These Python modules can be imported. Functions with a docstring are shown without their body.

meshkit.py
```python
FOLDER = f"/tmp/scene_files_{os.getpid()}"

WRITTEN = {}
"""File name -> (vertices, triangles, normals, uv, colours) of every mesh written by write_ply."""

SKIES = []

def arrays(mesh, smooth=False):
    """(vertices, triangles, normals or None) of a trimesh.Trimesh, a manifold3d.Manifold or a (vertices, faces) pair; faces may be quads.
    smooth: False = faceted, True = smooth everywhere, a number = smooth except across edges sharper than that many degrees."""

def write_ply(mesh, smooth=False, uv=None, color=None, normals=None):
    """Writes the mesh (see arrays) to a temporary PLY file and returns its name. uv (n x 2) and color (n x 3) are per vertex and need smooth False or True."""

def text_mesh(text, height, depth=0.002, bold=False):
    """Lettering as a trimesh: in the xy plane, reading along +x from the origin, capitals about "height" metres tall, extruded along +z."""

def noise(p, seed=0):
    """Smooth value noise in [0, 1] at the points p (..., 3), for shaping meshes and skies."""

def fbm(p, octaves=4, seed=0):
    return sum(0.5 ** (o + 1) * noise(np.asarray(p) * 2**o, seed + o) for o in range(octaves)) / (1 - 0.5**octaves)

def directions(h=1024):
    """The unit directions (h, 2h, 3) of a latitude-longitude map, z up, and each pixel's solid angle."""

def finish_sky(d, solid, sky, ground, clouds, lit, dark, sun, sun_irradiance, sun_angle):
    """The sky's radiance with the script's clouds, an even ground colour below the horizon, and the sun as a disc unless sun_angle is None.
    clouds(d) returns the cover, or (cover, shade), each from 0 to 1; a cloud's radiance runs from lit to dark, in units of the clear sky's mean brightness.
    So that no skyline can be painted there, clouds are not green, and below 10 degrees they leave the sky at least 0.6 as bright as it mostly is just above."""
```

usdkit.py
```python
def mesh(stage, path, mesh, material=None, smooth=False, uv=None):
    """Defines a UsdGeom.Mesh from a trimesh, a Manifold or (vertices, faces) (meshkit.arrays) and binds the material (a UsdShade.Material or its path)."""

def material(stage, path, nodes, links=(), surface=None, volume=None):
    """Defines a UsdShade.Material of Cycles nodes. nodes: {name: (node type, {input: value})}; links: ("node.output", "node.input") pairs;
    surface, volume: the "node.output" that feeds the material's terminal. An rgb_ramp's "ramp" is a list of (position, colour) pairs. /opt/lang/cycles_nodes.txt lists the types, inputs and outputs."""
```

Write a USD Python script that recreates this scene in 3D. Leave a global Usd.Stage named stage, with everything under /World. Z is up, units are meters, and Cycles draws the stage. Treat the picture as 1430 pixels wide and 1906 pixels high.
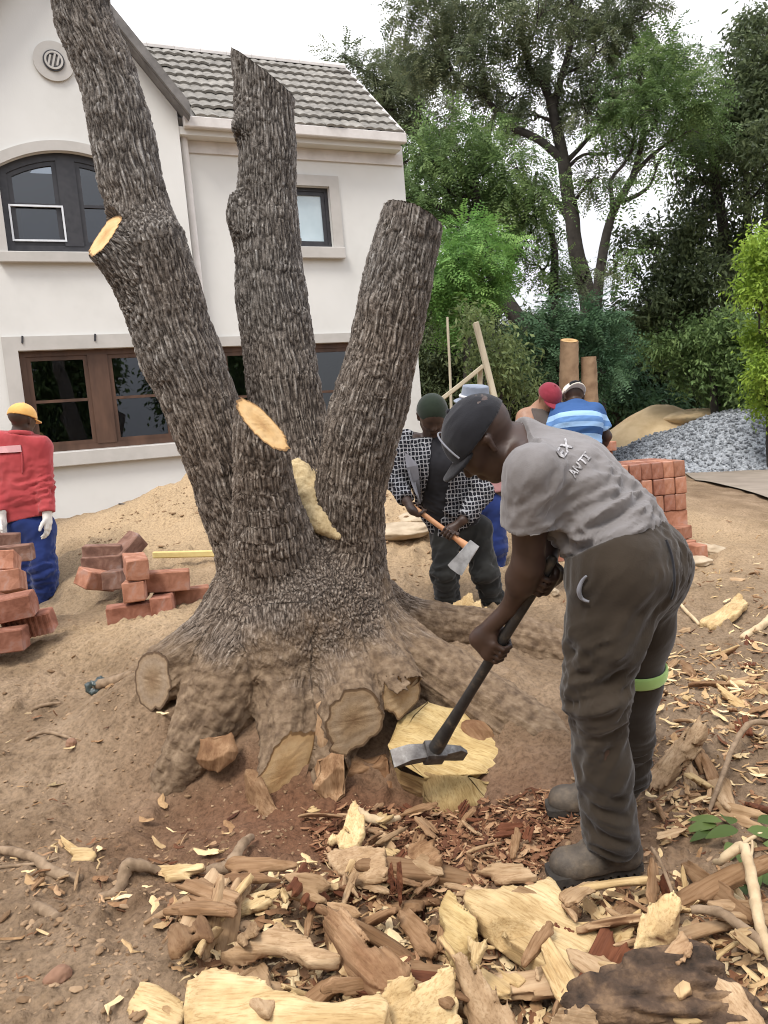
import math, random, numpy as np, trimesh, usdkit, meshkit
from math import cos, sin, radians, pi, sqrt
from pxr import Usd, UsdGeom, UsdLux, UsdShade, Gf, Sdf, Vt
from scipy.interpolate import RBFInterpolator
from scipy.spatial import cKDTree
from shapely.geometry import Polygon, Point, box as sbox
import manifold3d as m3

stage = Usd.Stage.CreateInMemory()
UsdGeom.SetStageUpAxis(stage, 'Z')
UsdGeom.Xform.Define(stage, '/World')
# ------------------------------------------------------------------ camera, sky, sun, exposure
H, PITCH, ROLL, F = 1.32, radians(6.1), radians(4.8), 1430.0
FW = np.array([0, cos(PITCH), -sin(PITCH)])
_r, _u = np.array([1.0, 0, 0]), np.array([0, sin(PITCH), cos(PITCH)])
CR, CU, CC = cos(ROLL) * _r - sin(ROLL) * _u, sin(ROLL) * _r + cos(ROLL) * _u, np.array([0, 0, H])
EXPOSURE, SKY, SUN, SUN_EL, SUN_AZ = 1.12, 0.052, 0.40, radians(58), radians(-150)
cam = UsdGeom.Camera.Define(stage, '/World/camera')
M = np.eye(4)
M[0, :3], M[1, :3], M[2, :3], M[3, :3] = CR, CU, -FW, CC
cam.AddTransformOp().Set(Gf.Matrix4d(M.tolist()))
cam.CreateHorizontalApertureAttr(36.0); cam.CreateVerticalApertureAttr(48.0); cam.CreateFocalLengthAttr(36.0)
cam.CreateClippingRangeAttr(Gf.Vec2f(0.05, 2000)); cam.CreateExposureAttr(EXPOSURE)
SD = np.array([sin(SUN_AZ) * cos(SUN_EL), cos(SUN_AZ) * cos(SUN_EL), sin(SUN_EL)])
dome = UsdLux.DomeLight.Define(stage, '/World/sky')
dome.GetPrim().SetCustomDataByKey('kind', 'structure')
skym = usdkit.material(stage, '/World/Looks/sky', {
    'tc': ('texture_coordinate', {}),
    'sky': ('sky_texture', {'sky_type': 'single_scattering', 'sun_disc': False, 'sun_elevation': SUN_EL, 'sun_rotation': SUN_AZ, 'aerosol_density': 2.0}),
    'n': ('noise_texture', {'scale': 1.6, 'detail': 5.0, 'roughness': 0.5}),
    'r': ('rgb_ramp', {'ramp': [(0.36, (8.4, 8.8, 10.4)), (0.6, (14.5, 14.5, 14.9))]}),
    'm': ('mix_color', {'fac': 0.9, 'use_clamp': False}), 'xyz': ('separate_xyz', {}), 'el': ('map_range', {'from_min': 0.0, 'from_max': 1.0, 'to_min': 0.50, 'to_max': 2.0, 'clamp': True}),
    'gr': ('vector_math', {'math_type': 'scale'}),
    'bg': ('background_shader', {'strength': SKY})},
    [('tc.generated', 'n.vector'), ('n.fac', 'r.fac'), ('sky.color', 'm.a'), ('r.color', 'gr.vector1'), ('tc.generated', 'xyz.vector'), ('xyz.z', 'el.value'), ('el.result', 'gr.scale'), ('gr.vector', 'm.b'), ('m.result', 'bg.color')], surface='bg.background')
UsdShade.MaterialBindingAPI.Apply(dome.GetPrim()).Bind(skym)
sun = UsdLux.DistantLight.Define(stage, '/World/sun')
sun.CreateIntensityAttr(SUN); sun.CreateAngleAttr(18.0); sun.CreateNormalizeAttr(True); sun.CreateColorAttr(Gf.Vec3f(1.0, 0.95, 0.88))
sun.AddRotateXYZOp().Set(Gf.Vec3f(0, 0, 0))
_z = SD; _x = np.cross([0, 0, 1.0], _z); _x /= np.linalg.norm(_x); _y = np.cross(_z, _x)
sun.ClearXformOpOrder(); _M = np.eye(4); _M[0, :3], _M[1, :3], _M[2, :3] = _x, _y, _z
UsdGeom.Xformable(sun).MakeMatrixXform().Set(Gf.Matrix4d(_M.tolist()))

# ------------------------------------------------------------------ helpers
def ray(px, py): return FW + (px - 715) / F * CR + (953 - py) / F * CU
def at(px, py, Y):                       # the point of the place seen at a pixel of the photograph, Y metres ahead
    d = ray(px, py); return CC + d * (Y / d[1])
def onz(px, py, z=0.0):
    d = ray(px, py); return CC + d * ((z - H) / d[2])
def P(*a): return np.array(a, float)
def unit(v): v = np.asarray(v, float); return v / (np.linalg.norm(v) + 1e-12)
RNG = np.random.default_rng(7)

USED = {}
def numbered(parent, name):
    k = f'{parent}/{name}'; n = USED.get(k, 0); USED[k] = n + 1
    return k if n == 0 else f'{k}_{n:03d}'
TF = {}
def cd(prim, label=None, cat=None, group=None, kind=None):
    for k, v in (('label', label), ('category', cat), ('group', group), ('kind', kind)):
        if v: prim.SetCustomDataByKey(k, v)
    return prim
def thing(name, label, cat, loc=(0, 0, 0), group=None, kind=None):
    x = UsdGeom.Xform.Define(stage, numbered('/World', name)); loc = np.asarray(loc, float)
    x.AddTranslateOp().Set(Gf.Vec3d(*loc.tolist())); TF[str(x.GetPath())] = loc
    return cd(x.GetPrim(), label, cat, group, kind)
def to_tm(m):
    if hasattr(m, 'to_mesh'):
        q = m.to_mesh(); return trimesh.Trimesh(np.array(q.vert_properties[:, :3]), np.array(q.tri_verts), process=False)
    if isinstance(m, (tuple, list)): return trimesh.Trimesh(np.asarray(m[0]), np.asarray(m[1]), process=False)
    return m
def obj(name, mesh, material, parent=None, smooth=False, pv=None, label=None):
    """One Mesh prim, under parent (a prim; vertices given in world coordinates are moved into its frame) or under /World."""
    base = '/World' if parent is None else str(parent.GetPath()); path = numbered(base, name); mesh = to_tm(mesh)
    top = '/'.join(base.split('/')[:3]); off = TF.get(top, np.zeros(3)) if parent is not None else np.zeros(3)
    v = np.asarray(mesh.vertices) - off
    if parent is None:                   # origin at its own base
        b = v.min(0), v.max(0); off = P((b[0][0] + b[1][0]) / 2, (b[0][1] + b[1][1]) / 2, b[0][2]); v = v - off
    g = usdkit.mesh(stage, path, (v, np.asarray(mesh.faces)), material, smooth=smooth)
    if parent is None: g.AddTranslateOp().Set(Gf.Vec3d(*off.tolist()))
    for k, a in (pv or {}).items():
        a = np.asarray(a, np.float32); api = UsdGeom.PrimvarsAPI(g)
        if a.ndim == 1: api.CreatePrimvar(k, Sdf.ValueTypeNames.FloatArray, 'vertex').Set(Vt.FloatArray.FromNumpy(a))
        else: api.CreatePrimvar(k, Sdf.ValueTypeNames.Float3Array, 'vertex').Set(Vt.Vec3fArray.FromNumpy(a))
    p = g.GetPrim()
    if label: p.SetCustomDataByKey('label', label)
    return p
def struct(name, mesh, material, smooth=False, pv=None, kind='structure'):
    return cd(obj(name, mesh, material, None, smooth, pv), kind=kind)
def cat(ms): return trimesh.util.concatenate([to_tm(m) for m in ms])
def boxm(c, size, R=None, bevel=0.0):
    sx, sy, sz = np.asarray(size, float) / 2
    if bevel:
        b = bevel; pts = []
        for x in (-1, 1):
            for y in (-1, 1):
                for z in (-1, 1):
                    pts += [[x * (sx - b), y * (sy - b), z * sz], [x * (sx - b), y * sy, z * (sz - b)], [x * sx, y * (sy - b), z * (sz - b)]]
        m = trimesh.convex.convex_hull(np.array(pts))
    else: m = trimesh.creation.box(np.asarray(size, float))
    v = np.asarray(m.vertices)
    if R is not None: v = v @ np.asarray(R).T
    return trimesh.Trimesh(v + np.asarray(c, float), m.faces, process=False)
def frame(z, hint=(0, 0, 1.0)):
    z = unit(z); x = np.cross(hint, z)
    if np.linalg.norm(x) < 1e-3: x = np.cross((1.0, 0, 0), z)
    x = unit(x); return x, np.cross(z, x), z
def rotz(a): return np.array([[cos(a), -sin(a), 0], [sin(a), cos(a), 0], [0, 0, 1.0]])
def rot(axis, a): return trimesh.transformations.rotation_matrix(a, axis)[:3, :3]
def spline(pts, n, smooth=False):
    pts = np.asarray(pts, float)
    if len(pts) < 3: return np.array([pts[0] + (pts[-1] - pts[0]) * t for t in np.linspace(0, 1, n)])
    from scipy.interpolate import CubicSpline, PchipInterpolator
    s = np.concatenate([[0], np.cumsum(np.linalg.norm(np.diff(pts[:, :3], axis=0), axis=1))])
    return (CubicSpline if smooth else PchipInterpolator)(s, pts)(np.linspace(0, s[-1], n))
def tube(pts, rad, sides=8, n=None, jitter=0.0, seed=0, cap=True):
    """A tapered tube through points; rad one radius per point."""
    pts = np.asarray(pts, float); rad = np.broadcast_to(np.asarray(rad, float), (len(pts),))
    q = np.column_stack([pts, rad])
    if n: q = spline(q, n)
    p, r = q[:, :3], q[:, 3]; t = np.gradient(p, axis=0); t /= np.linalg.norm(t, axis=1, keepdims=True) + 1e-12
    a = np.empty_like(p); a[0] = frame(t[0])[0]
    for i in range(1, len(p)): w = a[i - 1] - t[i] * (a[i - 1] @ t[i]); a[i] = unit(w)
    b = np.cross(t, a); th = np.arange(sides) * 2 * pi / sides
    rr = r[:, None] * (1 + jitter * np.random.default_rng(seed).normal(size=(len(p), sides)))
    v = p[:, None] + rr[..., None] * (np.cos(th)[None, :, None] * a[:, None] + np.sin(th)[None, :, None] * b[:, None])
    i, j = np.meshgrid(np.arange(len(p) - 1), np.arange(sides), indexing='ij'); k = (j + 1) % sides
    f = np.stack([i * sides + j, i * sides + k, (i + 1) * sides + k, (i + 1) * sides + j], -1).reshape(-1, 4)
    v = v.reshape(-1, 3); f = np.vstack([f[:, [0, 1, 2]], f[:, [0, 2, 3]]])
    if cap:
        n0 = len(v); v = np.vstack([v, p[0], p[-1]]); L = (len(p) - 1) * sides; s = np.arange(sides); s1 = (s + 1) % sides
        f = np.vstack([f, np.stack([np.full(sides, n0), s1, s], 1), np.stack([np.full(sides, n0 + 1), L + s, L + s1], 1)])
    return trimesh.Trimesh(v, f, process=False)

# --- signed distance shapes and their meshes
def nets(sdf, lo, hi, h):
    """Surface nets of a signed distance function over a box, evaluated only in blocks near the surface."""
    lo, hi = np.asarray(lo, float), np.asarray(hi, float); B = 8
    nb = np.maximum(np.ceil((hi - lo) / (h * B)).astype(int), 1)
    ci = np.stack(np.meshgrid(*[np.arange(k) for k in nb], indexing='ij'), -1).reshape(-1, 3)
    dc = sdf(lo + (ci * B + (B - 1) / 2) * h)
    V = np.empty((nb[0], B, nb[1], B, nb[2], B), np.float32)
    V[:] = np.sign(dc).reshape(nb[0], 1, nb[1], 1, nb[2], 1)
    act = ci[np.abs(dc) < 9.5 * h]
    o = np.stack(np.meshgrid(*[np.arange(B)] * 3, indexing='ij'), -1).reshape(-1, 3)
    for s in range(0, len(act), 1500):
        a = act[s:s + 1500]; d = sdf((lo + (a[:, None] * B + o[None]) * h).reshape(-1, 3)).reshape(len(a), B, B, B)
        V[a[:, 0], :, a[:, 1], :, a[:, 2], :] = d
    V = V.reshape(nb * B); V[0] = V[-1] = 1; V[:, 0] = V[:, -1] = 1; V[:, :, 0] = V[:, :, -1] = 1
    S = V < 0; n = np.zeros(np.array(S.shape) - 1, np.int8)
    for x in (0, 1):
        for y in (0, 1):
            for z in (0, 1): n += S[x:S.shape[0] - 1 + x, y:S.shape[1] - 1 + y, z:S.shape[2] - 1 + z]
    idx = np.argwhere((n > 0) & (n < 8)); ids = np.full(n.shape, -1, np.int32); ids[tuple(idx.T)] = np.arange(len(idx))
    acc, cnt = np.zeros((len(idx), 3)), np.zeros(len(idx))
    for ax in range(3):
        e = np.eye(3, dtype=int)[ax]; u, w = [k for k in range(3) if k != ax]
        for a in (0, 1):
            for b in (0, 1):
                c0 = np.zeros(3, int); c0[u], c0[w] = a, b
                va, vb = V[tuple((idx + c0).T)], V[tuple((idx + c0 + e).T)]; cr = (va < 0) != (vb < 0)
                t = np.where(cr, va / np.where(cr, va - vb, 1), 0); acc[cr] += c0 + e * t[cr][:, None]; cnt[cr] += 1
    v = lo + (idx + acc / cnt[:, None]) * h; faces = []
    for ax in range(3):
        u, w = (ax + 1) % 3, (ax + 2) % 3; s0 = [slice(1, -1)] * 3; s1 = list(s0); s0[ax] = slice(0, -1); s1[ax] = slice(1, None)
        ch = S[tuple(s0)] != S[tuple(s1)]; g = np.argwhere(ch); off = np.ones(3, int); off[ax] = 0; g = g + off
        ins = S[tuple(g.T)]; eu, ew = np.eye(3, dtype=int)[u], np.eye(3, dtype=int)[w]
        q = np.stack([ids[tuple((g - eu - ew).T)], ids[tuple((g - ew).T)], ids[tuple(g.T)], ids[tuple((g - eu).T)]], 1)
        q[~ins] = q[~ins][:, ::-1]; faces.append(q)
    q = np.vstack(faces); q = q[(q >= 0).all(1)]
    return trimesh.Trimesh(v, np.vstack([q[:, [0, 1, 2]], q[:, [0, 2, 3]]]), process=False)
def smin(a, b, k):
    h = np.maximum(k - np.abs(a - b), 0) / k; return np.minimum(a, b) - h * h * k * 0.25
def cap(a, b, ra, rb=None, k=0.02): return (np.asarray(a, float), np.asarray(b, float), float(ra), float(ra if rb is None else rb), float(k))
def blob(prims, cull=0.3):
    """Smooth union of tapered capsules (a, b, ra, rb, blend)."""
    def f(p):
        d = np.full(len(p), 2.0)
        for a, b, ra, rb, k in prims:
            c, L = (a + b) / 2, np.linalg.norm(b - a) / 2 + max(ra, rb); pc = p - c
            m = np.nonzero(np.einsum('ij,ij->i', pc, pc) < (L + cull) ** 2)[0]
            if not len(m): continue
            ab = b - a; q = p[m] - a; t = np.clip(q @ ab / max(ab @ ab, 1e-12), 0, 1)
            d[m] = smin(d[m], np.linalg.norm(q - t[:, None] * ab, axis=1) - (ra + (rb - ra) * t), k)
        return d
    return f
def bounds(prims, m=0.05):
    a = np.array([x - r for q in prims for x, r in ((q[0], q[2]), (q[1], q[3]))]); b = np.array([x + r for q in prims for x, r in ((q[0], q[2]), (q[1], q[3]))])
    return a.min(0) - m, b.max(0) + m
def vnormals(m):
    v, f = np.asarray(m.vertices), np.asarray(m.faces); n = np.zeros_like(v)
    fn = np.cross(v[f[:, 1]] - v[f[:, 0]], v[f[:, 2]] - v[f[:, 0]])
    for k in range(3): np.add.at(n, f[:, k], fn)
    return n / (np.linalg.norm(n, axis=1, keepdims=True) + 1e-12)
def sstep(a, b, x): t = np.clip((x - a) / (b - a), 0, 1); return t * t * (3 - 2 * t)
def fbm(p, o=4, seed=0): return meshkit.fbm(p, o, seed)
def ridged(p, o=3, seed=0): return sum(0.5 ** i * (1 - np.abs(2 * meshkit.noise(np.asarray(p) * 2 ** i, seed + i) - 1)) for i in range(o)) / 1.75
def worley(p, seed=0):
    """F1 and F2 distances of a jittered lattice."""
    i0 = np.floor(p).astype(np.int64); f1 = np.full(len(p), 9.0); f2 = np.full(len(p), 9.0)
    for dx in (-1, 0, 1):
        for dy in (-1, 0, 1):
            for dz in (-1, 0, 1):
                c = i0 + (dx, dy, dz); h = (c[:, 0] * 73856093) ^ (c[:, 1] * 19349663) ^ (c[:, 2] * 83492791) ^ (seed * 2654435)
                j = np.stack([((h * k) >> 7 & 1023) / 1023.0 for k in (1, 7919, 104729)], 1)
                d = np.linalg.norm(c + 0.1 + 0.8 * j - p, axis=1); f2 = np.minimum(f2, np.maximum(f1, d)); f1 = np.minimum(f1, d)
    return f1, f2
def subdiv(m):
    v, f = trimesh.remesh.subdivide(np.asarray(m.vertices), np.asarray(m.faces)); return trimesh.Trimesh(v, f, process=False)
def poly_ext(poly, t):
    return cat([trimesh.creation.extrude_polygon(g, t, engine='earcut') for g in getattr(poly, 'geoms', [poly])])

# ------------------------------------------------------------------ materials
LOOK = {}
def mat(name, nodes, links, surface='p.BSDF', **k):
    LOOK[name] = usdkit.material(stage, '/World/Looks/' + name, nodes, links, surface=surface, **k); return LOOK[name]
def surf(name, ramp, scale=8, detail=6, rough=0.85, bump=0.4, bscale=60, bdist=0.004, coord='object', vec=(1, 1, 1), spec=0.25, vary=0.0, dist=0.0, attr=None, extra=None, sheen=0.0):
    """Principled surface whose colour runs through a noise ramp, with fine relief."""
    nodes = {'tc': ('texture_coordinate', {}), 'geo': ('geometry', {}), 'mp': ('mapping', {'scale': vec}),
             'n': ('noise_texture', {'scale': scale, 'detail': detail, 'roughness': 0.6, 'distortion': dist}),
             'r': ('rgb_ramp', {'ramp': ramp}), 'bn': ('noise_texture', {'scale': bscale, 'detail': 5, 'roughness': 0.6}),
             'b': ('bump', {'strength': bump, 'distance': bdist}), 'p': ('principled_bsdf', {'roughness': rough, 'specular_ior_level': spec, 'sheen_weight': sheen})}
    src = {'object': 'tc.object', 'position': 'geo.position'}.get(coord)
    if src is None: nodes['at'] = ('attribute', {'attribute': coord}); src = 'at.vector'
    links = [(src, 'mp.vector'), ('mp.vector', 'n.vector'), ('mp.vector', 'bn.vector'), ('n.fac', 'r.fac'), ('bn.fac', 'b.height'), ('b.normal', 'p.normal')]
    col = 'r.color'
    if attr:                             # a per-vertex 0..1 mask mixes in a second ramp
        nodes['ma'] = ('attribute', {'attribute': attr[0]}); nodes['r2'] = ('rgb_ramp', {'ramp': attr[1]}); nodes['mx'] = ('mix_color', {})
        links += [('n.fac', 'r2.fac'), ('ma.fac', 'mx.fac'), ('r.color', 'mx.a'), ('r2.color', 'mx.b')]; col = 'mx.result'
    if vary:
        nodes['oi'] = ('object_info', {}); nodes['mr'] = ('map_range', {'to_min': 1 - vary, 'to_max': 1 + vary}); nodes['hs'] = ('hsv', {})
        links += [('oi.random', 'mr.value'), ('mr.result', 'hs.value'), (col, 'hs.color')]; col = 'hs.color'
    links.append((col, 'p.base_color'))
    return mat(name, nodes, links)
# ------------------------------------------------------------------ ground
GC = []
for q in [(0, 1906), (400, 1906), (800, 1906), (1430, 1906), (-150, 1700), (0, 1700), (300, 1750), (700, 1750), (1110, 1640), (1430, 1650), (1500, 1500), (1430, 1500), (1300, 1450), (1430, 1200), (1430, 1050), (1050, 1505), (1250, 1250)]:
    g = onz(*q, 0.0); GC.append((g[0], g[1], 0.0))
for q in [(450, 1520, -.05), (700, 1560, -.09), (900, 1540, -.09), (250, 1480, .0), (600, 1480, -.12), (820, 1500, -.13), (300, 1400, .09), (330, 1440, .03), (430, 1475, -.03), (1110, 1640, .0)]:
    g = onz(*q); GC.append((g[0], g[1], q[2]))
for q in [(0, 1400, 3.35), (-150, 1400, 3.35), (150, 1300, 3.8), (0, 1225, 4.2), (-200, 1225, 4.2), (150, 1180, 4.3), (280, 1160, 4.3), (60, 1140, 6.2), (-200, 1140, 6.2), (200, 1100, 5.6), (120, 1160, 5.3), (110, 1060, 6.5), (200, 990, 7.2), (290, 935, 7.7),
          (350, 890, 8.0), (440, 870, 8.2), (560, 870, 8.2), (650, 890, 7.9), (100, 972, 9.4), (-200, 985, 9.2), (220, 962, 9.7), (0, 990, 8.6), (740, 930, 7.5), (760, 1010, 6.3), (790, 1085, 5.6), (860, 1140, 5.1), (930, 1125, 5.2), (980, 1085, 5.5),
          (600, 1180, 3.9), (450, 1200, 3.9), (800, 1220, 3.4), (1000, 1230, 3.6), (950, 1330, 2.95), (1280, 1035, 6.8), (1100, 1060, 6.6), (1330, 900, 11.5), (1500, 890, 12.0), (1300, 960, 8.5), (1150, 900, 8.5), (950, 900, 8.2), (820, 900, 8.4), (330, 1345, 3.10), (420, 1405, 2.98), (560, 1395, 3.02), (690, 1400, 3.0), (580, 1300, 3.3), (300, 1250, 3.4), (760, 1300, 3.15), (470, 1425, 2.88), (310, 1340, 2.99), (235, 1290, 3.2), (580, 1430, 2.86)]:
    g = at(*q); GC.append(tuple(g))
for x, y, z in [(-12, 8, .5), (-8, 11, .5), (-4, 12, .5), (0, 12.5, .5), (4, 13, .1), (10, 16, .05), (0, 18, .1), (-14, 2, .1), (8, 2, 0), (12, 8, 0), (0, 0, 0), (-3, 0, 0), (3, 0, 0), (0, -10, 0), (-30, 30, .3), (30, 30, .2), (0, 45, .3), (-30, -20, 0), (30, -20, 0)]: GC.append((x, y, z))
GC = np.array(GC); _rbf = RBFInterpolator(GC[:, :2], GC[:, 2], kernel='linear', smoothing=0.02)
def gbase(xy):
    xy = np.asarray(xy, float).reshape(-1, 2); c = np.clip(xy, -45, 45); return _rbf(c)
def gdetail(xy):
    xy = np.asarray(xy, float).reshape(-1, 2); r = np.hypot(xy[:, 0], xy[:, 1] - 3); near = 1 / (1 + (r / 13) ** 2)
    p = np.column_stack([xy, np.zeros(len(xy))])
    h = (fbm(p * 1.7, 4, 3) - .5) * .11 + (ridged(p * 4.2 + 1.3 * fbm(p * 3, 2, 9)[:, None], 3, 5) - .55) * .050 * near
    w1, w2 = worley(np.column_stack([xy * 13 + (fbm(p * 9, 2, 1)[:, None] - .5) * 1.2, np.zeros(len(xy))]), 4); lump = np.clip(.45 - w1, 0, 1)
    mask = sstep(.42, .62, fbm(p * 2.3, 3, 21))
    w3, w4 = worley(np.column_stack([xy * 5.5 + (fbm(p * 4, 2, 31)[:, None] - .5) * 1.6, np.zeros(len(xy))]), 9); m2 = sstep(.45, .65, fbm(p * 1.1, 3, 41))
    h += near * (lump * .095 * mask + np.clip(.5 - w3, 0, 1) * .11 * m2 * (1 - .5 * mask) + (fbm(p * 20, 4, 8) - .5) * .036 + (ridged(p * 34, 2, 2) - .5) * .012)
    rough = sum(a * np.exp(-(((xy - c) / s) ** 2).sum(1)) for c, s, a in (((-2.7, 6.6), (1.3, 1.5), 1.0), ((.9, 6.2), (1.6, 1.3), .8), ((3.0, 7.5), (1.4, 2.0), .6), ((-1.4, 7.4), (1.0, 1.0), .5)))
    h += rough * ((ridged(p * 2.6 + fbm(p * 2, 2, 51)[:, None], 3, 50) - .5) * .17 + (fbm(p * 9, 3, 52) - .5) * .09 + np.clip(.5 - w3, 0, 1) * .16)
    bank = sum(a * np.exp(-(((xy - c) / s) ** 2).sum(1)) for c, s, a in (((-.50, 3.02), (.42, .20), .12), ((-.95, 3.15), (.30, .25), .07), ((-.05, 3.1), (.3, .2), .05)))
    h += bank
    foot = 1 - .85 * np.clip(sum(np.exp(-(((xy - c) / s) ** 2).sum(1)) for c, s in FEET), 0, 1)
    return h * foot
FEET = [((.46, 2.04), (.24, .13)), ((.56, 2.44), (.24, .14))]
def gz(x, y): q = np.array([[x, y]]); return float(gbase(q)[0] + gdetail(q)[0])
def gzs(xy): return gbase(xy) + gdetail(xy)
def _axis(a, b, h, lo, hi, g=1.07):
    m = list(np.arange(a, b + h / 2, h)); s = h
    while m[-1] < hi: s *= g; m.append(m[-1] + s)
    s = h; f = [a]
    while f[-1] > lo: s *= g; f.append(f[-1] - s)
    return np.array(f[:0:-1] + m)
gx, gy = _axis(-2.1, 2.1, .0105, -300, 300), _axis(1.35, 4.3, .0105, -120, 600, 1.035)
XX, YY = np.meshgrid(gx, gy, indexing='ij'); XY = np.column_stack([XX.ravel(), YY.ravel()])
ZZ = gzs(XY); nx, ny = len(gx), len(gy); I = np.arange(nx * ny).reshape(nx, ny)
gq = np.stack([I[:-1, :-1], I[1:, :-1], I[1:, 1:], I[:-1, 1:]], -1).reshape(-1, 4)
_t = 1.0
def gmask(c, r): return np.exp(-(((XY - np.asarray(c)[:2]) / np.asarray(r)) ** 2).sum(1))
red = np.clip(gmask(onz(800, 1540)[:2], (.75, .42)) + .6 * gmask(onz(450, 1500)[:2], (.5, .35)), 0, 1)
pale = np.clip(gmask((-1.9, 7.6), (1.7, 1.7)) + gmask((.5, 7.0), (2.2, 1.8)) + .7 * gmask((-1.4, 4.4), (.7, .35)) + .5 * gmask((2.8, 7.5), (1.5, 1.6)), 0, 1)
grey = np.clip(sstep(.3, 1.6, XY[:, 0]) * sstep(7, 3, XY[:, 1]) * .55 + 1.3 * gmask((-3.0, 6.0), (.9, 1.2)) + 1.1 * gmask((-3.6, 8.6), (2.2, .7)) + .6 * gmask((-2.3, 5.3), (.7, .5)), 0, 1)
mat('soil', {
    'geo': ('geometry', {}), 'n': ('noise_texture', {'scale': 2.2, 'detail': 9, 'roughness': .65}), 'n2': ('noise_texture', {'scale': 55, 'detail': 6, 'roughness': .7}),
    'n3': ('noise_texture', {'scale': 300, 'detail': 3, 'roughness': .6}), 'v': ('voronoi_texture', {'scale': 70, 'feature': 'f1'}),
    'r': ('rgb_ramp', {'ramp': [(.30, (.120, .078, .046)), (.46, (.190, .130, .080)), (.6, (.255, .180, .115)), (.75, (.33, .24, .16))]}),
    'r2': ('rgb_ramp', {'ramp': [(.34, (.50, .48, .46)), (.5, (1, 1, 1)), (.68, (1.32, 1.30, 1.26))]}),
    'mu': ('mix_color', {'blend_type': 'multiply', 'fac': .75, 'use_clamp': False}),
    'ar': ('attribute', {'attribute': 'red'}), 'ap': ('attribute', {'attribute': 'pale'}), 'ag': ('attribute', {'attribute': 'grey'}),
    'm1': ('mix_color', {'b': (.12, .045, .022)}), 'm2': ('mix_color', {'b': (.42, .305, .18)}), 'm3': ('mix_color', {'b': (.15, .112, .076)}),
    's1': ('math', {'math_type': 'multiply', 'value2': .75}), 's2': ('math', {'math_type': 'multiply', 'value2': .8}), 's3': ('math', {'math_type': 'multiply', 'value2': .6}),
    'ad': ('math', {'math_type': 'multiply_add', 'value2': .35}), 'ad2': ('math', {'math_type': 'multiply_add', 'value2': -.35}),
    'b': ('bump', {'strength': .9, 'distance': .011}), 'p': ('principled_bsdf', {'roughness': .95, 'specular_ior_level': .12})},
    [('geo.position', 'n.vector'), ('geo.position', 'n2.vector'), ('geo.position', 'n3.vector'), ('geo.position', 'v.vector'), ('n.fac', 'r.fac'), ('n2.fac', 'r2.fac'),
     ('ar.fac', 's1.value1'), ('ap.fac', 's2.value1'), ('ag.fac', 's3.value1'), ('s1.value', 'm1.fac'), ('s2.value', 'm2.fac'), ('s3.value', 'm3.fac'),
     ('r.color', 'm3.a'), ('m3.result', 'm2.a'), ('m2.result', 'm1.a'), ('m1.result', 'mu.a'), ('r2.color', 'mu.b'), ('mu.result', 'p.base_color'),
     ('n3.fac', 'ad.value1'), ('n2.fac', 'ad.value3'), ('v.distance', 'ad2.value1'), ('ad.value', 'ad2.value3'), ('ad2.value', 'b.height'), ('b.normal', 'p.normal')])
struct('ground', (np.column_stack([XY, ZZ]), np.vstack([gq[:, [0, 1, 2]], gq[:, [0, 2, 3]]])), LOOK['soil'], True, {'red': red, 'pale': pale, 'grey': grey})

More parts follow.
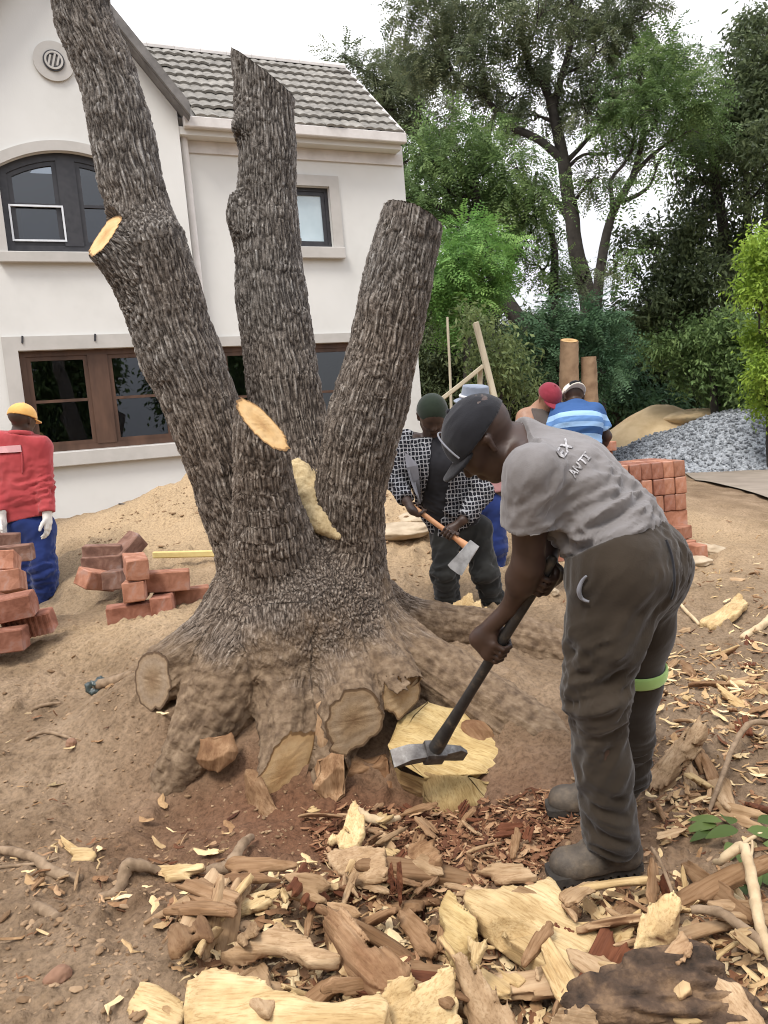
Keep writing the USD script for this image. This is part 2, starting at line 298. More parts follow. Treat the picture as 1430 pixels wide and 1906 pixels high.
# ------------------------------------------------------------------ house
surf('plaster', [(.25, (.54, .535, .505)), (.45, (.61, .605, .575)), (.65, (.64, .635, .605))], scale=.8, rough=.9, bump=.25, bscale=70, bdist=.004, coord='position')
surf('trim_plaster', [(.3, (.40, .385, .355)), (.6, (.46, .44, .41))], scale=3, rough=.9, bump=.25, bscale=80, bdist=.003, coord='position')
surf('verge', [(.3, (.11, .105, .10)), (.65, (.19, .18, .17))], scale=6, rough=.9, bump=.3, coord='position')
surf('tile_clay', [(.25, (.12, .112, .098)), (.5, (.21, .197, .174)), (.75, (.30, .282, .25))], scale=9, rough=.9, bump=.4, bscale=60, vary=.14)
surf('gutter_paint', [(.3, (.50, .47, .44)), (.6, (.60, .57, .54))], scale=4, rough=.6, bump=.1, coord='position')
surf('dark_frame', [(.3, (.020, .020, .024)), (.6, (.035, .034, .038))], scale=12, rough=.45, bump=.1, coord='position', spec=.4)
surf('wood_frame', [(.3, (.045, .022, .013)), (.65, (.10, .052, .032))], scale=5, vec=(1, 1, .25), rough=.5, bump=.15, coord='position', spec=.4)
surf('pale_metal', [(.3, (.55, .57, .60)), (.6, (.66, .68, .70))], scale=8, rough=.4, bump=.05)
surf('painted_sky_pane', [(.3, (.42, .52, .56)), (.6, (.52, .62, .66))], scale=2, rough=.12, bump=.0, spec=.6, coord='position')  # pale blue base colour stands in for bright sky reflected in clear glass
surf('dark_room', [(.3, (.02, .02, .02)), (.6, (.03, .03, .03))], scale=2, coord='position')
surf('curtain', [(.3, (.30, .31, .34)), (.6, (.38, .39, .43))], scale=6, rough=.9, coord='position')
mat('pane', {'t': ('transparent_bsdf', {'color': (.42, .45, .48)}), 'g': ('glossy_bsdf', {'roughness': .01, 'color': (.95, .97, 1)}), 'f': ('fresnel', {'IOR': 1.75}), 'm': ('mix_closure', {})},
    [('f.fac', 'm.fac'), ('t.BSDF', 'm.closure1'), ('g.BSDF', 'm.closure2')], surface='m.closure')
EX = np.array([2.384, 1.005, 0]) / np.hypot(2.384, 1.005); EY = np.array([-EX[1], EX[0], 0]); HO = at(200, 850, 10.0) * (1, 1, 0)
def hw(lx, d, z): return HO + lx * EX + d * EY + np.array([0, 0, z])
def hp(px, py, d=0.0):
    r = ray(px, py); t = ((HO - CC) @ EY + d) / (r @ EY); q = CC + r * t; return np.array([(q - HO) @ EX, q[2]])
HR = np.stack([EX, EY, [0, 0, 1]], 1)
def hbox(x0, x1, d0, d1, z0, z1, bevel=0): return boxm(hw((x0 + x1) / 2, (d0 + d1) / 2, (z0 + z1) / 2), (x1 - x0, d1 - d0, z1 - z0), HR, bevel)
def hext(poly, d0, d1):
    m = poly_ext(poly, d1 - d0); v = np.asarray(m.vertices); w = HO + v[:, :1] * EX + (d0 + v[:, 2:3]) * EY + v[:, 1:2] * np.array([0, 0, 1.0])
    return trimesh.Trimesh(w, m.faces[:, ::-1], process=False)
WD = .22                                  # the wing stands back from the gable wall
house = thing('house', 'white plastered two storey house with grey tiled roof behind the cut tree', 'house', hw(0, 0, .4))
zb = .1
gr = hp(350, 400)[0]; apx = hp(100, 115)[0]; vt = hp(355, 215, -.25); vt2 = hp(250, 85, -.25)
sl = (vt2[1] - vt[1]) / (vt2[0] - vt[0]); zap = vt[1] + sl * (apx - vt[0]); gl = 2 * apx - gr
def gab(x): return zap + sl * abs(x - apx)
wr = hp(762, 450, WD)[0]; ez = hp(544, 246, WD - .2)[1]
def rect(x0, x1, z0, z1): return sbox(min(x0, x1), min(z0, z1), max(x0, x1), max(z0, z1))
def arched(x0, x1, z0, zs, rise, n=24):
    return Polygon([(x0, z0), (x1, z0)] + [((x0 + x1) / 2 + (x1 - x0) / 2 * q, zs + rise * (1 - q * q)) for q in np.linspace(1, -1, n)])
# openings in the house's own coordinates
a0, a1 = hp(6, 400), hp(133, 400); W1x0, W1x1 = a0[0], 2 * a1[0] - a0[0]; W1z0 = hp(100, 469)[1]; W1zs = hp(8, 310)[1]; W1r = hp(110, 281)[1] - W1zs
W2x0, W2x1 = hp(45, 740)[0], hp(326, 740)[0]; W2z0, W2z1 = hp(190, 834)[1], hp(190, 648)[1]
W3x1 = hp(616, 400, WD)[0]; W3x0 = W3x1 - .95; W3z0, W3z1 = hp(590, 460, WD)[1], hp(585, 347, WD)[1]
W4x0, W4x1 = hp(412, 700, WD)[0], hp(668, 700, WD)[0]; W4z1 = hp(525, 641, WD)[1]; W4z0 = W4z1 - 1.45
O1, O2, O3, O4 = arched(W1x0, W1x1, W1z0, W1zs, W1r), rect(W2x0, W2x1, W2z0, W2z1), rect(W3x0, W3x1, W3z0, W3z1), rect(W4x0, W4x1, W4z0, W4z1)
gpoly = Polygon([(gl, zb), (gr, zb), (gr, gab(gr) - .02), (apx, zap - .02), (gl, gab(gl) - .02)])
obj('gable_wall', hext(gpoly.difference(O1).difference(O2), 0, .25), LOOK['plaster'], house)
wpoly = rect(gr + .002, wr, zb, ez)
obj('wing_wall', hext(wpoly.difference(O3).difference(O4), WD, WD + .25), LOOK['plaster'], house)
obj('side_wall', cat([hbox(wr - .25, wr, WD + .252, 6.5, zb, ez), hbox(gl, gl + .25, .252, 6.5, zb, gab(gl) - .1), hbox(gl + .25, wr, 6.25, 6.5, zb, ez), hbox(gl + .26, wr - .26, .26, 6.2, zb + .1, .5), hbox(gl + .26, wr - .26, .5, 6.2, 3.0, 3.2), hbox(gl + .26, wr - .26, 2.2, 2.3, zb, ez)]), LOOK['plaster'], house)
# gable roof slab, verge board
rs = []
for s in (1, -1):
    xe = apx + s * (vt[0] - apx) * 1.0; pts = [(apx, zap), (xe, gab(xe)), (xe, gab(xe) + .17), (apx, zap + .17)]
    obj('verge_board', hext(Polygon(pts), -.26, -.2), LOOK['verge'], house)
    obj('gable_roof', hext(Polygon([(x, z - .01) for x, z in pts]), -.198, 7.0), LOOK['verge'], house)
# wing roof: slope from the eaves at the front up to the ridge
e_end = hp(748, 250, WD - .25); rx = e_end[0]; rr_ = ray(640, 130); t_ = ((hw(rx, 0, 0) - CC) @ EX) / (rr_ @ EX); q_ = CC + rr_ * t_; rd, rz = (q_ - HO) @ EY, q_[2]
ed, ezr = WD - .25, e_end[1]
slope = math.atan2(rz - ezr, rd - ed); SL = np.hypot(rz - ezr, rd - ed)
roof = obj('roof', hext(Polygon([(0, 0), (1, 0), (1, 1)]), 0, .01), LOOK['tile_clay'], house) if False else None
def rp(lx, s, n): return hw(lx, ed + s * cos(slope) - n * sin(slope), ezr + s * sin(slope) + n * cos(slope))   # s up the slope, n off it
x0r = apx + .1
dv = np.array([rp(a, b, c) for a in (gr + .01, rx) for b in (.01, SL) for c in (-.12, -.02)]); dv2 = np.array([rp(a, b, c) for a in (x0r, gr + .009) for b in (.55, SL) for c in (-.12, -.02)])
roof = obj('roof', cat([trimesh.convex.convex_hull(dv), trimesh.convex.convex_hull(dv2), trimesh.convex.convex_hull(np.array([hw(a, d, z) for a in (x0r, rx) for d, z in ((rd, rz - .02), (rd, rz - .14), (2 * rd - ed, ezr), (2 * rd - ed, ezr - .12))]))]), LOOK['verge'], house)
TW, NR = .30, 9; TR = SL / NR
nt = int((rx - (gr - .5)) / TW) + 1
u = np.linspace(0, TW * 1.03, 13); prof = .022 * np.abs(np.sin(u / TW * 2 * pi)) ** .8
for r in range(NR):
    for c in range(nt):
        lx = rx - (c + 1) * TW + .01
        if lx + TW < apx + (vt[0] - apx) * min(1.0, max(0, 1.02 - r / NR * 1.05)) - .3: continue
        if r < 2 and lx < gr + .015: continue
        rg = np.random.default_rng(r * 100 + c); jz = rg.normal(0, .006); js = rg.normal(0, .010)
        top = [[lx + a, s, n + b] for s, n in ((r * TR + js - .015, .052 + jz), ((r + 1) * TR + .02, .012)) for a, b in zip(u, prof)]
        bot = [[lx + a, r * TR + js - .015, .018 + jz + b] for a, b in zip(u, prof)]
        v = np.array([rp(*q) for q in top + bot]); k = len(u); f = []
        for i in range(k - 1): f += [[i, i + 1, k + i + 1], [i, k + i + 1, k + i], [2 * k + i, 2 * k + i + 1, i + 1], [2 * k + i, i + 1, i]]
        obj('tile', (v, np.array(f)), LOOK['tile_clay'], roof)
nc = int((rx - x0r) / .4)
for c in range(nc):
    a, b = rx - (c + 1) * .4 + .004, rx - c * .4; th = np.linspace(-.2, pi + .2, 9); rad = .105
    pr_ = Polygon([(rd + rad * cos(t), rz + .0 + rad * .9 * sin(t)) for t in th] + [(rd + (rad - .02) * cos(t), rz + (rad - .02) * .9 * sin(t)) for t in th[::-1]])
    m = poly_ext(pr_, b - a); w = np.array([hw(a + q[2], q[0], q[1]) for q in np.asarray(m.vertices)]); obj('ridge_tile', (w, m.faces), LOOK['gutter_paint'], roof)
# plain verge along the right end of the roof
obj('roof_edge', trimesh.convex.convex_hull(np.array([rp(a, b, c) for a in (rx - .005, rx + .05) for b in (0, SL) for c in (-.12, .035)])), LOOK['gutter_paint'], roof)
tri = Polygon([(WD + .25, ez - .05), (rd, rz - .15), (2 * rd - ed - .3, ez - .05)]); m = poly_ext(tri, .2); obj('side_gable', (np.array([hw(wr - .21 + q[2], q[0], q[1]) for q in np.asarray(m.vertices)]), m.faces), LOOK['plaster'], house)
obj('gutter', hbox(gr + .06, rx + .05, ed - .06, ed + .04, ezr - .13, ezr + .005, .01), LOOK['gutter_paint'], house)
obj('fascia', hbox(gr + .004, rx - .01, ed + .042, WD - .002, ezr - .2, ezr - .1), LOOK['plaster'], house)
obj('eaves_band', hbox(gr + .004, wr - .02, WD - .03, WD - .003, ezr - .36, ezr - .203), LOOK['gutter_paint'], house)
dp = hp(346, 300, WD - .08)[0]
obj('downpipe', tube([hw(dp, WD - .09, ezr - .12), hw(dp, WD - .09, 2), hw(dp, WD - .09, .35)], .05, 12), LOOK['gutter_paint'], house, True)
# round plaster medallion
mc = hp(100, 115); mr = abs(hp(100, 78)[1] - mc[1])
med = obj('medallion', hext(Point(*mc).buffer(mr, 32), -.03, -.001), LOOK['trim_plaster'], house)
def ring(c, r0, r1): return Point(*c).buffer(r1, 24).difference(Point(*c).buffer(r0, 24))
obj('ring', hext(ring(mc, mr * .47, mr * .53), -.045, -.028), LOOK['dark_frame'], med)
obj('ring', hext(ring(mc, mr * .36, mr * .46), -.055, -.029), LOOK['trim_plaster'], med)
obj('ring', hext(ring(mc, mr * .30, mr * .345), -.05, -.028), LOOK['dark_frame'], med)
obj('vent_grille', hext(Point(*mc).buffer(mr * .28, 20), -.04, -.031), LOOK['verge'], med)
for k in (-1, 0, 1): obj('vent_bar', hext(Polygon([(mc[0] + k * .05 - .012 + dz * .3, mc[1] + dz) for dz in (-.09 + .03 * abs(k), .09 - .03 * abs(k))] + [(mc[0] + k * .05 + .012 + dz * .3, mc[1] + dz) for dz in (.09 - .03 * abs(k), -.09 + .03 * abs(k))]), -.052, -.042), LOOK['trim_plaster'], med)
def surround(op, d, w, sill=True, label=None):
    o = op.buffer(w, join_style=2); m = obj('window_surround', hext(o.difference(op), d - .035, d - .001), LOOK['trim_plaster'], house)
    b = op.bounds
    if sill: obj('window_sill', hbox(b[0] - w, b[2] + w, d - .09, d - .036, b[1] - w - .02, b[1] - .012, .008), LOOK['trim_plaster'], house)
def window(op, d, fm, mull=(), bars=(), fw_=.06, pane='pane'):
    b = op.bounds; win = obj('window_frame', hext(op.difference(op.buffer(-fw_, join_style=2)), d + .06, d + .14), LOOK[fm], house)
    for x, w in mull: obj('mullion', hext(op.buffer(-fw_ + .004).intersection(rect(x - w / 2, x + w / 2, b[1], b[3])), d + .052, d + .135), LOOK[fm], win)
    xs = [b[0] + fw_] + [q for x, w in mull for q in (x - w / 2, x + w / 2)] + [b[2] - fw_]
    for i in range(0, len(xs), 2):
        leaf = op.buffer(-fw_ + .002, join_style=2).intersection(rect(xs[i], xs[i + 1], b[1], b[3])); lb = leaf.bounds
        obj('sash', hext(leaf.difference(leaf.buffer(-.055, join_style=2)), d + .075, d + .125), LOOK[fm], win)
        inner = leaf.buffer(-.053, join_style=2); zs = [lb[1]] + list(bars) + [lb[3]]
        for z in bars: obj('glazing_bar', hext(inner.intersection(rect(lb[0], lb[2], z - .018, z + .018)), d + .07, d + .12), LOOK[fm], win)
        for k in range(len(zs) - 1):
            pn = inner.intersection(rect(lb[0], lb[2], zs[k] + .01, zs[k + 1] - .01))
            if pn.area > 0: obj('pane', hext(pn, d + .095, d + .101), LOOK[pane], win)
    return win
surround(O1, 0, .12); surround(O2, 0, .17); surround(O3, WD, .15); surround(O4, WD, .13)
zb1 = hp(80, 378)[1]
w1 = window(O1, 0, 'dark_frame', [((W1x0 + W1x1) / 2, .22)], [zb1], .09)
# the left casement's pale inner edge and blind
lx0, lx1 = hp(20, 420)[0], hp(122, 420)[0]; lz0, lz1 = hp(70, 447)[1], hp(70, 379)[1]
fr = rect(lx0, lx1, lz0, lz1); obj('casement_edge', hext(fr.difference(fr.buffer(-.022, join_style=2)), .045, .068), LOOK['pale_metal'], w1)
for xa, xb in ((W1x0 + .2, (W1x0 + W1x1) / 2 - .16), ((W1x0 + W1x1) / 2 + .16, W1x1 - .2)): obj('blind', hbox(xa, xb, .16, .17, W1z0 + .1, zb1 - .03), LOOK['curtain'], w1)
window(O2, 0, 'wood_frame', [((W2x0 + W2x1) / 2, .24)], [hp(120, 745)[1]], .07)
window(O3, WD, 'dark_frame', [], [], .05, 'painted_sky_pane')  # sky reflection put into the pane colour
window(O4, WD, 'wood_frame', [((W4x0 + W4x1) / 2, .16)], [W4z0 + .75], .07)
for px, py in ((41, 633), (176, 629)):
    c = hp(px, py); obj('wall_hook', tube([hw(c[0], -.005, c[1] - .04), hw(c[0], -.04, c[1] - .04), hw(c[0] + .01, -.04, c[1] + .045)], .012, 6), LOOK['dark_frame'], house)
# ------------------------------------------------------------------ the cut tree
def px2m(w, Y): return w / F * Y
def path(rows):                           # rows of (px, py, width in px, Y) -> centres and radii
    return np.array([np.append(at(a, b, Y), px2m(w, Y) / 2) for a, b, w, Y in rows])
ST = {
 'left': path([(140, -230, 98, 3.46), (158, -90, 104, 3.46), (160, 20, 112, 3.45), (202, 130, 118, 3.43), (238, 285, 120, 3.42), (268, 400, 124, 3.40), (296, 500, 140, 3.38), (325, 600, 152, 3.36), (358, 700, 152, 3.35), (396, 800, 150, 3.35), (432, 900, 150, 3.36), (470, 1000, 160, 3.38), (488, 1090, 180, 3.4), (478, 1180, 180, 3.4), (462, 1290, 180, 3.38)]),
 'mid': path([(492, 40, 112, 3.86), (494, 200, 114, 3.84), (497, 300, 114, 3.82), (496, 400, 126, 3.8), (512, 600, 146, 3.75), (526, 700, 154, 3.7), (550, 850, 160, 3.62), (572, 960, 180, 3.5), (580, 1080, 200, 3.45)]),
 'right': path([(772, 340, 122, 3.34), (762, 400, 124, 3.34), (741, 500, 131, 3.33), (720, 600, 140, 3.32), (697, 700, 147, 3.32), (669, 800, 155, 3.33), (652, 900, 150, 3.35), (648, 1000, 150, 3.37), (642, 1100, 190, 3.4), (650, 1190, 180, 3.4), (664, 1290, 180, 3.38)]),
 'front': path([(484, 690, 94, 3.08), (486, 780, 98, 3.08), (490, 880, 112, 3.11), (503, 980, 150, 3.18), (522, 1080, 200, 3.28), (545, 1180, 200, 3.3), (560, 1290, 190, 3.28)]),
 'stub': path([(170, 425, 70, 3.24), (200, 465, 72, 3.25), (245, 520, 78, 3.29), (300, 590, 92, 3.33), (340, 660, 100, 3.35)]),
 'trunk': path([(552, 1110, 268, 3.42), (562, 1150, 340, 3.39), (560, 1230, 350, 3.42), (560, 1330, 350, 3.45), (560, 1450, 340, 3.48)]),
 'knob_a': path([(442, 236, 22, 3.72), (470, 240, 60, 3.78)]), 'knob_b': path([(438, 372, 30, 3.72), (446, 410, 52, 3.72), (480, 440, 70, 3.76)]),
 'collar': path([(298, 455, 92, 3.30), (330, 540, 70, 3.30)]),
 # roots
 'root_a': path([(455, 1120, 120, 3.28), (385, 1195, 112, 3.19), (322, 1243, 100, 3.12), (262, 1295, 90, 3.04)]),
 'root_b': path([(520, 1210, 190, 3.14), (535, 1300, 124, 3.0), (535, 1390, 100, 2.84), (516, 1460, 72, 2.74), (495, 1530, 66, 2.66)]),
 'root_c': path([(610, 1190, 170, 3.2), (640, 1270, 122, 3.0), (658, 1335, 116, 2.80), (668, 1375, 112, 2.70)]),
 'root_d': path([(670, 1190, 130, 3.22), (722, 1250, 90, 3.04), (752, 1292, 80, 2.92), (790, 1330, 76, 2.84)]),
 'root_e': path([(660, 1140, 150, 3.38), (745, 1222, 140, 3.32), (845, 1292, 145, 3.2), (945, 1358, 145, 3.05), (1040, 1420, 140, 2.92), (1120, 1480, 110, 2.86)]),
 'root_f': path([(680, 1110, 110, 3.6), (790, 1165, 92, 3.78), (920, 1185, 92, 3.78), (1060, 1225, 90, 3.7), (1150, 1250, 70, 3.66)]),
 'root_g': path([(470, 1200, 190, 3.2), (415, 1290, 150, 3.06), (370, 1375, 120, 2.97), (320, 1450, 80, 2.90)]),
 'root_h': path([(640, 1330, 130, 3.0), (615, 1420, 62, 2.82), (608, 1500, 58, 2.78)]),
 'root_i': path([(455, 1100, 120, 3.5), (385, 1178, 90, 3.6), (320, 1232, 60, 3.7)]),
 'root_j': path([(560, 1100, 220, 3.55), (600, 1180, 140, 3.9), (640, 1200, 90, 4.3)]),
}
BL = dict(knob_a=.05, knob_b=.05, collar=.10, stub=.12, front=.03, mid=.03, right=.03, left=.03)
for k, (fa, dx) in {'left': (.90, -.012), 'mid': (.90, 0), 'right': (.90, .010), 'stub': (.92, 0), 'front': (.94, 0)}.items(): ST[k][:, 3] *= fa; ST[k][:, :3] += dx * CR
tp = []; SEG = []
order = ['trunk', 'left', 'mid', 'right', 'front', 'stub', 'collar', 'knob_a', 'knob_b'] + [k for k in ST if k.startswith('root')]
for si, k in enumerate(order):
    q = spline(ST[k], max(3, int(len(ST[k]) * 3)), True); s = 0.0
    for a, b in zip(q[:-1], q[1:]):
        tp.append(cap(a[:3], b[:3], a[3], b[3], BL.get(k, .055 if k.startswith('root') else .06) if (a is q[0] or k != 'x') else .02)); L = np.linalg.norm(b[:3] - a[:3]); SEG.append((a[:3], b[:3], a[3], b[3], s, si)); s += L
_lf = []; _n = 0
for si, k in enumerate(order):
    m_ = sum(1 for q in SEG if q[5] == si); _lf.append((blob([c[:4] + (.004,) for c in tp[_n:_n + m_]], .25), tp[_n][4])); _n += m_
def tree_sdf(p):
    d = np.full(len(p), 2.0)
    for f, k in _lf: d = smin(d, f(p), k)
    return d
def tree_coords(v):
    """Where each point lies on its nearest limb: offset from the limb's axis, length along it, which limb."""
    best = np.full(len(v), 9.0); rad = np.zeros((len(v), 3)); ln = np.zeros(len(v)); idx = np.zeros(len(v), int)
    for a, b, ra, rb, s0, si in SEG:
        if order[si] in ('collar', 'knob_a', 'knob_b', 'trunk'): continue
        ab = b - a; L = np.linalg.norm(ab); d = ab / L; q = v - a; t = np.clip(q @ d / L, 0, 1); r_ = q - (t * L)[:, None] * d
        D = np.linalg.norm(r_, axis=1) - (ra + (rb - ra) * t); m = D < best; best[m] = D[m]; idx[m] = si; rad[m] = r_[m]; ln[m] = s0 + t[m] * L
    return rad, ln, idx
lo, hi = bounds(tp, .06); lo[2] = max(lo[2], -.35)
tm = nets(tree_sdf, lo, hi, .024); tm = subdiv(tm)
def project(m, f, it=2):
    v = np.asarray(m.vertices).copy(); e = .004
    for _ in range(it):
        n = vnormals(trimesh.Trimesh(v, m.faces, process=False)); v -= n * np.clip(f(v), -.02, .02)[:, None]
    return trimesh.Trimesh(v, m.faces, process=False)
tm = project(tm, tree_sdf, 1); tm = subdiv(tm); tm = project(tm, tree_sdf, 1)
def bark_height(v, rad, ln, idx):
    """Height of the bark plates (0 furrow .. 1 ridge), in coordinates that run along each limb."""
    global BC, BR
    h = np.zeros(len(v)); wob = (fbm(v * 2.5, 2, 17) - .5) * .12
    for wv, sc, sq, sd in ((1.0, 62.0, .11, 1), (.35, 130.0, .16, 2)):
        out = np.zeros_like(v)
        for si in np.unique(idx):
            m = idx == si; md = unit(ST[order[si]][0, :3] - ST[order[si]][-1, :3]); rm = rad[m]; out[m] = rm - (rm @ md)[:, None] * md + (sq * (ln[m] + wob[m]))[:, None] * md + si * 3.1
        if wv == 1.0: BC = out * 74 + (fbm(v * 9, 2, 14)[:, None] - .5) * 1.2; BR = out
        w = fbm(v * 14, 2, 11)[:, None] - .5
        f1, f2 = worley(out * sc + w * 1.6, sd); h += wv * sstep(.0, .40, f2 - f1)
    return h / 1.35
v = np.asarray(tm.vertices); n = vnormals(tm)
rad, ln, idx = tree_coords(v); bh = bark_height(v, rad, ln, idx)
dust = sstep(.60, .22, v[:, 2] + .9 * (fbm(v * 3, 4, 5) - .5)) * sstep(-1.0, .35, n[:, 2] + .55 + .5 * (fbm(v * 9, 3, 6) - .5)); dust = np.clip(dust + sstep(.52, .16, v[:, 2] + .3 * (fbm(v * 5, 3, 15) - .5)) * .85, 0, .95)
isroot = np.array([o.startswith('root') for o in order])[idx] & (v[:, 2] < .5)
amp = .0128 * (1 - .8 * dust) * np.where(n[:, 1] > .5, .8, 1)
v = v + n * ((bh - .62) * amp + (fbm(v * 7, 3, 2) - .5) * .016 + (fbm(v * 3.0, 2, 12) - .5) * .035 + dust * ((ridged((BR + .12 * v) * 16, 3, 7) - .55) * .034 + (fbm(v * 26, 4, 9) - .5) * .026))[:, None]
for kx, ky, kY, kr, ka in ((262, 452, 3.32, .085, .02), (255, 235, 3.36, .05, .012), (620, 640, 3.2, .05, -.012), (520, 560, 3.66, .06, .012), (700, 560, 3.2, .05, .014), (640, 1040, 3.15, .09, -.03), (455, 900, 3.25, .06, -.02), (560, 1130, 3.05, .08, .02)):
    dk = np.linalg.norm(v - at(kx, ky, kY), axis=1); v = v + n * (ka * np.exp(-(dk / kr) ** 2) * (1 + (.8 * np.sin(dk / kr * 9) if kx == 262 else 0)))[:, None]
tree_all = trimesh.Trimesh(v, tm.faces, process=False); ATT_V, ATT = v, (bh, dust, idx, BC)
# saw cuts: each takes off everything beyond a plane at one limb's end
def cutter(c, nrm, r=.34, L=.9):
    x, y, z = frame(nrm); w = np.stack([x, y, z], 1); b = trimesh.creation.cylinder(r, L, sections=24); vv = np.asarray(b.vertices) + (0, 0, L / 2); return (np.asarray(c) + vv @ w.T, b.faces)
def cplane(pa, pb, pc):                   # the plane through three seen points (px, py, Y): centre, normal
    A, B, C_ = at(*pa), at(*pb), at(*pc); return (A + B + C_) / 3, unit(np.cross(B - A, C_ - A))
CUTS = []
def addcut(name, c, nrm, out, r=.3, fresh=True): nrm = unit(nrm); nrm = nrm if nrm @ np.asarray(out) > 0 else -nrm; CUTS.append((name, np.asarray(c), nrm, r, fresh))
c, nn = cplane((447, 103, 3.86), (549, 182, 3.86), (500, 156, 4.1)); addcut('mid', at(497, 142, 3.85), nn, (.5, 0, 1), .35)
addcut('right', at(767, 405, 3.34), (.50, .16, 1), (0, 0, 1), .3)
addcut('front', at(491, 792, 3.08), (.70, -.34, .62), (0, 0, 1), .17)
addcut('stub', at(188, 450, 3.25), (-.52, -.62, .60), (-1, 0, 0), .11)
addcut('root_a', at(290, 1268, 3.06), (-.55, -.80, .05), (-1, -1, 0), .15)
addcut('root_b', at(516, 1455, 2.745), (.48, -.80, -.02), (0, -1, 0), .125)
addcut('root_c', at(656, 1342, 2.79), (.22, -.95, -.10), (0, -1, 0), .16)
addcut('root_d', at(752, 1300, 2.93), (.62, -.75, .1), (1, -1, 0), .12)
def man(m): m = to_tm(m); return m3.Manifold(m3.Mesh(np.asarray(m.vertices, np.float32), np.asarray(m.faces, np.uint32)))
body_t = trimesh.Trimesh(tree_all.vertices, tree_all.faces, process=True); mf = man(body_t)
print('tree manifold', mf.status(), len(body_t.faces))
for name, c, nrm, r, fresh in CUTS:
    q = ST[name]; end = q[0] if name in ('mid', 'right', 'front', 'stub') else q[-1]; nxt = q[1] if end is q[0] else q[-2]; d = unit(end[:3] - nxt[:3]); e2 = end[:3] + d * .35
    pts = [c - d * .25] + [c + (end[:3] - c) * t for t in (0, .5, 1)] + [e2]; w = max(end[3], nxt[3]) + {'mid': .085, 'right': .085, 'front': .02, 'stub': .03}.get(name, .03)
    mf = mf - man(tube(pts, w, 28)).trim_by_plane(nrm.tolist(), float(c @ nrm))
tt = to_tm(mf); comps = tt.split(only_watertight=False) if False else None
v, f = np.asarray(tt.vertices), np.asarray(tt.faces)
# keep the largest connected piece
import scipy.sparse as sp
from scipy.sparse.csgraph import connected_components
g = sp.coo_matrix((np.ones(len(f) * 2), (np.r_[f[:, 0], f[:, 1]], np.r_[f[:, 1], f[:, 2]])), shape=(len(v), len(v))); _, lab = connected_components(g, False)
big = np.bincount(lab).argmax(); f = f[lab[f[:, 0]] == big]
kt = cKDTree(ATT_V); dd, ii = kt.query(v); bh2, du2, id2, bc2 = (a[ii] for a in ATT)
fc = v[f].mean(1); fn = np.cross(v[f[:, 1]] - v[f[:, 0]], v[f[:, 2]] - v[f[:, 0]]); fn /= np.linalg.norm(fn, axis=1, keepdims=True) + 1e-15
own = np.full(len(f), -1)
for i, (name, c, nrm, r, fresh) in enumerate(CUTS):
    m = (np.abs((fc - c) @ nrm) < 2e-4) & (fn @ nrm > .999) & (np.linalg.norm(fc - c, axis=1) < .4); own[m] = i
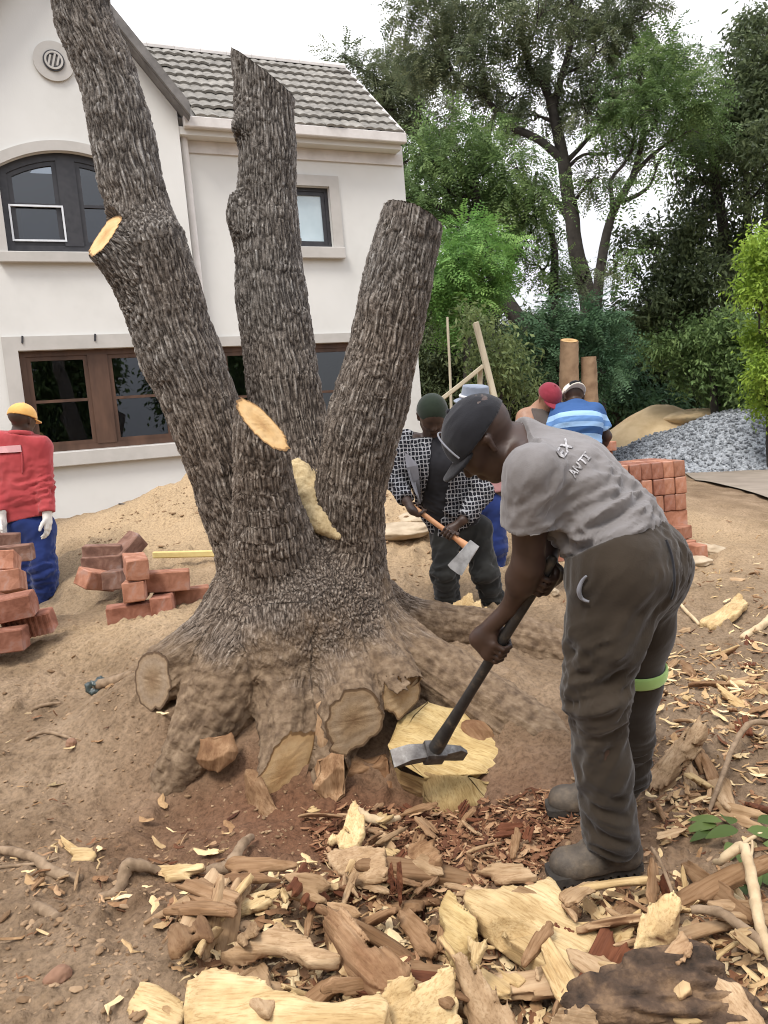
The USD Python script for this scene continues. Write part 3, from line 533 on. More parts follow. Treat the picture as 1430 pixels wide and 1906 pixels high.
mat('bark', {
    'geo': ('geometry', {}), 'h': ('attribute', {'attribute': 'ridge'}), 'bc': ('attribute', {'attribute': 'bc'}), 'wn': ('noise_texture', {'scale': .55, 'detail': 3}), 'wa': ('vector_math', {'math_type': 'add'}), 'vo': ('voronoi_texture', {'feature': 'distance_to_edge', 'scale': 1.0}), 've': ('map_range', {'from_min': .0, 'from_max': .30}), 'hm': ('math', {'math_type': 'multiply', 'value2': .50}), 'di': ('math', {'math_type': 'subtract', 'value1': 1.0, 'use_clamp': True}), 'dm': ('math', {'math_type': 'multiply'}), 'ha': ('math', {'math_type': 'multiply_add', 'value2': .50}), 'b2': ('math', {'math_type': 'multiply_add', 'value2': 1.1}), 'd': ('attribute', {'attribute': 'dust'}), 'w': ('attribute', {'attribute': 'warm'}),
    'n': ('noise_texture', {'scale': 6, 'detail': 6, 'roughness': .65}), 'n2': ('noise_texture', {'scale': 130, 'detail': 5, 'roughness': .7}), 'n3': ('noise_texture', {'scale': 28, 'detail': 5}),
    'rc': ('rgb_ramp', {'ramp': [(0, (.018, .016, .015)), (.22, (.070, .061, .053)), (.5, (.150, .133, .117)), (.8, (.235, .215, .194)), (1, (.33, .315, .295))]}),
    'rw': ('rgb_ramp', {'ramp': [(0, (.020, .014, .010)), (.22, (.080, .058, .042)), (.5, (.165, .126, .096)), (.8, (.25, .198, .152)), (1, (.35, .29, .23))]}),
    'rd': ('rgb_ramp', {'ramp': [(.3, (.090, .058, .035)), (.5, (.165, .112, .069)), (.7, (.25, .178, .113))]}),
    'rn': ('rgb_ramp', {'ramp': [(.36, (.55, .55, .55)), (.5, (.95, .95, .95)), (.66, (1.45, 1.42, 1.38))]}),
    'mw': ('mix_color', {}), 'mu': ('mix_color', {'blend_type': 'multiply', 'fac': .85, 'use_clamp': False}), 'md': ('mix_color', {}),
    'b': ('bump', {'strength': .9, 'distance': .006}), 'hh': ('math', {'math_type': 'multiply_add', 'value2': .9}), 'p': ('principled_bsdf', {'roughness': .92, 'specular_ior_level': .18})},
    [('geo.position', 'n.vector'), ('geo.position', 'n2.vector'), ('geo.position', 'n3.vector'), ('bc.vector', 'wn.vector'), ('bc.vector', 'wa.vector1'), ('wn.color', 'wa.vector2'), ('wa.vector', 'vo.vector'), ('vo.distance', 've.value'), ('h.fac', 'hm.value1'), ('ve.result', 'ha.value1'), ('hm.value', 'ha.value3'), ('ha.value', 'rc.fac'), ('ha.value', 'rw.fac'), ('ve.result', 'dm.value1'), ('d.fac', 'di.value2'), ('di.value', 'dm.value2'), ('dm.value', 'b2.value1'), ('n3.fac', 'rd.fac'), ('w.fac', 'mw.fac'), ('rc.color', 'mw.a'), ('rw.color', 'mw.b'),
     ('n2.fac', 'rn.fac'), ('mw.result', 'mu.a'), ('rn.color', 'mu.b'), ('d.fac', 'md.fac'), ('mu.result', 'md.a'), ('rd.color', 'md.b'), ('md.result', 'p.base_color'),
     ('n2.fac', 'hh.value1'), ('n.fac', 'hh.value3'), ('hh.value', 'b2.value3'), ('b2.value', 'b.height'), ('b.normal', 'p.normal')])
def woodmat(name, cols, dirt, ringc):
    """Fresh cut or split wood: 'gr' holds the grain coordinates (x, y across, z along), 'dirt' a mask."""
    return mat(name, {
        'g': ('attribute', {'attribute': 'gr'}), 'd': ('attribute', {'attribute': 'dirt'}), 'mp': ('mapping', {'scale': (1, 1, .08)}),
        'n': ('noise_texture', {'scale': 34, 'detail': 7, 'roughness': .62}), 'n2': ('noise_texture', {'scale': 190, 'detail': 4, 'roughness': .6}), 'n3': ('noise_texture', {'scale': 7, 'detail': 6, 'roughness': .65}),
        'r': ('rgb_ramp', {'ramp': cols}), 'rd': ('rgb_ramp', {'ramp': dirt}), 'r2': ('rgb_ramp', {'ramp': [(.36, (.76, .71, .65)), (.5, (1, 1, 1)), (.7, (1.08, 1.07, 1.04))]}), 'r3': ('rgb_ramp', {'ramp': [(.36, (.72, .66, .58)), (.6, (1.05, 1.05, 1.05))]}),
        'mu': ('mix_color', {'blend_type': 'multiply', 'fac': 1, 'use_clamp': False}), 'mu3': ('mix_color', {'blend_type': 'multiply', 'fac': .8, 'use_clamp': False}), 'md': ('mix_color', {}),
        'oi': ('object_info', {}), 'mr': ('map_range', {'to_min': .84, 'to_max': 1.12}), 'hs': ('hsv', {}),
        'b': ('bump', {'strength': .8, 'distance': .006}), 'p': ('principled_bsdf', {'roughness': .85, 'specular_ior_level': .15})},
        [('g.vector', 'mp.vector'), ('mp.vector', 'n.vector'), ('mp.vector', 'n2.vector'), ('g.vector', 'n3.vector'), ('n.fac', 'r.fac'), ('n3.fac', 'rd.fac'), ('n2.fac', 'r2.fac'), ('n3.fac', 'r3.fac'),
         ('r.color', 'mu.a'), ('r2.color', 'mu.b'), ('mu.result', 'mu3.a'), ('r3.color', 'mu3.b'), ('d.fac', 'md.fac'), ('mu3.result', 'md.a'), ('rd.color', 'md.b'),
         ('oi.random', 'mr.value'), ('mr.result', 'hs.value'), ('md.result', 'hs.color'), ('hs.color', 'p.base_color'), ('n.fac', 'b.height'), ('b.normal', 'p.normal')])
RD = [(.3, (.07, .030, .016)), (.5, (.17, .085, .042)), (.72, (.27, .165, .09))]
woodmat('pale_wood', [(.25, (.39, .265, .125)), (.5, (.51, .375, .195)), (.75, (.60, .465, .27))], RD, 0)
woodmat('tan_wood', [(.25, (.25, .16, .088)), (.5, (.36, .245, .142)), (.75, (.47, .345, .215))], RD, 0)
woodmat('brown_wood', [(.25, (.12, .062, .032)), (.5, (.235, .14, .075)), (.75, (.36, .24, .14))], RD, 0)
woodmat('red_wood', [(.25, (.05, .018, .010)), (.5, (.13, .048, .024)), (.75, (.24, .12, .06))], RD, 0)
woodmat('yellow_wood', [(.25, (.35, .24, .10)), (.5, (.45, .33, .15)), (.75, (.53, .41, .21))], RD, 0)
# sawn faces: rings about the centre
mat('sawn_wood', {'g': ('attribute', {'attribute': 'ring'}), 'ed': ('attribute', {'attribute': 'edge'}), 'ol': ('attribute', {'attribute': 'old'}), 'ln': ('vector_math', {'math_type': 'length'}), 'n': ('noise_texture', {'scale': 60, 'detail': 8, 'roughness': .7}), 'n2': ('noise_texture', {'scale': 220, 'detail': 3}),
    'ml': ('math', {'math_type': 'multiply', 'value2': 340}), 'ad': ('math', {'math_type': 'multiply_add', 'value2': 5}), 'si': ('math', {'math_type': 'sine'}), 'mr': ('map_range', {'from_min': -1, 'from_max': 1}),
    'mxn': ('math', {'math_type': 'multiply_add', 'value2': .22}), 'r': ('rgb_ramp', {'ramp': [(.25, (.42, .245, .10)), (.55, (.56, .36, .165)), (.8, (.64, .45, .23))]}),
    'ro': ('rgb_ramp', {'ramp': [(.25, (.12, .085, .055)), (.6, (.25, .185, .125)), (.8, (.34, .26, .18))]}), 'hc': ('rgb_ramp', {'ramp': [(.0, (.55, .42, .30)), (.35, (.8, .72, .6)), (.7, (1, 1, 1)), (.90, (.96, .9, .8)), (.93, (.30, .22, .16)), (1, (.22, .16, .12))]}),
    'mo': ('mix_color', {}), 'mu': ('mix_color', {'blend_type': 'multiply', 'fac': .8}), 'b': ('bump', {'strength': .5, 'distance': .003}), 'p': ('principled_bsdf', {'roughness': .8, 'specular_ior_level': .2})},
    [('g.vector', 'ln.vector1'), ('g.vector', 'n.vector'), ('g.vector', 'n2.vector'), ('n.fac', 'ad.value1'), ('ln.value', 'ml.value1'), ('ml.value', 'ad.value3'), ('ad.value', 'si.value1'), ('si.value', 'mr.value'), ('mr.result', 'mxn.value1'), ('n.fac', 'mxn.value3'),
     ('mxn.value', 'r.fac'), ('mxn.value', 'ro.fac'), ('ol.fac', 'mo.fac'), ('r.color', 'mo.a'), ('ro.color', 'mo.b'), ('ed.fac', 'hc.fac'), ('mo.result', 'mu.a'), ('hc.color', 'mu.b'), ('mu.result', 'p.base_color'), ('n2.fac', 'b.height'), ('b.normal', 'p.normal')])
def compact(v, f, *a): u, inv = np.unique(f, return_inverse=True); return (v[u], inv.reshape(f.shape)) + tuple(x[u] for x in a)
tree = thing('cut_tree', 'big lopped tree with several sawn off stems and cut roots in dug soil', 'tree', at(560, 1330, 3.35) * (1, 1, 0))
bv, bf, b1, b2, b3, b4 = compact(v, f[own < 0], bh2, du2, id2, bc2)
warm = np.clip(sstep(2.4, .8, bv[:, 2]) * .8 + (fbm(bv * 3, 3, 4) - .5) * .8, 0, 1)
obj('trunk', (bv, bf), LOOK['bark'], tree, True, {'ridge': b1, 'dust': b2, 'warm': warm, 'bc': b4})
OLD = dict(mid=.8, right=.5, front=0, stub=0, root_a=1, root_b=.35, root_c=.85, root_d=.6)
for i, (name, c, nrm, r, fresh) in enumerate(CUTS):
    cf = f[own == i]
    if not len(cf): print('no cut', name); continue
    cv, cfx = compact(v, cf); m = trimesh.Trimesh(cv, cfx, process=False)
    out_ = np.linalg.norm(cv - cv.mean(0), axis=1).max()
    # a finer disc: grid points inside the outline
    x, y, z = frame(nrm); pl = np.column_stack([(cv - c) @ x, (cv - c) @ y])
    try:
        e = m.outline(); poly = max((Polygon(np.column_stack([(q - c) @ x, (q - c) @ y])) for q in e.discrete), key=lambda a: a.area).buffer(0)
        if poly.geom_type != 'Polygon': poly = max(poly.geoms, key=lambda a: a.area)
        poly = Polygon(poly.exterior).simplify(.001); bx = poly.bounds; cc = np.array(poly.representative_point().coords[0]) if not poly.contains(poly.centroid) else np.array(poly.centroid.coords[0])
        rim = np.array([poly.exterior.interpolate(t, True).coords[0] for t in np.linspace(0, 1, 96, endpoint=False)]); rings = np.linspace(0, 1, 16)[1:]
        P2 = np.vstack([cc] + [cc + (rim - cc) * s for s in rings]); E2 = np.concatenate([[0]] + [np.full(96, s) for s in rings]); K = 96; F2 = [[0, 1 + j, 1 + (j + 1) % K] for j in range(K)]
        for q in range(len(rings) - 1):
            for j in range(K): a0_, a1_ = 1 + q * K + j, 1 + q * K + (j + 1) % K; F2 += [[a0_, a0_ + K, a1_ + K], [a0_, a1_ + K, a1_]]
        W = c + P2[:, :1] * x + P2[:, 1:] * y; W = W + nrm * (.0015 + (ridged(np.column_stack([P2[:, 0] * 18, P2[:, 1] * 60, P2[:, 0] * 0 + i]), 2, 3) - .5) * .006 * (1 - E2 ** 6))[:, None]
        cen = cc + (np.asarray(rim).mean(0) - cc) * .3
        obj('sawn_face', (W, np.array(F2)), LOOK['sawn_wood'], tree, True, {'ring': np.column_stack([P2 - cen, np.full(len(P2), i * 1.7)]), 'edge': E2, 'old': np.full(len(P2), OLD.get(name, 0))})
        obj('cut_base', (cv - nrm * .0, cfx), LOOK['tan_wood'], tree, False, {'gr': cv, 'dirt': np.full(len(cv), .4)}) if False else None
    except Exception as ex: print('cut', name, ex)
print('tree tris', len(bf))

# chopped and torn wood that belongs to the root mass
def hullrock(pts, seed, h=.011, amp=.03, grain=None, mt='yellow_wood', name='chopped_root', dirt=None, parent=None, fac=9, label=None, ridge=.016):
    m = trimesh.convex.convex_hull(np.array([at(*q) if len(q) == 3 and q[0] > 20 or len(q) == 3 and abs(q[0]) > 20 else np.array(q) for q in pts])); m = m.subdivide_to_size(h); v = np.asarray(m.vertices).copy(); n = vnormals(m)
    g = unit(grain if grain is not None else (1, 0, 0)); q = v - .86 * (v @ g)[:, None] * g; f1, f2 = worley(v * fac + seed * 3.3, seed)
    off = (f1 - .5) * amp + (ridged(q * 14, 3, seed) - .55) * ridge + (ridged(q * 45, 2, seed + 1) - .55) * ridge * .4 + (fbm(v * 5, 3, seed) - .5) * .05; v += n * off[:, None]
    x, y, z = frame(g); di = np.clip((fbm(v * 4, 3, seed + 2) - .5) * 2.2 + (dirt(v) if dirt else -.1), 0, 1)
    return obj(name, trimesh.Trimesh(v, m.faces, process=False), LOOK[mt], parent, True, {'gr': np.column_stack([v @ x, v @ y, v @ z]), 'dirt': di}, label)
hullrock([(722, 1388, 2.80), (740, 1345, 2.92), (797, 1314, 3.0), (868, 1322, 3.02), (905, 1365, 2.96), (948, 1412, 2.84), (905, 1440, 2.74), (790, 1448, 2.68), (735, 1420, 2.74), (800, 1520, 2.85), (930, 1500, 2.9)], 3, .009, .045, at(940, 1420, 2.8) - at(760, 1350, 2.9), 'yellow_wood', 'chopped_root', lambda v: sstep(.05, -.14, v[:, 2]) * .6 - .25, tree, 5, 'pale yellow freshly chopped root wood', .014)
hullrock([(790, 1440, 2.70), (870, 1448, 2.68), (928, 1455, 2.72), (915, 1500, 2.64), (872, 1532, 2.60), (812, 1515, 2.61), (785, 1480, 2.66), (800, 1580, 2.8), (930, 1560, 2.85), (860, 1440, 2.9)], 13, .009, .03, P(.3, -.4, -1), 'yellow_wood', 'chopped_root', lambda v: sstep(.02, -.12, v[:, 2]) * .8 + .05, tree, 6, 'darker yellow lower face of the chopped root', .012)
hullrock([(860, 1350, 2.94), (905, 1345, 2.95), (950, 1400, 2.86), (945, 1480, 2.74), (925, 1475, 2.78), (890, 1400, 3.1), (960, 1460, 3.0)], 14, .010, .05, at(940, 1420, 2.8) - at(860, 1330, 2.9), 'brown_wood', 'torn_bark', lambda v: .3 + 0 * v[:, 0], tree, 8)
hullrock([(590, 1415, 2.74), (640, 1405, 2.74), (642, 1480, 2.68), (612, 1505, 2.66), (586, 1470, 2.68), (600, 1420, 2.9), (640, 1500, 2.85)], 5, .008, .06, P(0, 0, 1), 'brown_wood', 'torn_root', lambda v: .25 + 0 * v[:, 0], tree)
hullrock([(372, 1375, 2.84), (430, 1365, 2.84), (432, 1410, 2.8), (405, 1440, 2.8), (378, 1420, 2.82), (400, 1390, 2.95)], 6, .008, .07, P(.2, 0, 1), 'brown_wood', 'torn_root', lambda v: .25 + 0 * v[:, 0], tree)
hullrock([(465, 1440, 2.74), (500, 1470, 2.68), (532, 1540, 2.62), (480, 1545, 2.62), (462, 1500, 2.68), (500, 1500, 2.8)], 7, .008, .05, P(.4, 0, -1), 'brown_wood', 'torn_root', lambda v: .2 + 0 * v[:, 0], tree)
hullrock([(588, 1310, 2.86), (618, 1300, 2.86), (625, 1400, 2.80), (600, 1410, 2.80), (600, 1350, 2.95)], 8, .010, .03, P(0, 0, 1), 'tan_wood', 'torn_bark', lambda v: .35 + 0 * v[:, 0], tree)
hullrock([(640, 1420, 2.84), (720, 1400, 2.86), (735, 1470, 2.80), (690, 1490, 2.78), (650, 1485, 2.80), (690, 1440, 3.0)], 9, .009, .10, P(1, 0, .2), 'brown_wood', 'torn_root', lambda v: .3 + 0 * v[:, 0], tree)
hullrock([(690, 1275, 3.0), (760, 1250, 3.0), (780, 1262, 2.97), (740, 1300, 2.95), (700, 1310, 2.96), (740, 1280, 3.1)], 10, .011, .03, P(1, 0, .5), 'tan_wood', 'torn_bark', lambda v: .1 + 0 * v[:, 0], tree)
# sawdust in the crotch
sd_ = [cap(at(556, 878, 3.43), at(572, 930, 3.36), .060, .060, .05), cap(at(572, 930, 3.36), at(594, 970, 3.27), .060, .048, .05), cap(at(594, 970, 3.27), at(628, 996, 3.235), .044, .018, .05), cap(at(570, 880, 3.6), at(590, 900, 3.45), .06, k=.05)]
m = nets(blob(sd_), *bounds(sd_, .04), .012); vv = np.asarray(m.vertices); m = trimesh.Trimesh(vv + vnormals(m) * ((fbm(vv * 25, 3, 4) - .5) * .03)[:, None], m.faces, process=False)
surf('sawdust', [(.3, (.36, .26, .13)), (.6, (.56, .44, .25))], scale=60, rough=.95, bump=.7, bscale=140, bdist=.004, coord='position')
cd(obj('sawdust', m, LOOK['sawdust'], None, True), 'pale sawdust lying in the crotch between the stems', 'sawdust', kind='stuff')
# ------------------------------------------------------------------ people
surf('skin_dark', [(.3, (.030, .016, .011)), (.6, (.050, .027, .018))], scale=12, rough=.5, bump=.15, bscale=150, bdist=.002, spec=.4)
surf('skin_brown', [(.3, (.085, .042, .026)), (.6, (.12, .062, .038))], scale=12, rough=.5, bump=.12, bscale=150, bdist=.002, spec=.4)
surf('skin_tan', [(.3, (.21, .105, .062)), (.6, (.28, .15, .09))], scale=12, rough=.5, bump=.1, bscale=150, bdist=.002, spec=.4)
surf('eye_white', [(.3, (.5, .48, .45)), (.6, (.55, .53, .5))], scale=5, rough=.3, bump=0)
surf('lip', [(.3, (.05, .022, .018)), (.6, (.07, .03, .024))], scale=9, rough=.5)
def cloth(name, a, b, scale=5, bs=260): return surf(name, [(.3, a), (.65, b)], scale=scale, rough=.95, bump=.35, bscale=bs, bdist=.0025, spec=.12, sheen=.15, coord='object')
cloth('grey_tee', (.135, .124, .120), (.20, .186, .180), 4); cloth('dark_trousers', (.022, .016, .0105), (.040, .030, .021), 4); cloth('black_cloth', (.012, .012, .014), (.022, .021, .024)); cloth('black_cap', (.010, .010, .012), (.018, .018, .021))
cloth('green_beanie', (.010, .016, .010), (.020, .028, .018), bs=400); cloth('black_trousers', (.014, .014, .014), (.03, .03, .027)); cloth('red_jacket', (.27, .032, .036), (.38, .062, .064), 3); cloth('blue_trousers', (.009, .017, .080), (.018, .034, .13), 3)
cloth('yellow_cap', (.52, .27, .07), (.66, .38, .12)); cloth('maroon_cap', (.16, .018, .030), (.22, .03, .045)); cloth('brown_vest', (.065, .052, .045), (.09, .075, .065)); cloth('cream_cap', (.58, .54, .46), (.68, .64, .55)); cloth('white_cloth', (.50, .49, .50), (.62, .61, .62))
cloth('glove_cloth', (.50, .47, .43), (.62, .59, .54), 9); cloth('lime_band', (.26, .42, .12), (.36, .52, .18)); cloth('grey_hat', (.14, .16, .20), (.22, .25, .30)); cloth('pink_cloth', (.42, .22, .22), (.5, .28, .28)); cloth('pocket_grey', (.15, .15, .165), (.21, .21, .23))
surf('boot_leather', [(.3, (.035, .028, .022)), (.5, (.075, .060, .046)), (.7, (.15, .115, .08))], scale=14, rough=.7, bump=.4, bscale=90, spec=.3)
surf('boot_sole', [(.3, (.018, .016, .015)), (.6, (.05, .042, .034))], scale=20, rough=.85, bump=.3)
surf('print_white', [(.38, (.20, .19, .19)), (.5, (.36, .35, .35)), (.6, (.46, .45, .45))], scale=60, rough=.9, bump=.1)
mat('plaid', {'tc': ('texture_coordinate', {}), 'wx': ('wave_texture', {'bands_direction': 'x', 'scale': 13.5, 'distortion': 2.6, 'detail': 1, 'detail_scale': 2}), 'wz': ('wave_texture', {'bands_direction': 'z', 'scale': 12, 'distortion': 2.6, 'detail': 1, 'detail_scale': 2}),
    'rx': ('rgb_ramp', {'ramp': [(.80, (0, 0, 0)), (.93, (1, 1, 1))]}), 'rz': ('rgb_ramp', {'ramp': [(.80, (0, 0, 0)), (.93, (1, 1, 1))]}), 'm': ('mix_color', {'blend_type': 'lighten', 'fac': 1}), 'c': ('rgb_ramp', {'ramp': [(0, (.012, .012, .015)), (.6, (.07, .07, .075)), (1, (.27, .27, .28))]}), 'p': ('principled_bsdf', {'roughness': .95, 'specular_ior_level': .1})},
    [('tc.object', 'wx.vector'), ('tc.object', 'wz.vector'), ('wx.fac', 'rx.fac'), ('wz.fac', 'rz.fac'), ('rx.color', 'm.a'), ('rz.color', 'm.b'), ('m.result', 'c.fac'), ('c.color', 'p.base_color')])
mat('stripes', {'at': ('attribute', {'attribute': 'band'}), 'c': ('rgb_ramp', {'interpolate': False, 'ramp': [(0, (.030, .075, .19)), (.20, (.24, .38, .58)), (.36, (.030, .075, .19)), (.5, (.24, .38, .58)), (.60, (.10, .20, .40)), (.72, (.27, .42, .62)), (.84, (.04, .09, .22))]}), 'p': ('principled_bsdf', {'roughness': .95, 'specular_ior_level': .1})},
    [('at.fac', 'c.fac'), ('c.color', 'p.base_color')])

def ortho(f, u): f = unit(f); u = np.asarray(u, float); u = unit(u - f * (u @ f)); return np.cross(f, u), f, u      # right, forward, up
def head_prims(c, fr, s=1.0):
    r, f, u = fr; L = lambda x, y, z: c + s * (x * r + y * f + z * u); k = .02 * s
    q = [cap(L(0, -.03, .042), L(0, .028, .036), .088 * s, .082 * s, k), cap(L(0, .028, .0), L(0, .042, -.055), .066 * s, .052 * s, k * 2), cap(L(-.042, .0, -.055), L(-.008, .068, -.092), .030 * s, .022 * s, k), cap(L(.042, .0, -.055), L(.008, .068, -.092), .030 * s, .022 * s, k),
         cap(L(-.034, .082, .026), L(.034, .082, .026), .0135 * s, k=k * .8), cap(L(0, .092, .012), L(0, .113, -.026), .0095 * s, .0145 * s, .012 * s), cap(L(-.013, .1, -.030), L(.013, .1, -.030), .0085 * s, k=.008 * s),
         cap(L(-.018, .096, -.055), L(.018, .096, -.055), .0085 * s, k=.006 * s), cap(L(-.016, .093, -.067), L(.016, .093, -.067), .009 * s, k=.006 * s), cap(L(-.045, .066, -.012), L(-.03, .08, -.025), .02 * s, k=k), cap(L(.045, .066, -.012), L(.03, .08, -.025), .02 * s, k=k)]
    for e in (-1, 1): q += [cap(L(e * .080, -.008, .016), L(e * .089, -.020, .012), .013 * s, .011 * s, .008 * s), cap(L(e * .089, -.020, .012), L(e * .084, -.006, -.028), .010 * s, .009 * s, .006 * s)]
    return q
def eyes(c, fr, s, parent):
    r, f, u = fr
    for e in (-1, 1): obj('eye', trimesh.Trimesh(np.asarray((b := trimesh.creation.icosphere(2, .0125 * s)).vertices) + c + s * (e * .031 * r + .079 * f + .006 * u), b.faces, process=False), LOOK['eye_white'], parent, True)
def grip(G, axis, W, rh, s=1.0, flip=1, thumb=1):
    """A hand closed round a handle at G; the wrist lies at W."""
    a = unit(axis); w = unit((W - G) - a * ((W - G) @ a)); sd = np.cross(a, w) * flip; R_ = rh + .010 * s; q = []
    pw = G + sd * (R_ + .004) + w * .055 * s
    for i, (o, ln, rr) in enumerate(((.030, .9, .0088), (.010, 1.0, .0092), (-.010, .95, .0088), (-.029, .8, .0078))):
        b = G + a * o * s; kn = b + sd * (R_ + .003) + w * .002; q.append(cap(pw + a * o * .55 * s, kn, .017 * s, .0125 * s, .012))
        ang = np.radians(np.array([0, 55, 115, 180, 225]) * (.86 + .14 * ln)); pts = [b + R_ * (1.0 + .06 * (k == 1)) * (np.cos(t) * sd - np.sin(t) * w) for k, t in enumerate(ang)]
        pts[0] = kn
        for k in range(len(pts) - 1): q.append(cap(pts[k], pts[k + 1], rr * s * (1 - .06 * k), rr * s * (1 - .06 * (k + 1)), .003))
    tb = G + a * thumb * .022 * s + sd * (R_ + .006) + w * .045 * s; ang = np.radians([-30, -75, -130, -165]); pts = [tb] + [G + a * thumb * (.040 + .004 * k) * s + (R_ + .002) * (np.cos(t) * sd - np.sin(t) * w) for k, t in enumerate(ang)]
    for k in range(len(pts) - 1): q.append(cap(pts[k], pts[k + 1], (.0125 - .001 * k) * s, (.0115 - .001 * k) * s, .005))
    q.append(cap(W, pw, .026 * s, .024 * s, .02)); return q
def open_hand(W, d, palm, s=1.0, curl=.5, side=1):
    """A relaxed hand hanging from W along d; palm is the way the palm faces; the thumb leaves on the side given."""
    d = unit(d); p = unit(palm - d * (palm @ d)); t = np.cross(d, p) * side; q = []
    for o, ln, rr in ((-.030, .066, .0085), (-.010, .078, .009), (.010, .074, .0088), (.030, .058, .0078)):
        kn = W + d * .095 * s + t * -o * s; q.append(cap(W + d * .02 * s + t * -o * .5 * s, kn, .018 * s, .0125 * s, .014)); a = 0; b = kn
        for k, fr_ in enumerate((.45, .32, .23)):
            a += curl * (.5 + .3 * k); e = b + (cos(a) * d + sin(a) * p) * ln * fr_ * s; q.append(cap(b, e, rr * s * (1 - .07 * k), rr * s * (.93 - .07 * k), .003)); b = e
    b = W + d * .035 * s + t * .03 * s
    for k, (l, a) in enumerate(((.035, .75), (.030, .55), (.024, .35))): e = b + l * s * (cos(a) * d + sin(a) * (.8 * t + .5 * p)); q.append(cap(b, e, (.0135 - .0015 * k) * s, (.012 - .0015 * k) * s, .006)); b = e
    q.append(cap(W - d * .01, W + d * .05 * s, .026 * s, .03 * s, .02)); return q
def lerp(a, b, t): return a + (b - a) * t
def torso(J, g=0.0, hem=None, k=.05):
    ss, hs = unit(J['shR'] - J['shL']), unit(J['hipR'] - J['hipL']); q = []; ch, wa, pe = J['chest'], J['waist'], J['pelvis']; B = J.get('bulk', 1.0)
    for e in (-1, 1):
        a, b, c, d = (J['shR'] if e > 0 else J['shL']), ch + e * .082 * B * ss, wa + e * .062 * B * unit(ss + hs), pe + e * .072 * B * hs
        sh = lerp(a, J['neck'], .22); q += [cap(J['neck'], sh, .058 * B + g * .6, .062 * B + g, k), cap(sh, b, .070 * B + g, .102 * B + g, k), cap(b, c, .104 * B + g, .096 * B + g, k), cap(c, d, .098 * B + g, .108 * B + g, k)]
    q += [cap(ch, wa, .115 * B + g, .105 * B + g, k), cap(J['neck'], ch, .07 * B + g * .5, .11 * B + g, k)]
    return q
def leg(J, s, g=0.0, k=.03): h, n, a = J['hip' + s], J['kn' + s], J['an' + s]; return [cap(h, n, .088 + g, .056 + g, k), cap(n, lerp(n, a, .35), .056 + g, .058 + g, k), cap(lerp(n, a, .35), a, .058 + g, .038 + g, k)]
def arm(J, s, g=0.0, k=.03): a, e, w = J['sh' + s], J['el' + s], J['wr' + s]; return [cap(a, lerp(a, e, .4), .052 + g, .052 + g, k), cap(lerp(a, e, .4), e, .052 + g, .040 + g, k), cap(e, lerp(e, w, .3), .041 + g, .043 + g, k), cap(lerp(e, w, .3), w, .043 + g, .027 + g, k)]
def cutf(f, planes):
    """Shape f where n.(p - c) < 0 for every plane (c, n)."""
    def h(p):
        d = f(p)
        for c, n in planes: d = np.maximum(d, (p - np.asarray(c)) @ unit(n))
        return d
    return h
def tapered_end(a, b, ra, rb):            # a sleeve: open-ended cone with flat ends
    f = blob([cap(a, b, ra, rb)]); d = unit(b - a)
    return cutf(blob([cap(a - d * .02, b + d * .05, ra, rb)]), [(b, d)])
def ufs(fs, k): 
    def h(p):
        d = fs[0](p)
        for g in fs[1:]: d = smin(d, g(p), k)
        return d
    return h
def sweep_folds(m, specs, seed=0):
    """Creases in cloth: ridged noise drawn out along each given direction (centre, reach, direction, spacing, height)."""
    v, n = np.asarray(m.vertices).copy(), vnormals(m); out = np.zeros(len(v))
    for i, (c, r, d, sp, am) in enumerate(specs):
        d = unit(d); w = np.exp(-(np.linalg.norm(v - c, axis=1) / r) ** 2); q = v - .82 * (v @ d)[:, None] * d; out += 2.0 * am * w * (ridged(q / sp + (fbm(v * 6, 2, seed + i)[:, None] - .5) * 1.1, 2, seed + i * 3) - .62)
    out += (fbm(v * 16, 3, seed) - .5) * .005
    return trimesh.Trimesh(v + n * out[:, None], m.faces, process=False)
def cap_parts(c, fr, s, m, parent, brim=True, name='cap', back=False):
    r, f, u = fr; q0 = np.stack([r, f, u], 1)
    def loc(p): return (p - c) @ q0 / s
    def dome(p):
        l = loc(p); e = (l - (0, -.003, .034)) / (.098, .113, .100); d = (np.linalg.norm(e, axis=1) - 1) * .097; e2 = e * (.097 / .091); d = np.maximum(d, -(d + .006)); return np.maximum(d, (.026 + .18 * np.maximum(-l[:, 1] - .02, 0) * 0 - .06 * l[:, 1] - l[:, 2])) * s
    def dome_s(p):
        l = loc(p); e = (l - (0, -.003, .034)) / (.098, .113, .100); d = (np.linalg.norm(e, axis=1) - 1) * .097; return np.maximum(d, .024 - .05 * l[:, 1] - l[:, 2]) * s
    b = .26 * s; k = obj(name, sweep_folds(nets(dome_s, c - b, c + b, .005 * s if s < 1.3 else .007), [(c + u * .08 * s, .12, f, .03, .003)], 4), m, parent, True)
    if brim:
        sg = -1 if back else 1
        def bf(p):
            l = loc(p); y = l[:, 1] * sg; d2 = (np.sqrt((l[:, 0] / .086) ** 2 + ((y - .062) / .108) ** 2) - 1) * .085; zz = .030 - 2.6 * l[:, 0] ** 2 - .12 * (y - .08); return np.maximum(np.maximum(d2, np.abs(l[:, 2] - zz) - .0055), .04 - y) * s * .85
        obj('brim', nets(bf, c - b, c + b, .0045 * s), m, k, True)
    top = c + u * .133 * s; obj('cap_button', trimesh.Trimesh(np.asarray((bb := trimesh.creation.icosphere(1, .009 * s)).vertices) + top, bb.faces, process=False), m, k, True)
    return k
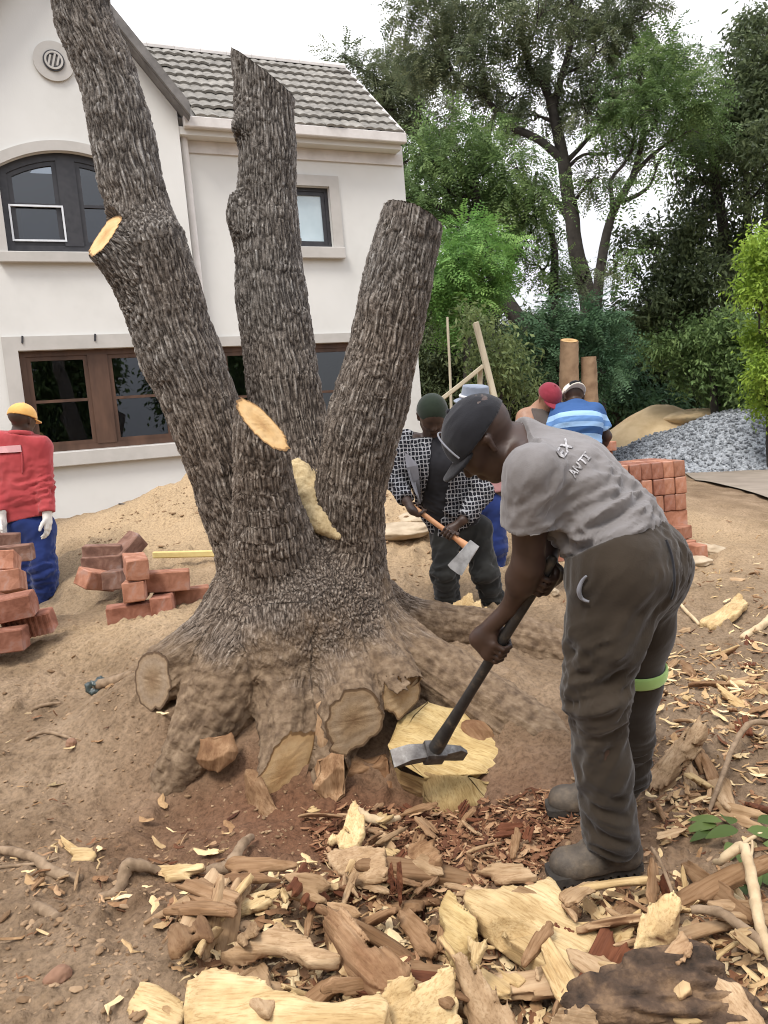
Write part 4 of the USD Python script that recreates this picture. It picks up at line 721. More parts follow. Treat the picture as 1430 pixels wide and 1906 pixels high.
def boot(heel, toe, an, parent, up=(0, 0, 1.0), h=.006, s=1.0):
    f = unit((toe - heel) * (1, 1, 1)); z = unit(np.asarray(up) - f * (np.asarray(up) @ f)); r = np.cross(f, z); L = np.linalg.norm(toe - heel); lc = lambda x, y, zz: heel + f * x + r * y + z * zz
    q = [cap(lc(.04, 0, .055), lc(L * .5, 0, .052), .042, .043, .03), cap(lc(L * .5, 0, .05), lc(L - .055, .004, .042), .046, .042, .03), cap(lc(L - .075, -.012, .04), lc(L - .06, .014, .04), .036, .036, .03), cap(lc(.05, 0, .06), an + z * .03, .044, .047, .03), cap(lc(L * .42, 0, .08), an, .036, .045, .03)]
    bo = obj('boot', sweep_folds(nets(cutf(blob(q), [(lc(0, 0, .022), -z)]), *bounds(q, .02), h), [(lc(L * .62, 0, .08), .05, r, .022, .006), (an, .06, r, .03, .006)], 3), LOOK['boot_leather'], parent, True)
    t = np.linspace(0, 1, 22); ol = [(x, sg * y) for sg in (1, -1) for x, y in (zip(*[(L * (.5 - .5 * np.cos(pi * t)))[::sg], ((.035 + .016 * sstep(.35, .75, t) - .004 * np.sin(pi * t)) * np.sqrt(np.clip(1 - (2 * np.abs(t - .5)) ** 6, 0, 1)))[::sg]]))]
    pg = Polygon(ol).buffer(0); m = poly_ext(pg, .020); w = np.asarray(m.vertices); up_ = trimesh.Trimesh(np.array([lc(a, b, c + .010) for a, b, c in w]), m.faces, process=False); tr = [up_]
    for x in np.linspace(.015, L - .03, 11):
        if L * .40 < x < L * .5: continue
        tp_ = pg.intersection(sbox(x, -.1, x + .014, .1))
        if tp_.area > 0: mm = poly_ext(tp_, .0135); tr.append(trimesh.Trimesh(np.array([lc(a, b, c - .003) for a, b, c in np.asarray(mm.vertices)]), mm.faces, process=False))
    obj('sole', cat(tr), LOOK['boot_sole'], bo); return bo
def base_of(J): c = (J['anL'] + J['anR']) / 2; return P(c[0], c[1], min(J['anL'][2], J['anR'][2]) - .08)
# --- the worker with the mattock, bent over, seen from behind his left side
J = dict(neck=at(968, 836, 2.22), chest=at(1052, 900, 2.17), waist=at(1140, 985, 2.1), pelvis=at(1168, 1045, 2.08), shL=at(990, 893, 1.99), shR=at(1018, 858, 2.33), elL=at(983, 1052, 2.07), wrL=at(953, 1128, 2.2), elR=at(1022, 990, 2.3), wrR=at(1018, 1050, 2.17),
         hipL=at(1148, 1062, 1.99), hipR=at(1192, 1052, 2.16), knL=at(1108, 1292, 1.97), anL=at(1138, 1570, 2.04), knR=at(1180, 1275, 2.25), anR=at(1166, 1462, 2.40))
hc = at(904, 818, 2.2); hf = ortho(-.58 * CR - .74 * CU + .30 * FW, -.78 * CR + .60 * CU - .1 * FW)
ma, mb = at(1030, 1038, 2.06), at(806, 1402, 2.58); md = unit(mb - ma); ml = np.linalg.norm(mb - ma)
def onh(t): return ma + md * ml * t
gL, gR = onh(.40), onh(.09)
w = thing('person', 'worker in a grey printed T-shirt and dark trousers bending over with a mattock', 'person', base_of(J))
bp = torso(J, -.012) + leg(J, 'L') + leg(J, 'R') + arm(J, 'L') + arm(J, 'R') + [cap(J['neck'] + (J['neck'] - J['chest']) * .0, lerp(J['neck'], hc, .75), .062, .060, .03)] + [cap(J['anL'], J['anL'] + (-.10, -.0, -.05), .036, .03), cap(J['anR'], J['anR'] + (-.10, 0, -.05), .036, .03)]
bp += head_prims(hc, hf, .95) + grip(gL, -md, J['wrL'], .019, 1.02, 1, 1) + grip(gR, -md, J['wrR'], .019, 1.0, -1, 1)
obj('body', nets(blob(bp), *bounds(bp), .0058), LOOK['skin_dark'], w, True); eyes(hc, hf, 1, w)
# T-shirt
tq = torso(J, .012, k=.06); hemc = lerp(J['waist'], J['pelvis'], .62); hemn = unit(J['pelvis'] - J['waist']); hemn = unit(hemn - .25 * CU)
ft = cutf(blob(tq), [(hemc, hemn), (lerp(J['neck'], hc, .20), hc - J['neck'])]); sl_ = [ft]
for s, t in (('L', .50), ('R', .5)): e = lerp(J['sh' + s], J['el' + s], t); sl_.append(tapered_end(J['sh' + s], e, .078, .082))
fshirt = ufs(sl_, .03); lo, hi = bounds(tq + arm(J, 'L') + arm(J, 'R'), .04)
fd = unit(.95 * CR + .42 * CU); fd2 = unit(.8 * CR - .5 * CU)
ms = sweep_folds(nets(fshirt, lo, hi, .0062), [(at(1110, 1000, 2.0), .15, fd, .042, .040), (at(1150, 945, 2.0), .14, unit(.8 * CR + .55 * CU), .045, .034), (at(1040, 950, 2.0), .12, unit(CR + .9 * CU), .05, .026), (at(985, 930, 1.95), .10, unit(.3 * CR + CU), .04, .016), (at(1010, 815, 2.1), .10, fd2, .05, .010)], 11)
sh = obj('t_shirt', ms, LOOK['grey_tee'], w, True)
obj('collar', tube([lerp(J['neck'], hc, .22) + .068 * (np.cos(a) * frame(hc - J['neck'])[0] + np.sin(a) * frame(hc - J['neck'])[1]) for a in np.linspace(0, 2 * pi, 25)], .008, 7), LOOK['grey_tee'], sh, True)
# lettering on its back, laid on the cloth
skt = cKDTree(ms.vertices); sn = vnormals(ms)
def print_text(text, px, py, ang, h, bold=True):
    m = meshkit.text_mesh(text, h, .0016, bold).subdivide_to_size(.012); v = np.asarray(m.vertices); v = v - np.append((v[:, :2].max(0) + v[:, :2].min(0)) / 2, 0)
    c, s = cos(ang), sin(ang); r_, u_ = c * CR + s * CU, -s * CR + c * CU; o = at(px, py, 2.0); p = o + v[:, :1] * r_ + v[:, 1:2] * u_; d = p - CC; d /= np.linalg.norm(d, axis=1, keepdims=True)
    t = np.full(len(v), 1.6)
    for _ in range(40): t += np.clip(fshirt(CC + d * t[:, None]), -.04, .04) * .85
    p = CC + d * t[:, None]; dd, i = skt.query(p, k=5); q = ms.vertices[i].mean(1); n = sn[i].mean(1); n /= np.linalg.norm(n, axis=1, keepdims=True)
    return trimesh.Trimesh(p + n * (((q - p) * n).sum(1)[:, None] + .002 + v[:, 2:]), m.faces, process=False)
obj('shirt_print', print_text('ANTI', 1078, 866, radians(50), .021), LOOK['print_white'], sh)
obj('shirt_print', print_text('EX', 1050, 836, radians(50), .026), LOOK['print_white'], sh)
# trousers
tr = [cap(J['hipL'], J['hipR'], .128, .128, .06), cap(J['pelvis'], lerp(J['pelvis'], J['waist'], .55), .135, .128, .06), cap(lerp(J['hipL'], J['hipR'], .25) + .025 * CR - .01 * CU, lerp(J['hipL'], J['hipR'], .75) + .025 * CR - .01 * CU, .115, k=.06)]
for s, g in (('L', .024), ('R', .020)):
    h, n, a = J['hip' + s], J['kn' + s], J['an' + s]; a2 = a + (0, 0, .03); mid = lerp(n, a2, .5)
    tr += [cap(h, lerp(h, n, .5), .112 + .0, .098, .05), cap(lerp(h, n, .5), n, .098, .056 + g, .05), cap(n, mid, .056 + g, .047 + g, .04), cap(mid, a2, .047 + g, .056 + g * .9, .04)]
ftr = cutf(blob(tr), [(lerp(J['pelvis'], J['waist'], .82), J['waist'] - J['pelvis']), (J['anL'] + (0, 0, -.030), (.12, 0, -1))])
frr = lambda p: np.where((p[:, 1] > 2.24) & (p[:, 2] < J['anR'][2] + .01), np.maximum(ftr(p), J['anR'][2] + .0 - p[:, 2]), ftr(p))
mt = sweep_folds(nets(frr, *bounds(tr, .04), .0064), [(at(1125, 1300, 1.9), .15, unit(CR + .35 * CU), .05, .030), (at(1135, 1560, 1.95), .11, unit(CR - .35 * CU), .05, .030), (at(1180, 1150, 1.9), .2, unit(.5 * CR + .8 * CU), .07, .022), (at(1110, 1430, 1.95), .14, unit(.4 * CR + CU), .06, .018), (at(1255, 1060, 2.0), .12, unit(.25 * CR + CU), .03, .018), (at(1185, 1450, 2.3), .14, unit(CR + .2 * CU), .045, .028), (at(1090, 1240, 1.9), .1, unit(CR + .5 * CU), .04, .02)], 23)
tw = obj('trousers', mt, LOOK['dark_trousers'], w, True)
tkt, tn = cKDTree(mt.vertices), vnormals(mt)
def on_cloth(px, py, off=.004, kt=None, m=None, nn=None):
    d = unit(ray(px, py)); m = mt if m is None else m; v = np.asarray(m.vertices); q = v - CC; al = q @ d; pe = np.linalg.norm(q - al[:, None] * d, axis=1); c = np.nonzero(pe < .009)[0]; c = c if len(c) else [pe.argmin()]; i = c[np.argmin(al[c])]; return CC + d * (al[i] - off)
obj('pocket_lining', tube([on_cloth(*q, .006) for q in ((1092, 1072), (1082, 1085), (1078, 1100), (1083, 1114), (1097, 1120))], [.003, .005, .006, .005, .003], 6, 14), LOOK['pocket_grey'], tw, True)
obj('pocket_seam', tube([on_cloth(*q, .002) for q in ((1240, 1005), (1252, 1040), (1256, 1080), (1250, 1115))], .0035, 5, 12), LOOK['black_cloth'], tw, True)
kc = lerp(J['hipR'], J['knR'], .86); kx, ky, kz = frame(J['knR'] - J['hipR']); kp = []
for a in np.linspace(0, 2 * pi, 29):
    d = np.cos(a) * kx + np.sin(a) * ky; t = .06
    for _ in range(30): t += float(np.clip(-ftr((kc + d * t)[None])[0], -.02, .02))
    kp.append(kc + d * (t + .006))
kr = tube(kp, .006, 8); vv = np.asarray(kr.vertices); cl = np.array(kp)[np.arange(len(vv) - 2) // 8]; e_ = vv[:-2] - cl; e_ = e_ + 2.4 * (e_ @ kz)[:, None] * kz; vv[:-2] = cl + e_
obj('knee_band', trimesh.Trimesh(vv, kr.faces, process=False), LOOK['lime_band'], tw, True)
gzL = gz(*onz(1110, 1640)[:2])
tL, hL = onz(1012, 1632, .01), onz(1196, 1632, .02); tL[1] += .0
for o, (he, to, an) in {'L': (P(J['anL'][0] + .085, J['anL'][1] + .01, 0), P(J['anL'][0] - .185, J['anL'][1] - .005, 0), J['anL']), 'R': (P(J['anR'][0] + .02, J['anR'][1] + .02, 0), P(J['anR'][0] - .26, J['anR'][1] + .04, 0), J['anR'])}.items():
    zb_ = an[2] - .090; he[2] = zb_; to[2] = zb_ - .005; boot(he, to, an, w, h=.0055)
ck = cap_parts(hc, hf, .99, LOOK['black_cap'], w)
q0 = np.stack(hf, 1); obj('cap_piping', tube([hc + q0 @ (1.0 * P(.099 * np.cos(a), .070, .034 + .083 * np.sin(a))) for a in np.linspace(.05, pi - .05, 17)], .0028, 6), LOOK['pocket_grey'], ck, True)
# mattock
surf('black_handle', [(.3, (.012, .011, .011)), (.55, (.028, .025, .022)), (.72, (.12, .09, .06))], scale=18, rough=.55, bump=.3, spec=.4)
mat('steel', {'tc': ('texture_coordinate', {}), 'n': ('noise_texture', {'scale': 22, 'detail': 6, 'roughness': .65}), 'r': ('rgb_ramp', {'ramp': [(.3, (.05, .042, .038)), (.55, (.14, .13, .12)), (.75, (.30, .29, .27))]}), 'rr': ('map_range', {'to_min': .35, 'to_max': .7}), 'b': ('bump', {'strength': .3, 'distance': .002}), 'p': ('principled_bsdf', {'metallic': .75})},
    [('tc.object', 'n.vector'), ('n.fac', 'r.fac'), ('n.fac', 'rr.value'), ('r.color', 'p.base_color'), ('rr.result', 'p.roughness'), ('n.fac', 'b.height'), ('b.normal', 'p.normal')])
mk = thing('mattock', 'black handled mattock held by the bending worker, its head on the chopped root', 'mattock', mb)
obj('handle', tube([onh(t) for t in (0, .02, .3, .6, .82, .94, 1.0)], [.012, .0175, .0165, .0165, .021, .026, .027], 12, 24), LOOK['black_handle'], mk, True)
e1 = unit(at(740, 1404, 2.5) - at(812, 1415, 2.58)); e1 = unit(e1 - md * (e1 @ md)); e2 = np.cross(md, e1); hb = onh(.995)
def mp_(a, b, c): return hb + a * e1 + b * e2 + c * md     # along the blade, across, along the handle
hd = [m3.Manifold.hull_points(np.array([mp_(a, b, c) for a, b, c in pts])) for pts in (
    [(sx * .036, sy * .030, sz) for sx in (-1, 1) for sy in (-1, 1) for sz in (-.028, .028)] + [(sx * .028, sy * .036, sz) for sx in (-1, 1) for sy in (-1, 1) for sz in (-.02, .02)],
    [(.03, sy * .026, sz) for sy in (-1, 1) for sz in (-.016, .016)] + [(.145, sy * .034, sz) for sy in (-1, 1) for sz in (.030, .034)] + [(.09, sy * .030, sz) for sy in (-1, 1) for sz in (-.008, .014)],
    [(-.03, sy * .022, sz) for sy in (-1, 1) for sz in (-.018, .018)] + [(-.135, sy * .006, sz) for sy in (-1, 1) for sz in (.004, .052)] + [(-.10, sy * .010, sz) for sy in (-1, 1) for sz in (-.022, .045)])]
obj('head', hd[0] + hd[1] + hd[2], LOOK['steel'], mk, 40)
# --- the man with the axe, facing us behind the tree
def simple_boots(J, w, dirs, h=.011):
    for s in 'LR':
        a = J['an' + s]; d = unit(np.asarray(dirs[s], float) * (1, 1, 0)); z = a[2] - .085; boot(P(a[0], a[1], z) - d * .06, P(a[0], a[1], z) + d * .20, a, w, h=h)
def legs_cloth(J, h, mt, w, folds, sd, g=.03, name='trousers', top=.8, bulk=1.0):
    tr = [cap(J['hipL'], J['hipR'], .115 * bulk, k=.06), cap(J['pelvis'], lerp(J['pelvis'], J['waist'], .6), .125 * bulk, .115 * bulk, .06)]
    for s in 'LR':
        hh, n, a = J['hip' + s], J['kn' + s], J['an' + s]; tr += [cap(hh, n, .100 * bulk, .058 + g, .05), cap(n, a, .058 + g, .05 + g, .04)]
    f = cutf(blob(tr), [(lerp(J['pelvis'], J['waist'], top), J['waist'] - J['pelvis']), (P(0, 0, min(J['anL'][2], J['anR'][2]) - .05), (0, 0, -1))])
    for s in 'LR': folds = folds + [(J['kn' + s], .16, unit(CR + .3 * CU), .06, .03), (lerp(J['kn' + s], J['an' + s], .8), .14, unit(CR + .1 * CU), .045, .035), (lerp(J['hip' + s], J['kn' + s], .4), .2, unit(.4 * CR + CU), .08, .02)]
    return obj(name, sweep_folds(nets(f, *bounds(tr, .04), h), folds, sd), mt, w, True)
def top_cloth(J, h, mt, w, folds, sd, g=.014, sleeves=1.0, hem=.5, name='shirt', cuff=.062, sl0=.078, both=True):
    tq = torso(J, g, k=.06); fs = [cutf(blob(tq), [(lerp(J['waist'], J['pelvis'], hem), J['pelvis'] - J['waist']), (J['neck'] + (J['neck'] - J['chest']) * .12, J['neck'] - J['chest'])])]
    for s in 'LR':
        if sleeves >= 1: fs += [blob([cap(J['sh' + s], J['el' + s], sl0, .066)]), tapered_end(J['el' + s], lerp(J['el' + s], J['wr' + s], .92), .066, cuff * .8)]
        elif sleeves > 0: fs.append(tapered_end(J['sh' + s], lerp(J['sh' + s], J['el' + s], sleeves), sl0, sl0))
    f = ufs(fs, .035); lo, hi = bounds(tq + arm(J, 'L') + arm(J, 'R'), .05)
    m = sweep_folds(nets(f, lo, hi, h), folds, sd); return obj(name, m, mt, w, True), m, f
Y = 5.0
J = dict(neck=at(808, 822, 5.02), chest=at(812, 868, 4.98), waist=at(832, 940, 5.06), pelvis=at(856, 985, 5.12), shR=at(757, 822, 5.03), shL=at(868, 838, 5.05), elR=at(740, 898, 4.95), wrR=at(757, 932, 4.80), elL=at(898, 920, 4.95), wrL=at(862, 968, 4.82),
         hipR=at(832, 990, 5.1), hipL=at(885, 988, 5.14), knR=at(828, 1066, 4.98), anR=at(836, 1140, 5.05), knL=at(903, 1066, 5.05), anL=at(922, 1130, 5.15))
hc = at(804, 775, 4.95); hf = ortho(.10 * CR - .62 * CU - .75 * FW, .05 * CR + .8 * CU - .6 * FW)
aa, ab = at(768, 942, 4.82), at(876, 1022, 4.72); adr = unit(ab - aa); al = np.linalg.norm(ab - aa)
w = thing('person', 'man in a black beanie and plaid shirt holding an axe beside the trunk', 'person', base_of(J))
bp = torso(J, -.014) + leg(J, 'L') + leg(J, 'R') + arm(J, 'L') + arm(J, 'R') + [cap(J['neck'], hc, .058, .06, .03)] + head_prims(hc, hf) + grip(aa + adr * al * .06, adr, J['wrR'], .017, 1.08, 1, 1) + grip(aa + adr * al * .62, adr, J['wrL'], .019, 1.08, -1, 1)
obj('body', nets(blob(bp), *bounds(bp), .0085), LOOK['skin_dark'], w, True); eyes(hc, hf, 1, w)
F1 = [(J['chest'], .25, unit(.3 * CR + CU), .06, .02), (J['waist'], .2, unit(CR - .4 * CU), .06, .03), (J['elR'], .14, unit(CR + .4 * CU), .04, .022), (J['elL'], .14, unit(CR - .4 * CU), .04, .022)]
top_cloth(J, .010, LOOK['black_cloth'], w, F1, 31, g=.008, sleeves=0, hem=.9, name='dark_t_shirt')
ss = unit(J['shL'] - J['shR']); ff = unit(np.cross(ss, J['neck'] - J['waist'])); ff = ff if ff @ FW < 0 else -ff
tq = torso(J, .026, k=.06); fo = cutf(blob(tq), [(lerp(J['waist'], J['pelvis'], .75), J['pelvis'] - J['waist']), (J['neck'] + (J['neck'] - J['chest']) * .05, J['neck'] - J['chest'])])
def jacket(p):                            # open at the front
    d = fo(p); x = (p - J['chest']) @ ss; y = (p - J['chest']) @ ff; return np.maximum(d, np.minimum(y, .072 - np.abs(x - .01)))
sls = [jacket]
for s in 'LR': sls += [blob([cap(J['sh' + s], J['el' + s], .080, .066)]), tapered_end(J['el' + s], lerp(J['el' + s], J['wr' + s], .95), .066, .052)]
mj = sweep_folds(nets(ufs(sls, .03), *bounds(tq + arm(J, 'L') + arm(J, 'R'), .06), .0095), F1, 33)
jk = obj('plaid_shirt', mj, LOOK['plaid'], w, True)
# its pale lining turned out at the front
kj = cKDTree(mj.vertices)
def front_at(px, py, off): 
    d = unit(ray(px, py)); q = np.asarray(mj.vertices) - CC; al_ = q @ d; pe = np.linalg.norm(q - al_[:, None] * d, axis=1); c = np.nonzero(pe < .03)[0]; c = c if len(c) else [pe.argmin()]; return CC + d * (al_[c].min() - off)
rows = [[(753, 842), (763, 848)], [(757, 870), (778, 866)], [(766, 900), (781, 890)], [(775, 922), (783, 915)], [(781, 938), (784, 937)]]
gv = np.array([[front_at(*(np.array(a) * (1 - t) + np.array(b) * t), .012) for t in np.linspace(0, 1, 5)] for a, b in [tuple(r) for r in rows]]); gv = gv.reshape(-1, 3); gf = [[i * 5 + j, i * 5 + j + 1, (i + 1) * 5 + j + 1, (i + 1) * 5 + j] for i in range(4) for j in range(4)]
gf = np.array(gf); n0 = len(gv); gv2 = np.vstack([gv, gv + FW * .006]); gf2 = np.vstack([gf, gf[:, ::-1] + n0]); obj('lining', (gv2, gf2), LOOK['pocket_grey'], jk)
legs_cloth(J, .011, LOOK['black_trousers'], w, [], 35, g=.028)
simple_boots(J, w, {'L': (.3, -1, 0), 'R': (-.1, -1, 0)})
q0 = np.stack(hf, 1)
def beanie(p):
    l = (p - hc) @ q0; e = (l - (0, -.008, .036)) / (.101, .117, .112); d = (np.linalg.norm(e, axis=1) - 1) * .1; return np.maximum(d, .028 - l[:, 2] - .12 * l[:, 1])
obj('beanie', nets(beanie, hc - .24, hc + .24, .008), LOOK['green_beanie'], w, True)
ax = thing('axe', 'wooden handled axe with a grey steel head held by the man in the plaid shirt', 'axe', ab)
surf('axe_handle', [(.3, (.42, .185, .085)), (.6, (.60, .32, .16))], scale=8, rough=.5, bump=.15, spec=.4)
obj('handle', tube([aa - adr * .05, aa + adr * al * .3, aa + adr * al * .75, aa + adr * al * .93, ab + adr * .035], [.017, .016, .018, .026, .026], 10, 16), LOOK['axe_handle'], ax, True)
bd = unit(at(866, 1072, 4.7) - at(878, 1018, 4.72)); bd = unit(bd - adr * (bd @ adr)); bs = np.cross(adr, bd)
def ap(a, b, c): return ab + a * bd + b * bs + c * adr
hd = m3.Manifold.hull_points(np.array([ap(a, b, c) for a, b, c in [(-.045, sy * .030, sz) for sy in (-1, 1) for sz in (-.034, .034)] + [(.035, sy * .030, sz) for sy in (-1, 1) for sz in (-.036, .036)] + [(.09, sy * .016, sz) for sy in (-1, 1) for sz in (-.045, .045)]]))
hd2 = m3.Manifold.hull_points(np.array([ap(a, b, c) for a, b, c in [(.085, sy * .0165, sz) for sy in (-1, 1) for sz in (-.045, .045)] + [(.165, sy * .002, sz) for sy in (-1, 1) for sz in (-.055, .055)] + [(.172, 0, sz) for sz in (-.03, .03)]]))
surf('bright_steel', [(.3, (.20, .20, .20)), (.6, (.36, .36, .36))], scale=16, rough=.5, bump=.2, spec=.6); obj('head', hd + hd2, LOOK['bright_steel'], ax, 40)

# --- a man in a bucket hat half hidden behind them
J = dict(neck=at(892, 790, 6.0), chest=at(895, 835, 6.0), waist=at(900, 900, 6.05), pelvis=at(902, 940, 6.05), shR=at(860, 800, 6.0), shL=at(928, 800, 6.05), elR=at(855, 850, 5.95), wrR=at(868, 895, 5.85), elL=at(940, 850, 6.0), wrL=at(937, 800, 5.9),
         hipR=at(882, 945, 6.05), hipL=at(920, 945, 6.05), knR=at(884, 1020, 6.0), anR=at(884, 1092, 6.05), knL=at(922, 1020, 6.0), anL=at(922, 1090, 6.05))
hc = at(884, 752, 6.0); hf = ortho(.2 * CR - .3 * CU - FW, CU - .2 * FW)
w = thing('person', 'man in a grey bucket hat, mostly hidden behind the bending worker', 'person', base_of(J))
bp = torso(J, -.014) + leg(J, 'L') + leg(J, 'R') + arm(J, 'L') + arm(J, 'R') + [cap(J['neck'], hc, .058, .06, .03)] + head_prims(hc, hf) + open_hand(J['wrR'], J['wrR'] - J['elR'], CR) + open_hand(J['wrL'], J['wrL'] - J['elL'], -CR)
obj('body', nets(blob(bp), *bounds(bp), .011), LOOK['skin_dark'], w, True); eyes(hc, hf, 1, w)
top_cloth(J, .012, LOOK['pink_cloth'], w, [], 41, sleeves=.5, hem=.4); legs_cloth(J, .012, LOOK['blue_trousers'], w, [], 42); simple_boots(J, w, {'L': (0, -1, 0), 'R': (0, -1, 0)})
q0 = np.stack(hf, 1)
def hat(p):
    l = (p - hc) @ q0; r = np.hypot(l[:, 0], l[:, 1] * .92); crown = np.maximum(r - (.112 - .12 * np.maximum(l[:, 2] - .04, 0)), np.maximum(l[:, 2] - .142, .02 - l[:, 2])); br = np.maximum(np.maximum(r - .165, .09 - r), np.abs(l[:, 2] - .045 + .45 * (r - .1)) - .006); return smin(crown, br, .015) * .9
ht = obj('bucket_hat', nets(hat, hc - .27, hc + .27, .008), LOOK['grey_hat'], w, True)
tq_ = [hc + q0 @ P(.1145 * np.cos(a), .122 * np.sin(a), .062) for a in np.linspace(0, 2 * pi, 30)]; obj('hat_band', tube(tq_, .011, 6), LOOK['white_cloth'], ht, True)

# --- man in a maroon cap and vest
J = dict(neck=at(1006, 762, 7.0), chest=at(1000, 800, 6.95), waist=at(1003, 860, 7.05), pelvis=at(1008, 900, 7.1), shR=at(973, 776, 7.0), shL=at(1036, 782, 7.05), elR=at(966, 830, 6.95), wrR=at(1005, 858, 6.8), elL=at(1046, 835, 6.95), wrL=at(1035, 862, 6.8),
         hipR=at(990, 905, 7.1), hipL=at(1026, 905, 7.1), knR=at(988, 970, 7.0), anR=at(990, 1035, 7.1), knL=at(1028, 970, 7.0), anL=at(1030, 1035, 7.1))
hc = at(1021, 741, 6.93); hf = ortho(.38 * CR - .72 * CU - .55 * FW, .2 * CR + .8 * CU - .6 * FW)
w = thing('person', 'bare armed man in a maroon cap and dark vest stooping behind the brick stack', 'person', base_of(J))
bp = torso(J, -.008) + leg(J, 'L') + leg(J, 'R') + arm(J, 'L', .008) + arm(J, 'R', .008) + [cap(J['neck'], hc, .066, .064, .04)] + head_prims(hc, hf) + open_hand(J['wrR'], J['wrR'] - J['elR'], -CU) + open_hand(J['wrL'], J['wrL'] - J['elL'], -CU)
obj('body', nets(blob(bp), *bounds(bp), .011), LOOK['skin_tan'], w, True); eyes(hc, hf, 1, w)
tq = torso(J, .012, k=.06); fo = cutf(blob(tq), [(lerp(J['waist'], J['pelvis'], .6), J['pelvis'] - J['waist']), (J['neck'] + (J['chest'] - J['neck']) * .12, J['neck'] - J['chest'])] + [(lerp(J['sh' + s], J['neck'], .48), J['sh' + s] - J['neck'] + .25 * (J['sh' + s] - J['chest'])) for s in 'LR'])
obj('vest', sweep_folds(nets(fo, *bounds(tq, .05), .011), [(J['waist'], .2, CR, .05, .02)], 51), LOOK['brown_vest'], w, True)
legs_cloth(J, .013, LOOK['dark_trousers'], w, [], 52); simple_boots(J, w, {'L': (.2, -1, 0), 'R': (0, -1, 0)}); cap_parts(hc, hf, 1.06, LOOK['maroon_cap'], w)

# --- man in a striped shirt with his back to us
J = dict(neck=at(1072, 758, 6.85), chest=at(1076, 790, 6.72), waist=at(1082, 842, 6.7), pelvis=at(1084, 880, 6.72), shL=at(1040, 774, 6.85), shR=at(1110, 772, 6.85), elL=at(1022, 822, 6.8), wrL=at(1040, 855, 6.95), elR=at(1130, 812, 6.85), wrR=at(1108, 850, 7.0),
         hipL=at(1064, 885, 6.72), hipR=at(1102, 885, 6.72), knL=at(1062, 955, 6.72), anL=at(1062, 1028, 6.75), knR=at(1104, 955, 6.72), anR=at(1104, 1028, 6.75))
hc = at(1068, 741, 6.93); hf = ortho(-.05 * CR - .55 * CU + .85 * FW, .85 * CU + .5 * FW)
w = thing('person', 'man in a blue striped shirt and backward cream cap, seen from behind', 'person', base_of(J))
bp = torso(J, -.014) + leg(J, 'L') + leg(J, 'R') + arm(J, 'L') + arm(J, 'R') + [cap(J['neck'], hc, .058, .06, .03)] + head_prims(hc, hf) + open_hand(J['wrL'], J['wrL'] - J['elL'], CR) + open_hand(J['wrR'], J['wrR'] - J['elR'], -CR)
obj('body', nets(blob(bp), *bounds(bp), .011), LOOK['skin_dark'], w, True); eyes(hc, hf, 1, w)
tq = torso(J, .018, k=.06); fs = [cutf(blob(tq), [(lerp(J['waist'], J['pelvis'], .5), J['pelvis'] - J['waist']), (lerp(J['neck'], hc, .2), J['neck'] - J['chest'])])] + [tapered_end(J['sh' + s], lerp(J['sh' + s], J['el' + s], .72), .082, .076) for s in 'LR']
m = sweep_folds(nets(ufs(fs, .04), *bounds(tq + arm(J, 'L') + arm(J, 'R'), .05), .010), [(J['chest'], .25, unit(CR + .2 * CU), .07, .016)], 61)
ax_ = unit(J['neck'] - J['waist'] + .4 * CU); tt_ = (m.vertices - J['waist']) @ ax_; obj('striped_shirt', m, LOOK['stripes'], w, True, {'band': np.clip((tt_ + .02) / .42, 0, 1)})
legs_cloth(J, .013, LOOK['dark_trousers'], w, [], 62); simple_boots(J, w, {'L': (0, 1, 0), 'R': (0, 1, 0)}); ck = cap_parts(hc, hf, 1.06, LOOK['cream_cap'], w, back=True)
obj('cap_opening', tube([hc + np.stack(hf, 1) @ (1.06 * P(.05 * np.cos(a), -.117 + .01 * np.abs(np.cos(a)), .055 + .028 * np.sin(a))) for a in np.linspace(.1, pi - .1, 9)], .011, 6), LOOK['black_cloth'], ck, True)

# --- man in a red jacket, left, seen from behind
J = dict(neck=at(38, 812, 6.2), chest=at(36, 858, 6.22), waist=at(42, 920, 6.2), pelvis=at(55, 966, 6.2), shL=at(-14, 832, 6.2), shR=at(78, 836, 6.2), elL=at(-16, 900, 6.15), wrL=at(2, 960, 6.05), elR=at(84, 905, 6.15), wrR=at(88, 958, 6.08),
         hipL=at(42, 985, 6.2), hipR=at(76, 982, 6.2), knL=at(62, 1062, 6.2), anL=at(72, 1128, 6.25), knR=at(82, 1062, 6.12), anR=at(88, 1130, 6.15))
hc = at(41, 783, 6.2); hf = ortho(.30 * CR - .12 * CU + FW, CU)
w = thing('person', 'man in a red jacket, blue trousers and yellow cap walking away beside the house', 'person', base_of(J))
bp = torso(J, -.014) + leg(J, 'L') + leg(J, 'R') + arm(J, 'L') + arm(J, 'R') + [cap(J['neck'], hc, .062, .062, .03)] + head_prims(hc, hf)
obj('body', nets(blob(bp), *bounds(bp), .010), LOOK['skin_dark'], w, True); eyes(hc, hf, 1, w)
FR = [(J['elR'], .16, unit(CR + .35 * CU), .045, .03), (J['chest'], .3, unit(.2 * CR + CU), .10, .016), (J['waist'], .2, unit(CR + .2 * CU), .07, .022)]
jk, mj, fj = top_cloth(J, .010, LOOK['red_jacket'], w, FR, 71, g=.026, sleeves=1.0, hem=.95, name='jacket', cuff=.075, sl0=.088)
obj('jacket_collar', tube([lerp(J['neck'], hc, .18) + .076 * (np.cos(a) * CR + np.sin(a) * FW) for a in np.linspace(0, 2 * pi, 21)], .022, 8), LOOK['red_jacket'], jk, True)
hemq = lerp(J['waist'], J['pelvis'], .90); sel = np.abs((mj.vertices - hemq) @ unit(J['pelvis'] - J['waist'])) < .03
